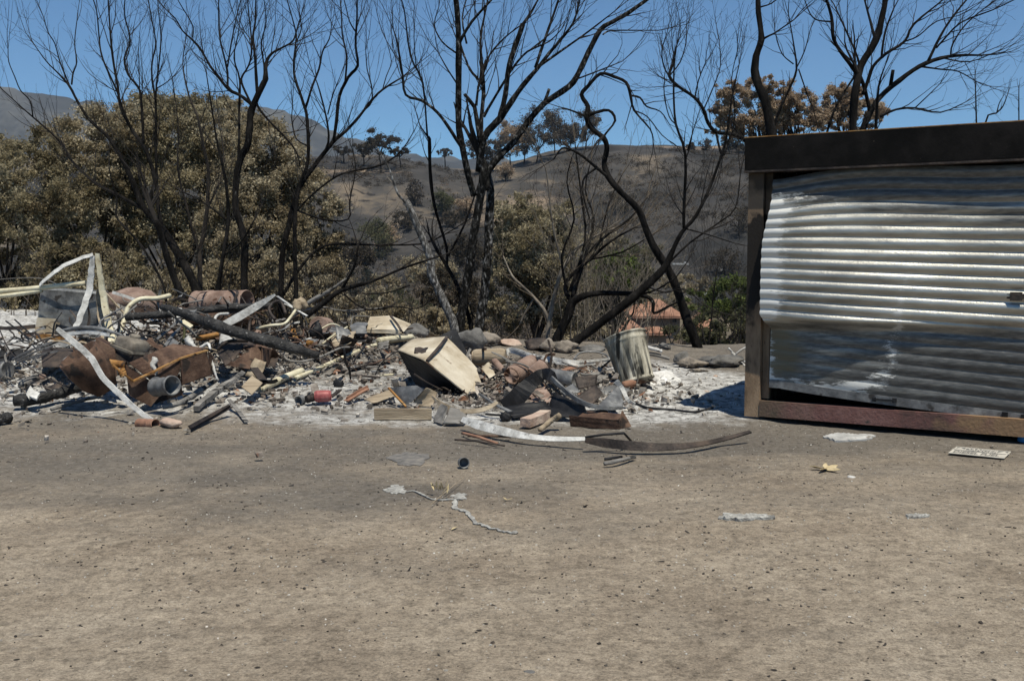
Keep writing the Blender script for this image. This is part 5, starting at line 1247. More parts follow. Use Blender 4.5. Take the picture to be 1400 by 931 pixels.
# ---- small engine on the rusted garden machine
mw = empty('garden_machine', G(205, 545), 'burned out rusty garden machine carrying a small engine at the front of the left heap', 'machine')
boxy('chassis', [((172, 498, 'v', 566), (204, 520, 'v', 562), (206, 556, 'v', 562), (176, 540, 'v', 566)), ((204, 520, 'v', 562), (246, 492, 'v', 556), (246, 508, 'v', 556), (206, 556, 'v', 562)),
    ((176, 496, 'v', 566), (236, 470, 'v', 545), (282, 476, 'v', 545), (205, 519, 'v', 562)), ((246, 492, 'v', 556), (283, 481, 'v', 550), (288, 513, 'v', 550), (248, 527, 'v', 556)),
    ((206, 530, 'v', 552), (246, 512, 'v', 548), (250, 540, 'v', 548), (206, 554, 'v', 552))], 'rust', parent=mw, cr=.22, t=1.0)
boxy('side_panel', [((247, 493, 'v', 557.5), (282, 482, 'v', 551.5), (287, 512, 'v', 551.5), (249, 526, 'v', 557.5)), ((284, 480, 'v', 549), (292, 487, 'v', 547), (292, 510, 'v', 547), (288, 513, 'v', 549))], 'rust', parent=mw, cr=.35, t=.9)
boxy('front_plate', [((130, 462, 10.2), (157, 478, 10.1), (160, 515, 10.0), (138, 503, 10.1)), ((130, 462, 10.2), (157, 478, 10.1), (160, 474, 10.8), (137, 461, 10.8))], 'rust', parent=mw, cr=.25)
bar('rail', [(154, 499, 'v', 568), (170, 512, 'v', 568), (182, 521, 'v', 567), (210, 508, 'v', 562), (246, 490, 'v', 556), (283, 479, 'v', 550)], 5, 2.2, 'rust_orange', parent=mw, curve=False)
en = boxy('engine', [((157, 480, 10.15), (198, 488, 10.0), (196, 502, 10.0), (160, 496, 10.1)), ((198, 488, 10.0), (204, 474, 10.4), (203, 492, 10.4), (196, 502, 10.0))], 'rust_dark', parent=mw, t=4)
mb = MB()
c0 = at(180, 474, 10.2); k = pxs(10.2); Rt = Euler((math.radians(-8), math.radians(12), math.radians(-30))).to_matrix()
def rbox(mb, c, d, R, r=.25):
    """rounded box by superellipse"""
    n, m_ = 20, 10; vs = []
    for i in range(m_ + 1):
        ph = -math.pi / 2 + math.pi * i / m_
        for j in range(n):
            th = 2 * math.pi * j / n
            f = lambda a: math.copysign(abs(a) ** .45, a)
            vs.append(Vector(c) + R @ Vector((d[0] / 2 * f(math.cos(ph)) * f(math.cos(th)), d[1] / 2 * f(math.cos(ph)) * f(math.sin(th)), d[2] / 2 * f(math.sin(ph)))))
    fs = [(i * n + j, i * n + (j + 1) % n, (i + 1) * n + (j + 1) % n, (i + 1) * n + j) for i in range(m_) for j in range(n)]
    mb.add(vs, fs)
rbox(mb, c0, (42 * k, 34 * k, 25 * k), Rt)
mb.strip([c0 + Rt @ Vector((x * 22 * k, y * 18 * k, -4 * k)) for x, y in ((-1, -.9), (-.9, -1), (0, -1.02), (.9, -1), (1, -.9), (1.02, 0), (1, .9), (0, 1.02), (-1, .9), (-1.02, 0), (-1, -.9))], 3.5 * k, 2 * k, (0, 0, 1))
tk = mb.build('fuel_tank', 'tank' if 'tank' in MT else 'wood', en)
MT['tank'] = mat('ash_dusted_tank', [(.10, .085, .07), (.19, .165, .135), (.30, .27, .22)], 7, .7, .2, .2, 30)
tk.data.materials.clear(); tk.data.materials.append(MT['tank'])
mb = MB(); up_ = Rt @ Vector((0, 0, 1)); cc = c0 + Rt @ Vector((-2 * k, 4 * k, 12 * k)); mb.lathe(cc, cc + up_ * 5 * k, [(0, 7 * k), (.2, 7.2 * k), (.8, 7 * k), (1, 5.5 * k), (1, 0)], 20)
mb.build('fuel_cap', MT['tank'], en)
drum('starter', (150, 496, 9.85), (172, 499, 9.85), 5, 'rust_orange', parent=en, n=16)
drum('crank', (165, 504, 9.8), (170, 514, 9.8), 5, 'rust_orange', parent=en, n=14)
drum('muffler', (203, 478, 10.3), (203, 498, 10.25), 9, 'rust_dark', parent=en, n=16)
wh = drum('wheel_rim', (212, 529, 'v', 566), (236, 527, 'v', 569), 12.5, 'steel', parent=mw, openb=True, prof=[(0, 1), (.1, 1.12), (.2, .95), (.45, .92), (.5, 1.0), (.55, .92), (.8, .95), (.92, 1.12), (1, 1.08)])
drum('hood', (106, 484, 'v', 562), (146, 532, 'v', 558), 29, 'rust', parent=mw, opena=True, prof=[(0, 1), (.3, 1.02), (.7, .9), (1, .55)], taper=.5)
pipe('hood_rim', [(91, 502, 9.8), (88, 494, 9.8), (98, 486, 10.0), (112, 478, 10.2), (128, 468, 10.4)], 2.6, 'steel_pale', parent=mw, n=8)
pipe('melted_drip', [(213, 490, 9.85), (208, 500, 9.8), (214, 508, 9.8), (210, 516, 9.8)], [4, 3, 2, 1], 'white', 'white melted plastic drooping over the side of the garden machine', 'melted plastic', rough=.5, n=7)
pipe('melted_drip', [(286, 487, 10.4), (291, 498, 10.35), (294, 510, 10.3), (297, 519, 10.3)], [2.2, 2, 1.6, 1.2], 'white', 'white melted cord hanging at the right end of the garden machine', 'melted plastic', rough=.4, n=7)
pipe('melted_drip', [(257, 463, 10.9), (262, 472, 10.8), (272, 476, 10.8), (284, 470, 10.8), (287, 477, 10.7)], [4.5, 3.5, 1.8, 2, 1.4], 'white', 'lumpy white melted plastic draped above the garden machine', 'melted plastic', rough=.5, n=8)
pipe('orange_bar', [(268, 463, 11.5), (285, 460, 11.5), (299, 457, 11.5)], 3.6, 'rust_orange', 'bright orange rusted bar above the right end of the garden machine', 'bar', n=4)
# strips and rods in front
bar('fallen_strip', [(78, 449, 9.35), (100, 467, 9.3), (125, 490, 9.2), (140, 515, 9.15), (165, 540, 9.1), (190, 562, 9.03), (209, 576, 8.97)], [5, 8, 8, 7, 7, 6, 6], 3, 'white', 'long white metal strip leaning from the heap down to the clay pipe', 'metal strip', side=(.7, 0, .7), jig=.3)
drum('clay_pipe', (190, 579, 8.95), (213, 580, 8.8), 7, 'copper', 'short red brown clay pipe at the foot of the long white strip', 'pipe', openb=True, n=20)
rockt('brick_stone', 231, 586, (34, 24, 18), 'stone_pink', 'blocky pale pinkish stone next to the clay pipe', 'stone', 8, .1)
bar('trough', [(258, 587, 'g', .03), (285, 572, 'g', .04), (314, 556, 'g', .10)], 9, 1, 'rust_dark', 'narrow rusty trough lying flat right of the pinkish stone', 'channel', side=(.3, .9, .2), L=True, curve=False)
bar('slat', [(337, 577, 'g', .02), (326, 562, 'g', .04), (313, 546, 'g', .10)], 6, 1.2, 'wood_grey', 'short grey slat crossing the end of the rusty trough', 'slat')
bar('grey_log', [(268, 558, 'g', .05), (292, 538, 'g', .10), (318, 520, 'g', .16), (333, 508, 'g', .25)], [8, 10, 8, 4], 7, 'wood_grey', 'weathered grey plank end sloping into the heap behind the trough', 'plank', jig=.5)
pipe('grey_branch', [(222, 557, 'g', .06), (250, 549, 'g', .08), (275, 533, 'g', .12), (298, 518, 'g', .2)], [3, 4, 4, 3], 'wood_grey', 'grey bent branch lying below the wheel rim', 'branch', rough=.25)
pipe('charred_log', [(20, 548, 'g', .09), (60, 543, 'g', .10), (105, 530, 'g', .13), (150, 520, 'g', .16)], [8, 8, 7, 6], 'alligator', 'thick charred log lying on ash in front of the tipped hood', 'log', rough=.2, n=10)
pipe('charred_log', [(-5, 574, 'g', .05), (14, 570, 'g', .06)], 7, 'alligator', 'short charred chunk at the left edge of the photo', 'log', rough=.25, n=9)
boxy('cut_block', [((36, 540, 9.75), (42, 528, 9.85), (48, 536, 9.8), (40, 546, 9.7)), ((42, 533, 9.8), (55, 538, 9.75), (50, 547, 9.65), (40, 542, 9.7))], 'white', 'small white angular offcut standing on the thick charred log', 'block', t=3)
pipe('pale_log', [(30, 527, 'g', .06), (55, 513, 'g', .08), (75, 500, 'g', .14), (82, 489, 'g', .28)], [6, 6, 4, 3], 'wood_grey', 'grey burned branch pointing up right toward the tipped hood', 'branch', rough=.2)
drum('wheel_hub', (-6, 507, 'g', .12), (11, 506, 'g', .12), 11, 'steel', 'small grey hub with a white rim at the left edge', 'wheel', prof=[(0, .9), (.3, 1), (.6, 1.0), (.62, 1.15), (1, 1.15)])
for i, (a, b, w) in enumerate([((17, 492), (71, 468), 3.2), ((22, 494), (72, 473), 2.4), ((26, 495), (80, 480), 3.0)]):
    bar('chrome_bar', [(a[0], a[1], 10.6), ((a[0] + b[0]) / 2, (a[1] + b[1]) / 2 - 2, 10.9), (b[0], b[1], 11.2)], w, 1.3, 'steel', ['upper grey bar of the bundle left of the tipped hood', 'middle thin grey bar of the bundle left of the tipped hood', 'lower grey bar of the bundle left of the tipped hood'][i], 'bar', side=(0, .3, 1))
boxy('open_box', [((56, 482, 11.2), (100, 480, 11.2), (96, 502, 10.9), (58, 502, 10.9)), ((56, 482, 11.2), (100, 480, 11.2), (100, 476, 11.9), (62, 476, 11.9))], 'rust_dark', 'low dark steel box on the ash behind the tipped hood', 'box')
pipe('rod', [(0, 452, 11.5), (8, 470, 11.2), (20, 487, 10.9), (55, 512, 10.3), (98, 531, 9.9)], .9, 'rust_dark', 'long thin rod curving over the ash at the far left', 'rod', n=5)
bar('flat_bar', [(-8, 448, 12.4), (15, 449, 12.3), (48, 446, 12.2)], 5, 1.5, 'rust_dark', 'dark flat bar lying level on the ash left of the bin', 'bar', side=(0, .2, 1))
for i, q in enumerate([((8, 439), (50, 470)), ((20, 437), (52, 466)), ((28, 452), (50, 478))]):
    pipe('thin_stick', [(q[0][0], q[0][1], 12.2), (q[1][0], q[1][1], 11.8)], 1.1, 'black' if i < 2 else 'wood_grey', ['upper black stick on the ash left of the bin', 'second black stick on the ash left of the bin', 'grey stick on the ash below the two black ones'][i], 'stick', n=5)
pipe('curved_band', [(85, 452, 11.2), (110, 448, 11.1), (140, 450, 11.0), (168, 459, 10.9)], [2.2, 3, 3, 1.5], 'steel', 'dark curved band sweeping toward the engine from the bin', 'band', n=6)
bar('curved_band', [(92, 457, 11.15), (120, 454, 11.05), (150, 458, 10.95)], 5, 1, 'steel_pale', 'pale flat band just under the dark curved band', 'band', side=(0, .3, 1))
pipe('charred_stick', [(70, 560, 'g', .03), (110, 548, 'g', .05), (140, 541, 'g', .06)], 2.4, 'wood_grey', 'pale stick in the shadow of the tipped hood', 'stick', rough=.2)
# middle of left heap
bar('blue_channel', [(211, 467, 11.6), (228, 453, 11.8), (245, 438, 12.0)], 9, 3, 'steel', 'blue grey metal channel standing up right of the engine', 'channel', side=(.7, 0, .7))
plate('yellow_offcut', ((244, 440, 11.9), (252, 438, 12.0), (264, 446, 11.9), (260, 449, 11.8)), 'cream', 'small pale yellow offcut at the top of the blue grey channel', 'offcut', t=2.5, cr=.1)
bar('grey_channel', [(225, 475, 11.4), (236, 459, 11.6), (246, 449, 11.7)], 5, 2, 'steel', 'thin grey channel beside the blue grey one', 'channel')
plate('teal_plate', ((230, 472, 11.3), (238, 463, 11.4), (245, 469, 11.3), (236, 477, 11.2)), 'steel', 'small blue grey plate behind the machine chassis', 'plate', t=2)
pipe('green_rod', [(252, 447, 11.8), (252, 458, 11.7), (250, 468, 11.6)], 1.8, 'leaf_greygreen', 'short greenish rod standing above the machine chassis', 'rod', n=6)
bar('cut_board', [(262, 428, 12.3), (268, 422, 12.5)], 8, 3, 'steel', 'short blue grey bar end beside the drum hoop', 'bar')
boxy('square_lug', [((241, 422, 11.9), (249, 422, 11.9), (250, 434, 11.8), (242, 435, 11.8))], 'steel_pale', 'small square bracket on the upper end of the cracked beam', 'bracket', t=3)
boxy('rusty_cabinet', [((344, 475, 11.0), (358, 474, 11.1), (359, 501, 11.0), (344, 500, 10.9)), ((318, 496, 10.9), (344, 475, 11.0), (344, 501, 10.9), (322, 497, 10.9)), ((326, 474, 11.6), (352, 470, 11.7), (370, 477, 11.4), (345, 481, 11.0)), ((358, 475, 11.05), (371, 477, 11.6), (368, 500, 11.5), (359, 502, 10.95)), ((310, 500, 10.8), (316, 494, 10.8), (347, 501, 10.8), (347, 505, 10.75))], 'rust', 'rusty box cabinet under the cracked charred beam, open side to the right', 'cabinet', cr=.18, t=1)
boxy('bent_hopper', [((300, 470, 11.3), (318, 468, 11.4), (334, 472, 11.2), (318, 496, 10.9)), ((300, 470, 11.3), (318, 496, 10.9), (308, 500, 10.8), (296, 480, 11.2)), ((318, 468, 11.4), (345, 466, 11.6), (350, 471, 11.5), (334, 473, 11.2))], 'rust_dark', 'curved dark rusty hopper to the left of the rusty box cabinet', 'hopper', cr=.5)
plate('cone_scrap', ((303, 452, 11.6), (318, 463, 11.4), (308, 466, 11.3), (299, 470, 11.4)), 'steel_pale', 'pale cone shaped scrap under the cracked beam', 'scrap', seed=3)
pipe('elbow_pipe', [(298, 478, 11.1), (306, 470, 11.1), (316, 466, 11.2), (338, 466, 11.4)], 2.4, 'rust_dark', 'rusty elbow pipe above the curved hopper', 'pipe', n=8)
plate('shovel_blade', ((330, 529, 10.2), (345, 514, 10.5), (359, 524, 10.3), (344, 540, 9.95)), 'wood', 'diamond shaped tan metal plate propped against the cream pipe', 'plate', t=1.4, cr=.2)
bar('dark_sheet', [(347, 503, 10.6), (356, 515, 10.5), (362, 524, 10.4)], 12, 1.5, 'rust_dark', 'dark steel flap hanging below the rusty box cabinet', 'flap')
pipe('white_pipe', [(356, 532, 'g', .06), (385, 518, 'g', .07), (413, 507, 'g', .08)], 5.2, 'cream', 'thick cream pipe end nearest the diamond shaped plate', 'pipe', hollow=True, n=12)
pipe('white_pipe', [(404, 517, 'g', .05), (440, 502, 'g', .06), (480, 484, 'g', .08), (520, 470, 'g', .10), (566, 462, 'g', .12)], 3.2, 'cream', 'long cream pipe running back to the tipped cabinet', 'pipe', hollow=True, n=10)
pipe('white_pipe', [(518, 466, 'g', .16), (540, 463, 'g', .18), (563, 461, 'g', .18)], 4.6, 'cream', 'short cream pipe section below the angular panel', 'pipe', hollow=True, n=12)
bar('flat_board', [(460, 510, 'g', .03), (495, 501, 'g', .03), (540, 490, 'g', .03)], [12, 13, 8], 2, 'rust_dark', 'flat dark brown board lying along the cream pipe', 'board', side=(.3, 1, 0))
rockt('red_lump', 458, 512, (14, 12, 9), 'copper', 'rusty red lump at the near end of the flat dark board', 'lump', 9, .3)
fe = drum('red_cylinder', (430, 542, 'g', .09), (453, 541, 'g', .09), 8.2, 'red', 'scorched red metal cylinder lying in front of the heaps', 'cylinder', prof=[(0, .75), (.08, .95), (.2, 1), (.8, 1), (.93, .9), (1, .6)])
drum('valve', (419, 546, 'g', .07), (430, 543, 'g', .08), 5.5, 'rust_dark', parent=fe, n=14)
drum('grey_cup', (408, 548, 'g', .05), (414, 546, 'g', .05), 6.5, 'steel', 'small grey cup with a dark centre left of the red cylinder', 'cup', n=18, opena=True)
rockt('burned_motor', 463, 530, (18, 14, 14), 'black', 'small round black motor behind the red cylinder', 'motor', 10, .25)
bar('dark_wedge', [(452, 543, 'g', .04), (465, 533, 'g', .10)], 6, 2, 'rust_dark', 'dark wedge of steel right of the red cylinder', 'bar')
bar('red_angle', [(473, 548, 'g', .04), (488, 539, 'g', .08), (503, 531, 'g', .12)], 8, 1.2, 'copper', 'orange red angle strip leaning left of the flat panels', 'metal strip', L=True, curve=False)
for i, (a, b, w, m, lb) in enumerate([((479, 513), (520, 516), 4, 'rust_dark', 'dark flat strip nearest the pipe in the gap between the heaps'), ((498, 502), (520, 501), 3, 'wood_grey', 'thin grey strip beside the flat dark board'), ((508, 508), (531, 507), 4, 'steel', 'blue grey strip in the gap between the heaps'), ((520, 513), (538, 512), 3, 'cream', 'small cream strip close to the tipped cabinet'), ((494, 520), (510, 519), 4, 'black', 'small black tube in the gap between the heaps')]):
    bar('loose_strip', [(a[0], a[1], 'g', .03), (b[0], b[1], 'g', .03)], w, 1.5, m, lb, 'metal strip', side=(0, 1, .3), group='strips between the heaps')

# ---- centre heap
cab = empty('tipped_cabinet', G(600, 548), 'cream enamel cabinet tipped on its corner, door side open to the left', 'cabinet')
A_, B_, C_, D_ = (612, 462, 11.5), (652, 504, 11.2), (644, 543, 10.9), (583, 494, 10.6)
plate('side_panel', (A_, B_, C_, D_), 'creammetal', parent=cab, t=1.5, cr=.35, n=10)
plate('top_panel', ((544, 478, 11.3), (566, 463, 11.9), (611, 461, 11.52), (583, 495, 10.62)), 'creammetal', parent=cab, t=1.5, cr=.5, n=10)
plate('corner_flap', ((651, 505, 11.2), (659, 529, 11.0), (646, 543, 10.9), (636, 540, 10.9)), 'creammetal', parent=cab, t=1.5, cr=.4)
boxy('inner_shell', [((544, 480, 11.3), (583, 496, 10.65), (636, 541, 10.95), (570, 528, 11.1)), ((544, 480, 11.3), (566, 466, 11.9), (600, 520, 12.0), (572, 528, 11.2)), ((566, 466, 11.9), (614, 462, 11.7), (650, 510, 11.8), (600, 522, 12.0))], 'black', parent=cab, cr=.4)
plate('open_door', ((596, 462, 11.95), (623, 449, 12.2), (645, 497, 11.9), (622, 497, 11.7)), 'black', parent=cab, t=1.4, cr=.3)
bar('edge_trim', [(611, 461, 11.45), (600, 475, 11.0), (584, 493, 10.58)], 4, 2, 'rust_dark', parent=cab)
bar('edge_trim', [(583, 495, 10.56), (610, 518, 10.7), (638, 540, 10.85)], 2.2, 1.5, 'rust', parent=cab)
bar('shelf', [(566, 511, 10.5), (583, 522, 10.5), (604, 533, 10.6)], 4, 1.5, 'rust_dark', parent=cab)
plate('charred_flake', ((567, 476, 11.15), (588, 474, 11.3), (582, 484, 10.95), (566, 483, 11.0)), 'rust_dark', parent=cab, t=1.2, cr=1.4, seed=8)
drum('hole', (629, 515, 10.92), (629, 515, 10.98), 1.9, 'black', parent=cab, n=12)
bar('timber_block', [(512, 566, 'g', .06), (550, 566, 'g', .06), (590, 566, 'g', .06)], 8, 15, 'wood', 'squared tan timber lying in front of the tipped cabinet', 'timber', side=(0, 1, 0), curve=False)
plate('fallen_sheet', ((532, 530, 'g', .18), (570, 527, 'g', .24), (580, 533, 'g', .20), (556, 556, 'g', .03)), 'steel', 'grey panel with a rusty edge leaning left of the tipped cabinet', 'panel', t=1, cr=.3)
bar('rust_edge', [(531, 530, 'g', .2), (543, 543, 'g', .12), (555, 556, 'g', .04)], 3, 2, 'rust_orange', 'rusty orange edge strip along the leaning grey panel', 'metal strip')
plate('tan_panel', ((560, 556, 'g', .03), (583, 530, 'g', .22), (598, 536, 'g', .16), (590, 557, 'g', .03)), 'wood', 'brown panel standing behind the squared timber', 'panel', t=1.3)
plate('flat_sheet', ((498, 545, 'g', .05), (540, 532, 'g', .10), (543, 540, 'g', .09), (508, 552, 'g', .03)), 'wood', 'flat tan sheet left of the leaning grey panel', 'sheet', t=1, cr=1.0)
plate('charred_board', ((592, 576, 'g', .02), (604, 552, 'g', .16), (612, 556, 'g', .16), (604, 580, 'g', .02)), 'wood_grey', 'ash grey charred board leaning at the end of the squared timber', 'board', t=2.5, cr=.6)
plate('charred_board', ((606, 580, 'g', .02), (616, 556, 'g', .16), (640, 562, 'g', .12), (634, 580, 'g', .02)), 'wood_grey', 'wide flaking grey board next to the leaning ash grey one', 'board', t=2, cr=1.4, seed=3)
bar('curled_lath', [(591, 542, 'g', .20), (604, 552, 'g', .16), (630, 562, 'g', .12), (660, 560, 'g', .14), (680, 550, 'g', .2)], [3, 5, 6, 6, 4], 2, 'wood', 'long curled tan lath under the tipped cabinet', 'lath', side=(0, .5, 1))
st = bar('bent_strip', [(632, 573, 'g', .10), (655, 581, 'g', .09), (690, 590, 'g', .08), (725, 597, 'g', .07), (760, 600, 'g', .07), (800, 600, 'g', .09)], [7, 13, 12, 8, 7, 5], 1.4, 'white', 'long pale bent metal strip along the front of the centre heap', 'metal strip', side=(.2, .6, .8))
bar('twisted_strip', [(800, 602, 'g', .10), (825, 605, 'g', .08), (860, 609, 'g', .07), (905, 611, 'g', .06), (950, 608, 'g', .06), (990, 600, 'g', .06), (1026, 590, 'g', .10)], [6, 13, 13, 11, 8, 7, 6], 2, 'rust_dark', 'twisted metal strip whose dark side curves across to the garage', 'metal strip', side=(0, 0, 1), twist=(0.1, -1.25))
pipe('bent_bar', [(800, 598, 'g', .12), (825, 594, 'g', .14), (853, 592, 'g', .15), (863, 603, 'g', .05)], 1.8, 'black', 'thin black bar with a square bend above the twisted strip', 'bar', curve=False, n=6)
# burned sheet metal in the middle
bar('black_band', [(690, 560, 'g', .06), (710, 540, 'g', .19), (728, 522, 'g', .29), (742, 512, 'g', .35), (753, 514, 'g', .34), (762, 530, 'g', .23)], [30, 26, 20, 18, 16, 10], 1.2, 'black', 'broad sooty black band of sheet metal looping up in the centre heap', 'sheet', side=(.15, .45, .9))
plate('black_triangle', ((688, 532, 'g', .24), (706, 540, 'g', .19), (700, 562, 'g', .04), (690, 560, 'g', .05)), 'black', 'black triangular scrap left of the looping black band', 'scrap')
bar('sweeping_tube', [(754, 516, 'g', .35), (775, 536, 'g', .26), (800, 552, 'g', .18), (830, 558, 'g', .14), (850, 557, 'g', .12)], [5, 6, 6, 5, 3], 3, 'steel', 'grey tube sweeping down right from the black band', 'tube', side=(0, 0, 1))
bar('black_under_sheet', [(700, 570, 'g', .04), (740, 562, 'g', .08), (780, 566, 'g', .07), (830, 562, 'g', .07)], [8, 18, 20, 8], 1.5, 'black', 'crumpled black sheet lying below the sweeping tube', 'sheet', side=(0, 1, .35))
boxy('sheet_box', [((778, 568, 'g', .10), (845, 574, 'g', .09), (847, 587, 'g', 0), (780, 583, 'g', 0)), ((845, 574, 'g', .09), (851, 561, 'g', .15), (863, 583, 'g', .01), (847, 587, 'g', 0)), ((780, 578, 'g', .03), (800, 562, 'g', .10), (850, 566, 'g', .10), (846, 582, 'g', .03))], 'rust', 'low rusty tray full of ash at the right end of the centre heap', 'tray', cr=.3)
plate('leaning_plate', ((812, 560, 'g', .10), (846, 527, 'g', .24), (853, 552, 'g', .12), (851, 559, 'g', .09)), 'steel', 'grey steel plate with an orange stain leaning above the rusty tray', 'plate', t=1.2)
plate('dark_plate', ((778, 548, 'g', .15), (815, 526, 'g', .26), (824, 538, 'g', .20), (806, 558, 'g', .09)), 'rust_dark', 'dark curved plate left of the orange stained plate', 'plate', t=1.2, cr=1.0)
plate('dark_plate', ((785, 516, 'g', .26), (817, 512, 'g', .27), (815, 527, 'g', .18), (790, 533, 'g', .15)), 'rust_dark', 'flat dark plate behind the other sheet metal pieces', 'plate', t=1.2, cr=.7, seed=5)
plate('grey_flap', ((766, 534, 'g', .20), (784, 524, 'g', .25), (793, 536, 'g', .18), (772, 541, 'g', .15)), 'steel', 'small grey flap between the black band and the dark plates', 'flap', t=1, cr=.6)
bar('hammer_strip', [(842, 521, 'g', .27), (850, 530, 'g', .20), (858, 546, 'g', .09), (868, 552, 'g', .04)], [8, 6, 5, 3], 1.5, 'steel_pale', 'pale bent bracket beside the orange stained plate', 'bracket', side=(1, 0, 0))
pipe('ground_cable', [(860, 548, 'g', .02), (885, 557, 'g', .02), (920, 560, 'g', .02), (950, 563, 'g', .02), (975, 557, 'g', .02)], 1.6, 'black', 'blackened cable lying over the ash toward the garage shadow', 'cable', n=6)
tank = drum('small_tank', (646, 489, 'g', .20), (692, 487, 'g', .20), 11.5, 'wood', 'small tan tank lying on its side behind the tipped cabinet', 'tank', prof=[(0, .7), (.05, .93), (.12, 1), (.72, 1), (.74, 1.05), (.77, 1), (.82, 1.05), (.85, 1), (.93, .93), (1, .7)], n=26)
bar('lug', [(660, 478, 'g', .3), (664, 477, 'g', .31)], 3, 3, 'rust', parent=tank)
drum('canister', (699, 514, 'g', .20), (728, 496, 'g', .26), 13, 'rust_pale', 'fat pinkish rusty canister behind the looping black band', 'canister', prof=[(0, .75), (.1, 1), (.45, 1), (.5, .8), (.55, 1), (.9, 1), (1, .7)])
drum('canister', (728, 513, 'g', .22), (745, 499, 'g', .30), 11, 'rust_pale', 'second rusty canister closer to the looping black band', 'canister', prof=[(0, .75), (.1, 1), (.9, 1), (1, .7)])
drum('grey_cylinder', (752, 514, 'g', .22), (786, 519, 'g', .20), 10.5, 'steel', 'grey cylinder lying right of the looping black band', 'cylinder', prof=[(0, .96), (.06, 1), (.92, 1), (1, .97)])
plate('cream_flap', ((658, 503, 11.6), (669, 495, 11.8), (679, 517, 11.4), (670, 520, 11.3)), 'creammetal', 'small cream flap standing right of the tipped cabinet', 'flap', t=1)
pipe('rust_tube', [(676, 494, 12.0), (690, 510, 11.7), (700, 524, 11.4)], 5, 'rust_pale', 'rusty tube leaning behind the thin wires', 'tube')
for i, q in enumerate([[(683, 512), (700, 500), (735, 490)], [(688, 514), (706, 502), (736, 493)], [(690, 508), (712, 498), (740, 488)]]):
    pipe('thin_wire', [(a, b, 11.0 + j * .2) for j, (a, b) in enumerate(q)], .8, 'black', ['upper thin black wire arching over the canisters', 'lower thin black wire arching over the canisters', 'middle thin black wire arching over the canisters'][i], 'wire', n=5)
bar('black_rod', [(688, 505, 11.2), (703, 515, 11.0), (718, 524, 10.9)], 4, 3, 'black', 'black flat rod crossing the thin wires', 'bar')
bar('black_rod', [(735, 489, 11.2), (741, 500, 11.0), (747, 511, 10.9)], 6, 3, 'black', 'black tapered bar standing above the looping band', 'bar')
bar('gutter', [(689, 484, 'g', .18), (700, 479, 'g', .22), (725, 487, 'g', .2), (755, 492, 'g', .18), (790, 497, 'g', .15), (834, 492, 'g', .15)], [6, 8, 8, 8, 8, 6], 2.5, 'white', 'long dented white gutter strip behind the canisters', 'gutter', side=(0, .5, 1), L=True)
bar('white_board', [(712, 483, 'g', .12), (732, 486, 'g', .12)], 7, 2, 'white', 'short white board behind the white gutter strip', 'board')
pipe('iron_hoop', [(784, 493, 15.2), (792, 483, 15.2), (810, 481, 15.2), (828, 485, 15.2), (836, 496, 15.2)], 1.3, 'steel', 'thin iron hoop arching left of the tilted dustbin', 'hoop', n=6)
# dustbin
dbn = G(872, 527); a_, b_ = at(872, 522, dbn.y), at(854, 458, dbn.y + .15)
kd = pxs(dbn.y); mb = MB()
n_ = 48; prof = []
R0, R1 = 24.0 * kd, 29.5 * kd
def rr_(u): return R0 + (R1 - R0) * u
ax = (b_ - a_); L_ = ax.length; t_ = ax.normalized(); e1 = t_.cross(Vector((0, 1, 0))).normalized(); e2 = t_.cross(e1)
rings = [(0, 0, 0), (0, .97, 0), (0, 1.03, 0), (.03, 1.04, 0), (.05, 1.0, 0), (.08, 1.0, 1), (.80, 1.0, 1), (.83, 1.0, 0), (.86, 1.03, 0), (.89, 1.0, 0), (.96, 1.0, 0), (.975, 1.05, 0), (1.0, 1.05, 0), (1.0, .98, 0), (.97, .97, 0), (.05, .95, 0), (.05, 0, 0)]
vs = []
for u, q, rb in rings:
    for j in range(n_):
        th = 2 * math.pi * j / n_
        r = rr_(u) * q - (.012 if rb and (j // 2) % 2 else 0) + .012 * math.sin(3 * th + 1 + u * 2) * (q > 0)
        vs.append(a_ + ax * u + e1 * (r * math.cos(th)) + e2 * (r * math.sin(th)) * 1.0)
mb.add(vs, [(i * n_ + j, i * n_ + (j + 1) % n_, (i + 1) * n_ + (j + 1) % n_, (i + 1) * n_ + j) for i in range(len(rings) - 1) for j in range(n_)])
MT['bin'] = mat('scorched_galvanised_bin', [(.06, .057, .048), (.27, .25, .20), (.54, .51, .43)], 2.6, .7, .1, .2, 40, (2.6, 2.6, .5), spots=(.04, .037, .03), spotscale=4, spotpos=.60, contrast=(.36, .62))
mb.build('dustbin', 'bin', None, label='tilted galvanised dustbin with a fluted scorched body and open top', cat='dustbin')
pipe('clay_tube', [(852, 527, 'g', .05), (872, 522, 'g', .07), (888, 515, 'g', .08)], 5.5, 'copper', 'red brown tube lying under the tilted dustbin', 'pipe')
pipe('clay_tube', [(768, 509, 'g', .10), (780, 505, 'g', .10), (796, 502, 'g', .10)], 4, 'copper', 'red brown tube left of the tilted dustbin', 'pipe')
bar('brick', [(718, 578, 'g', .06), (735, 572, 'g', .06), (746, 566, 'g', .06)], 16, 12, 'stone_pink', 'squared pinkish block behind the pale bent strip', 'block', side=(1, .2, 0), curve=False)
pipe('plaster_stick', [(738, 588, 'g', .05), (752, 576, 'g', .09), (766, 568, 'g', .14)], [3, 4, 4], 'wood', 'knobbly tan stick beside the pinkish block', 'stick', rough=.3)
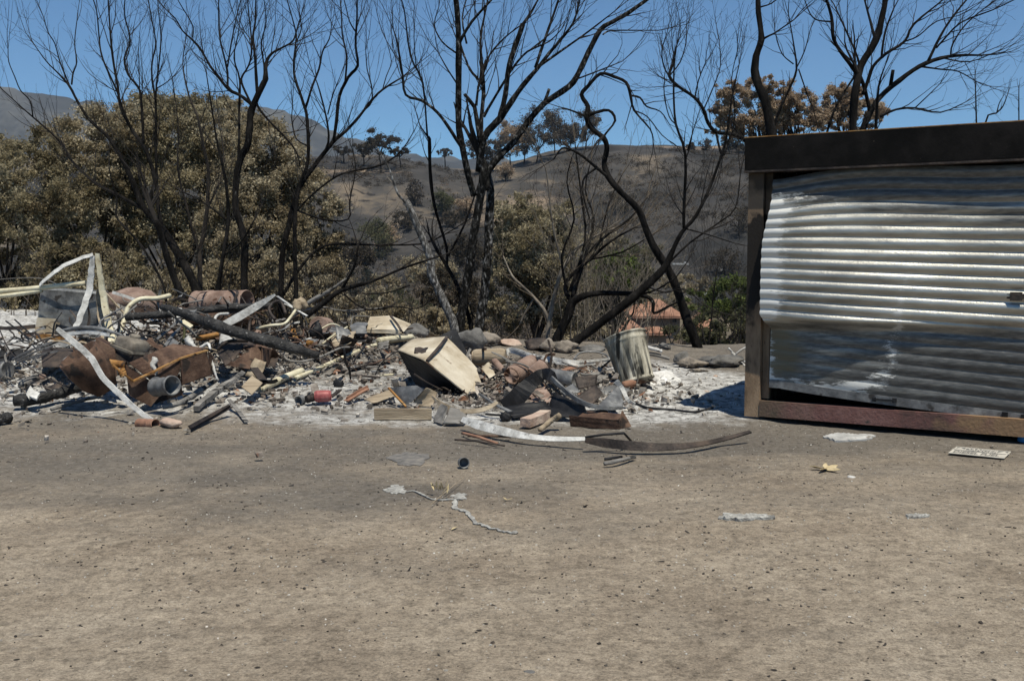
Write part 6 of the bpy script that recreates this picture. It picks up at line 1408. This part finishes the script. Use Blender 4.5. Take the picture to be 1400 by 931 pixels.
for i, (a, b, c, r, m, lb) in enumerate([((632, 592), (655, 598), (680, 606), 2, 'copper', 'reddish rod in front of the centre heap'), ((622, 601), (650, 603), (690, 609), 1.4, 'rust_dark', 'dark thin rod in front of the reddish one'), ((640, 596), (668, 596), (698, 597), 1.6, 'rust', 'rusty rod partly under the pale bent strip'), ((826, 634), (845, 630), (868, 624), 2.8, 'wood_grey', 'grey charred stick in front of the twisted strip'), ((826, 628), (838, 626), (850, 624), 2, 'black', 'short black stick beside the grey charred one')]):
    pipe('loose_rod', [(a[0], a[1], 'g', .03), (b[0], b[1], 'g', .04), (c[0], c[1], 'g', .03)], r, m, lb, 'rod', n=6, rough=.2)
plate('rusty_sheet', ((716, 536, 'g', .06), (745, 528, 'g', .10), (758, 548, 'g', .04), (728, 556, 'g', .02)), 'rust_pale', 'pinkish dusty sheet showing through the looping black band', 'sheet', cr=1.0, seed=21)
plate('crumpled_sheet', ((757, 536, 'g', .20), (800, 555, 'g', .16), (806, 574, 'g', .04), (746, 566, 'g', .04)), 'black', 'sooty black crumpled sheet in the hollow under the sweeping grey tube', 'panel', cr=1.0, seed=22)
plate('crumpled_sheet', ((690, 556, 'g', .10), (744, 548, 'g', .14), (760, 566, 'g', .06), (702, 572, 'g', .02)), 'black', 'sooty black crumpled sheet left of the pinkish block', 'panel', cr=1.0, seed=23)
pipe('black_pipe', [(664, 566, 'g', .05), (700, 568, 'g', .05), (742, 564, 'g', .06)], 1.6, 'black', 'thin black pipe lying level behind the pale bent strip', 'pipe', n=6)
bar('grey_angle', [(655, 538, 'g', .22), (676, 552, 'g', .14), (698, 563, 'g', .08)], [4, 5, 9], 2, 'steel', 'grey angle iron slanting down right from the tipped cabinet', 'angle iron')
rockt('burned_motor', 692, 577, (16, 14, 18), 'black', 'round black motor tucked behind the pale bent strip', 'motor', 31, .35)
# boulders and rocks along the yard edge
for i, (px, py, w, h, m, lb) in enumerate([
    (570, 464, 44, 22, 'stone_grey', 'sooty grey boulder behind the top of the tipped cabinet'),
    (643, 486, 46, 40, 'stone_grey', 'tall sooty grey boulder at the foot of the three central trunks'),
    (665, 474, 36, 24, 'stone', 'brownish boulder right of the tall sooty one'),
    (698, 474, 36, 11, 'stone_pink', 'flat pale pink stone in the row of boulders'),
    (735, 480, 44, 18, 'rust_dark', 'dark brown boulder in the row right of the flat pink stone'),
    (748, 482, 22, 22, 'stone', 'angular brown boulder beside the black stump'),
    (775, 484, 34, 22, 'stone', 'rounded tan boulder touching the leaning trunk foot'),
    (812, 482, 40, 12, 'stone_grey', 'low grey rock left of the tilted dustbin'),
    (948, 504, 42, 16, 'stone', 'split brown rock on the ash right of the tilted dustbin'),
    (935, 500, 26, 20, 'stone_grey', 'dark broken rock with a charred face right of the dustbin'),
    (990, 503, 60, 20, 'stone_grey', 'long charred rock at the foot of the twisted tree'),
    (958, 509, 26, 6, 'stone', 'thin flat stone in front of the split brown rock'),
    (909, 478, 20, 10, 'stone_grey', 'small grey rock behind the white ash heap'),
    (979, 515, 8, 4, 'stone_pink', 'small pink stone on the grey ash near the garage'),
    (966, 536, 10, 4, 'stone_pink', 'small pale stone at the edge of the garage shadow'),
    (947, 558, 5, 4, 'white', 'tiny white stone at the tip of the garage shadow')]):
    rockt('boulder' if w > 30 else 'rock', px, py, (w, w * .8, h), m, lb, 'boulder' if w > 30 else 'rock', 20 + i, .5 if px > 900 else .28, group='rocks along the yard edge')
for i, q in enumerate([[(866, 478), (880, 474), (905, 480)], [(870, 486), (890, 484), (915, 490)], [(860, 470), (874, 462), (884, 458)]]):
    bar('charred_slab', [(a, b, 14.0) for a, b in q], 7, 2.5, 'wood_grey' if i else 'steel_pale', ['pale slab edge behind the right of the dustbin', 'grey slab behind the white ash heap', 'grey slab hidden behind the dustbin'][i], 'slab', side=(0, 1, .4))
for i, q in enumerate([[(1000, 482), (1008, 490), (1018, 500)], [(1006, 484), (1014, 478), (1026, 472)], [(996, 476), (1008, 488), (1022, 497)]]):
    pipe('pale_stick', [(a, b, 15) for a, b in q], 1.5, 'steel_pale', ['lower pale stick beside the garage post', 'pale stick rising toward the garage post', 'pale stick crossing the other two beside the garage post'][i], 'stick', n=5)
# white ash heap
mb = MB(); p = G(903, 524)
rs = np.random.RandomState(9); rnd = random.Random(9)
for i in range(46):
    rx = rs.normal() * .11; ry = rs.normal() * .10; hh = max(0, .17 - (rx * rx + ry * ry) * 7)
    mb.rock(p + Vector((rx, ry, hh * .55)), (rs.uniform(.03, .07), rs.uniform(.03, .07), rs.uniform(.03, .06)), i, .4, 2)
mb.rock(p + Vector((0, 0, .03)), (.23, .19, .12), 3, .3, 3)
mb.build('white_ash', 'ash', None, kind='stuff', label='crumbled heap of white ash right of the tilted dustbin')

# ---- things lying on the open dirt
rockt('charcoal_stone', 725, 920, (20, 14, 11), 'stone_grey', 'dark pitted stone alone near the bottom of the photo', 'stone', 51, .2)
rockt('pale_stone', 747, 897, (11, 8, 6), 'stone', 'small tan pebble above the dark pitted stone', 'stone', 52, .15)
rockt('white_chip', 1327, 872, (15, 8, 5), 'white', 'white chip on the dirt at the lower right', 'chip', 53, .2)
for i, (px, py, w, m, lb) in enumerate([(885, 744, 9, 'white', 'tiny white chip on the dirt right of the melted aluminium trail'), (790, 872, 7, 'stone', 'little buff pebble up right of the small tan pebble'), (932, 758, 8, 'rust_dark', 'black crumb of charcoal on the dirt below the grey bark strip'), (1292, 786, 8, 'rust_dark', 'black crumb of charcoal on the dirt at the right'), (388, 727, 9, 'stone_grey', 'dark pebble alone on the dirt left of centre'), (1164, 653, 14, 'white', 'white flake beside the dried star shaped leaf'), (606, 810, 8, 'rust_dark', 'black crumb on the dirt in the centre foreground'), (1258, 665, 8, 'stone', 'little tan pebble below the fallen sign'), (170, 725, 8, 'rust_dark', 'black crumb on the dirt at the left')]):
    rockt('chip' if m == 'white' else 'pebble', px, py, (w, w * .8, w * .45), m, lb, 'chip' if m == 'white' else 'pebble', 60 + i, .2, group='small stones and chips on the dirt')
mb = MB(); q = G(634, 640); k = pxs(q.y); Ax = Vector((.25, -1, .15)).normalized()
mb.lathe(q + Vector((-.01, .03, 7 * k)), q + Vector((-.01, .03, 7 * k)) + Ax * 12 * k, [(0, 0), (0, 7 * k), (1, 7.6 * k), (1, 6.8 * k), (.1, 6.3 * k), (.1, 0)], 22)
mb.build('tin_can', 'steel', None, label='small open grey can lying on the dirt in front of the centre heap', cat='can')
def flat_blob(name, px, py, rx, ry, m, label, cat, seed, h=.006, jag=.25, n=64, group=None):
    rnd = random.Random(seed); mb = MB(); c = G(px, py); top = []; bot = []
    ph = [rnd.random() * 6 for _ in range(4)]
    for i in range(n):
        th = 2 * math.pi * i / n; q = 1 + jag * (math.sin(3 * th + ph[0]) * .5 + math.sin(5 * th + ph[1]) * .4 + .3 * math.sin(11 * th + ph[2]) + rnd.uniform(-.2, .2))
        g = G(px + rx * q * math.cos(th), py - ry * q * math.sin(th))
        top.append(g + Vector((0, 0, h + rnd.uniform(0, h)))); bot.append(g + Vector((0, 0, .001)))
    c1 = c + Vector((0, 0, h * 1.8)); c2 = c + Vector((0, 0, .001))
    fs = [(i, (i + 1) % n, 2 * n) for i in range(n)] + [(n + (i + 1) % n, n + i, 2 * n + 1) for i in range(n)] + [(i, n + i, n + (i + 1) % n, (i + 1) % n) for i in range(n)]
    mb.add(top + bot + [c1, c2], fs, True)
    return mb.build(name, m, None, label=label, cat=cat, group=group)
MT['tar'] = mat('dusty_tar', [(.075, .072, .07), (.14, .132, .125), (.21, .19, .17)], 14, .95)
flat_blob('flat_sheet', 1160, 599, 33, 5, 'steel_pale', 'flat torn grey sheet on the dirt just outside the garage sill', 'sheet', 1, .01, .18)
flat_blob('tar_disc', 560, 628, 26, 9, 'tar', 'flat blackened disc pressed into the dirt left of the open can', 'disc', 2, .004, .22)
flat_blob('bark_strip', 1018, 709, 34, 3.2, 'melt', 'thin grey curled bark like strip on the dirt in front of the garage', 'strip', 3, .012, .3)
flat_blob('bark_strip', 1253, 707, 14, 1.8, 'melt', 'short thin grey flake strip on the dirt at the right', 'strip', 4, .01, .3)
flat_blob('melted_puddle', 541, 670, 14, 6, 'melt', 'grey melted aluminium patch at the left end of the trail', 'melted aluminium', 5, .004, .3)
flat_blob('melted_puddle', 628, 679, 10, 4, 'melt', 'grey melted aluminium patch above the zigzag trail', 'melted aluminium', 6, .004, .35)
rnd = random.Random(4)
W = [G(x, y, .008) for x, y in [(556, 672), (566, 671), (580, 677), (590, 682), (605, 683), (620, 682), (633, 682)]]
mb = MB(); mb.strip(curve3(W), [.008 + .012 * rnd.random() for _ in range(len(curve3(W)))], .006, side=(0, 1, 0)); mb.build('melted_trail', 'melt', None, label='thin melted aluminium trail joining the two grey patches', cat='melted aluminium')
W = [G(x, y, .006) for x, y in [(624, 684), (620, 692), (632, 697), (641, 702), (645, 709), (655, 716), (668, 720), (680, 724), (692, 727), (703, 729)]]
C = curve3(W); C = [c + Vector((rnd.gauss(0, .006), rnd.gauss(0, .01), 0)) for c in C]
mb = MB(); mb.strip(C, [.014 + .03 * abs(math.sin(i * .9)) * (1 - i / len(C)) for i in range(len(C))], .006, side=(.2, 1, 0)); mb.rock(C[-1], (.02, .02, .012), 2, .3); mb.build('melted_trail', 'melt', None, label='zigzag trail of melted aluminium ending in a pale bead', cat='melted aluminium')
tg = pipe('fallen_twig', [(588, 690, 'g', .03), (606, 675, 'g', .03), (622, 662, 'g', .04), (637, 650, 'g', .03)], [.4, .7, .6, .3], 'wood', 'dry fallen twig with curled yellow leaves beside the melted trail', 'twig', n=5)
mb = MB()
for i in range(9):
    p = G(594 + i * 2.2 + rnd.uniform(-2, 2), 672 + rnd.uniform(-4, 3), .04); d = Vector((rnd.uniform(-.4, .4), rnd.uniform(-.5, .5), rnd.uniform(.3, 1))).normalized()
    mb.strip([p, p + d * .02, p + d * .045, p + d * .06], [.002, .014, .012, .002], .0015)
mb.build('leaf', 'leafdry', tg)
mb = MB(); c = G(1129, 641, .012)
for a0 in (2.9, 4.0, .4, 5.4, 1.2):
    d = Vector((math.cos(a0), math.sin(a0) * 1.2, .15)); mb.strip([c, c + d * .035, c + d * .075, c + d * .11], [.012, .05, .035, .003], .003, twist=(0, .3, .5, .6))
mb.build('dry_leaf', 'leafdry', None, label='dried yellow star shaped leaf on the dirt in front of the garage', cat='leaf')
mb = MB(); c = G(693, 683, .01)
for a0 in (0, 2.3, 4.2):
    d = Vector((math.cos(a0), math.sin(a0), .3)); mb.strip([c, c + d * .02, c + d * .035], [.006, .012, .002], .002)
mb.build('dry_leaf', 'leafdry', None, label='small yellow curled leaf right of the zigzag trail', cat='leaf')
mb = MB(); c = G(617, 724, .008); mb.strip([c, c + Vector((.015, .03, .004)), c + Vector((.03, .06, 0))], [.004, .018, .003], .002); mb.build('dry_leaf', 'leafdry', None, label='single narrow yellow leaf below the zigzag trail', cat='leaf')
# blue lid at the garage sill
q = G(1402, 606); mb = MB(); mb.lathe(q + Vector((.06, .05, .004)), q + Vector((.06, .05, .055)), [(0, 0), (0, .088), (.1, .092), (.9, .09), (1, .086), (1, .078), (.85, .074), (.85, 0)], 32)
mb.build('blue_lid', 'blue', None, label='round blue plastic lid at the right end of the garage sill', cat='tub')
# fallen warning sign
sA, sB, sC = G(1303, 612, .006), G(1377, 619, .006), G(1376, 629, .006)
sD = G(1304, 622, .006)
ux = (sB - sA).normalized(); wS = (sB - sA).length; uy = (sA - sD); uy = (uy - ux * uy.dot(ux)); hS = uy.length; uy.normalize(); uz = ux.cross(uy); RS = Matrix((ux, uy, uz)).transposed()
cS = (sA + sB + sC + sD) / 4 + Vector((0, 0, .012))
sg = empty('warning_sign', cS, 'small rectangular warning plate lying face up on the dirt near the blue lid', 'sign')
MT['signw'] = mat('weathered_sign_face', [(.34, .32, .28), (.46, .43, .38), (.55, .52, .46)], 9, .8)
mb = MB(); mb.box(cS, (wS, hS, .004), RS); mb.build('plate', 'signw', sg)
def text(body, x, y, size, wid, m='ink', lift=.0035):
    cu = bpy.data.curves.new('lettering', 'FONT'); cu.body = body; cu.size = size; cu.align_x = 'CENTER'; cu.align_y = 'CENTER'; cu.extrude = .0003; cu.offset = size * .02
    ob = bpy.data.objects.new('lettering', cu); COL.objects.link(ob); bpy.context.view_layer.update()
    me = bpy.data.meshes.new_from_object(ob.evaluated_get(bpy.context.evaluated_depsgraph_get())); bpy.data.objects.remove(ob)
    wide = wid / (max(v.co.x for v in me.vertices) - min(v.co.x for v in me.vertices))
    for v in me.vertices: v.co = RS @ Vector((v.co.x * wide + x, v.co.y + y, v.co.z + lift))
    me.materials.clear(); me.materials.append(MT[m]); return link('lettering', me, (0, 0, 0), sg)
mb = MB(); mb.box(cS + RS @ Vector((0, hS * .19, .0025)), (wS * .94, hS * .46, .0012), RS); mb.build('black_bar', 'ink', sg)
text('DANGER', 0, hS * .19, hS * .46, wS * .62, 'signw', .0038)
text('DIESEL FUEL', -wS * .03, -hS * .26, hS * .40, wS * .82, 'ink')
for s_ in (-1, 1):
    mb = MB(); cc = cS + RS @ Vector((s_ * wS * .40, hS * .19, .0038)); r_ = hS * .16
    mb.add([cc + RS @ Vector((-r_, -r_, 0)), cc + RS @ Vector((r_, -r_, 0)), cc + RS @ Vector((0, r_, 0))], [(0, 1, 2)], True); mb.build('triangle_mark', 'signw', sg)

# ---- loose scrap: one thing each, scattered through the heaps
rnd = random.Random(77)
def scatter_pts(n, regs, seed):
    r = random.Random(seed); out = []
    while len(out) < n:
        cx, cy, sx, sy, hmin, hmax, w = r.choices(regs, [q[6] for q in regs])[0]
        x, y = r.gauss(cx, sx), r.gauss(cy, sy)
        if y < 9.0 or (y > edge(x) + .4) or ((Vector((x, y, 0)) - P0).dot(U) > -.15 and (Vector((x, y, 0)) - P0).dot(NN) < .2) : continue
        out.append((x, y, Hs(x, y) + r.uniform(hmin, hmax)))
    return out
REG = [(-4.2, 12.3, 1.3, .9, .0, .36, 5), (-2.5, 13.6, .9, .9, 0, .12, 2), (-1.7, 14.8, .9, .7, 0, .15, 1.2), (.1, 11.2, .6, .5, 0, .08, 1.5), (.5, 13.4, .8, .5, 0, .05, .6)]
MS = ['rust', 'rust', 'rust_dark', 'steel', 'rust_dark', 'wood_grey', 'wood', 'black', 'wood_grey', 'rust_dark']
REGT = [(-4.6, 12.6, 1.2, .6, .10, .46, 4), (-3.2, 12.9, .9, .6, .05, .34, 3), (.1, 11.3, .5, .4, .02, .15, .8)]
protos = {}
def inst(kind, m, p, rot, sc, label, cat, group):
    key = (kind, m)
    if key not in protos:
        mb = MB(); r = random.Random(len(kind) * 7 + len(protos))
        if kind == 'scrap_sheet': mb.sheet([(-.14, -.09, 0), (.14, -.1, 0), (.12, .1, .01), (-.13, .08, 0)], .004, 6, .018, len(protos))
        elif kind == 'scrap_bar': mb.strip(curve3([Vector(q) for q in [(-.3, 0, 0), (-.12, .02, .03), (.08, -.01, .015), (.2, .02, .06), (.3, -.03, .05)]], 3), .026, .004, twist=[.09 * i for i in range(13)])
        elif kind == 'scrap_tube': mb.tube(curve3([Vector(q) for q in [(-.28, 0, 0), (-.14, .05, .05), (.05, -.02, .07), (.16, .03, .02), (.26, -.06, -.03)]], 3), .008, 6)
        elif kind == 'burned_stick': mb.tube([(-.3, 0, 0), (-.1, .03, .01), (.08, .01, .03), (.3, .04, 0)], [.012, .017, .013, .006], 6, True, .3, r)
        elif kind == 'chunk': mb.rock((0, 0, 0), (.07, .055, .045), len(protos), .3, 2)
        protos[key] = mb.mesh(kind, MT[m])
    ob = bpy.data.objects.new(kind, protos[key]); COL.objects.link(ob); ob.location = p; ob.rotation_euler = rot; ob.scale = (sc,) * 3
    WLOC[ob.name] = Vector(p)
    return tag(ob, label, cat, group)
COLN = {'rust': 'rusty', 'rust_pale': 'pale rusty', 'rust_dark': 'dark', 'steel': 'grey', 'steel_pale': 'pale grey', 'wood_grey': 'ashy grey', 'wood': 'tan', 'creammetal': 'cream', 'black': 'sooty black', 'rust_orange': 'orange rusted'}
def heapname(x): return 'left heap' if x < -2.9 else ('gap between the heaps' if x < -.7 else 'centre heap')
KN = {'scrap_sheet': ('bent sheet metal scrap', 'scrap'), 'scrap_bar': ('flat metal bar', 'bar'), 'scrap_tube': ('bent thin tube', 'tube'), 'burned_stick': ('burned stick', 'stick'), 'chunk': ('broken chunk', 'chunk')}
for p in scatter_pts(240, REG, 5):
    kind = rnd.choice(['scrap_sheet', 'scrap_sheet', 'scrap_bar', 'scrap_bar', 'scrap_tube', 'scrap_tube', 'burned_stick', 'chunk'])
    m = rnd.choice(MS)
    if kind == 'burned_stick': m = rnd.choice(['wood_grey', 'black', 'wood_grey'])
    if kind == 'chunk': m = rnd.choice(['wood', 'rust_pale', 'rust_dark', 'wood_grey'])
    hn = heapname(p[0]); lab = '%s %s lying in the %s' % (COLN[m], KN[kind][0], hn)
    inst(kind, m, p, (rnd.gauss(0, .45), rnd.gauss(0, .4), rnd.uniform(0, 6.28)), rnd.uniform(.4, 1.1), lab, KN[kind][1], '%s %ss in the %s' % (COLN[m], KN[kind][0], hn))
for p in scatter_pts(150, REGT, 15):
    kind = rnd.choice(['scrap_bar', 'scrap_tube', 'scrap_tube', 'scrap_bar', 'scrap_sheet'])
    m = rnd.choice(['rust_dark', 'rust', 'steel', 'rust_dark', 'wood_grey', 'rust_dark', 'black'])
    hn = heapname(p[0]); lab = '%s %s lying in the %s' % (COLN[m], KN[kind][0], hn)
    inst(kind, m, p, (rnd.gauss(0, .6), rnd.gauss(0, .55), rnd.uniform(0, 6.28)), rnd.uniform(.5, 1.5), lab, KN[kind][1], '%s %ss in the %s' % (COLN[m], KN[kind][0], hn))
# rubble nobody could count
def rubble(name, n, regs, m, seed, smin, smax, label, flat=False, lift=.0):
    rs = np.random.RandomState(seed); w = np.array([r[6] for r in regs], float); idx = rs.choice(len(regs), n, p=w / w.sum()); R = np.array([r[:4] for r in regs])[idx]
    x = R[:, 0] + rs.normal(size=n) * R[:, 2]; y = R[:, 1] + rs.normal(size=n) * R[:, 3]
    q = (x - P0.x) * U.x + (y - P0.y) * U.y; w2 = (x - P0.x) * NN.x + (y - P0.y) * NN.y
    ok = (y < edge(x) + .3) & (y > 3.2) & ~((q > -.12) & (w2 < .12)); x = x[ok]; y = y[ok]; n = len(x)
    z = H(x, y) + lift * rs.rand(n)
    s = smin + (smax - smin) * rs.rand(n) ** 3
    base = np.array([(-1, -1, -1), (1, -1, -1), (1, 1, -1), (-1, 1, -1), (-1, -1, 1), (1, -1, 1), (1, 1, 1), (-1, 1, 1)], float)
    V = base[None] * (1 + rs.uniform(-.45, .3, (n, 8, 3)))
    V *= (np.stack([rs.uniform(.5, 2.6, n) if flat else rs.uniform(.6, 1.4, n), rs.uniform(.4, 1.2, n), (rs.uniform(.06, .2, n) if flat else rs.uniform(.35, .9, n))], 1) * s[:, None])[:, None, :]
    an = rs.rand(n) * 6.28; ti = rs.normal(size=n) * (.45 if flat else .3)
    c, s_ = np.cos(ti), np.sin(ti); X0, Z0 = V[..., 0] * c[:, None] - V[..., 2] * s_[:, None], V[..., 0] * s_[:, None] + V[..., 2] * c[:, None]
    c, s_ = np.cos(an), np.sin(an); X1, Y1 = X0 * c[:, None] - V[..., 1] * s_[:, None], X0 * s_[:, None] + V[..., 1] * c[:, None]
    V = np.stack([X1 + x[:, None], Y1 + y[:, None], Z0 + z[:, None] + s[:, None] * .25], 2).reshape(-1, 3)
    f = np.array([(0, 3, 2, 1), (4, 5, 6, 7), (0, 1, 5, 4), (1, 2, 6, 5), (2, 3, 7, 6), (3, 0, 4, 7)])
    Fq = (np.arange(n)[:, None, None] * 8 + f[None]).reshape(-1, 4)
    link(name, npmesh(name, V, Fq, m, False), kind='stuff', label=label)
RB = mat('mixed_rubble', [(.035, .03, .028), (.12, .10, .085), (.26, .23, .20), (.42, .40, .37)], 3.5, .9, 0, island=.5, contrast=(.3, .7), spots=(.17, .08, .045), spotscale=5, spotpos=.6)
RP = mat('pale_rubble', [(.20, .175, .15), (.36, .33, .29), (.55, .53, .49)], 6, .95, 0, island=.35)
RD = mat('charcoal_crumbs', [(.018, .016, .015), (.05, .043, .038), (.10, .08, .065)], 6, .9, 0, island=.4)
REG = REG + [(.25, 11.5, .55, .6, 0, 0, 2.5)]
WREG = REG + [(-5.5, 11, 1.5, 1.5, 0, 0, 2), (-1, 10.4, 2.0, .4, 0, 0, 1.5), (.5, 10.2, .6, .3, 0, 0, 1)]
rubble('rubble', 9000, WREG, RB, 1, .004, .030, 'small burned rubble and ash lumps covering both scrap heaps', lift=.05)
rubble('rubble', 6500, REG, RB, 2, .006, .042, 'flat splinters and flakes of burned scrap in both heaps', True, lift=.10)
rubble('rubble', 3500, WREG + [(1.7, 12.4, .6, 1.2, 0, 0, 2)], RP, 3, .003, .016, 'pale ash crumbs over the scrap heaps', lift=.03)
DREG = [(0, 6.5, 3.5, 1.8, 0, 0, 3), (0, 9, 4, 1.5, 0, 0, 3), (0, 4.5, 2, .8, 0, 0, 1.2)]
rubble('gravel', 14000, DREG, RP, 4, .0010, .0050, 'pale grit and tiny stones on the dirt')
rubble('gravel', 9000, DREG, RD, 5, .0012, .0062, 'charcoal crumbs and burned bits on the dirt')
rubble('leaf_litter', 700, DREG, RD, 6, .003, .012, 'thin burned twigs and leaf scraps on the dirt', True)
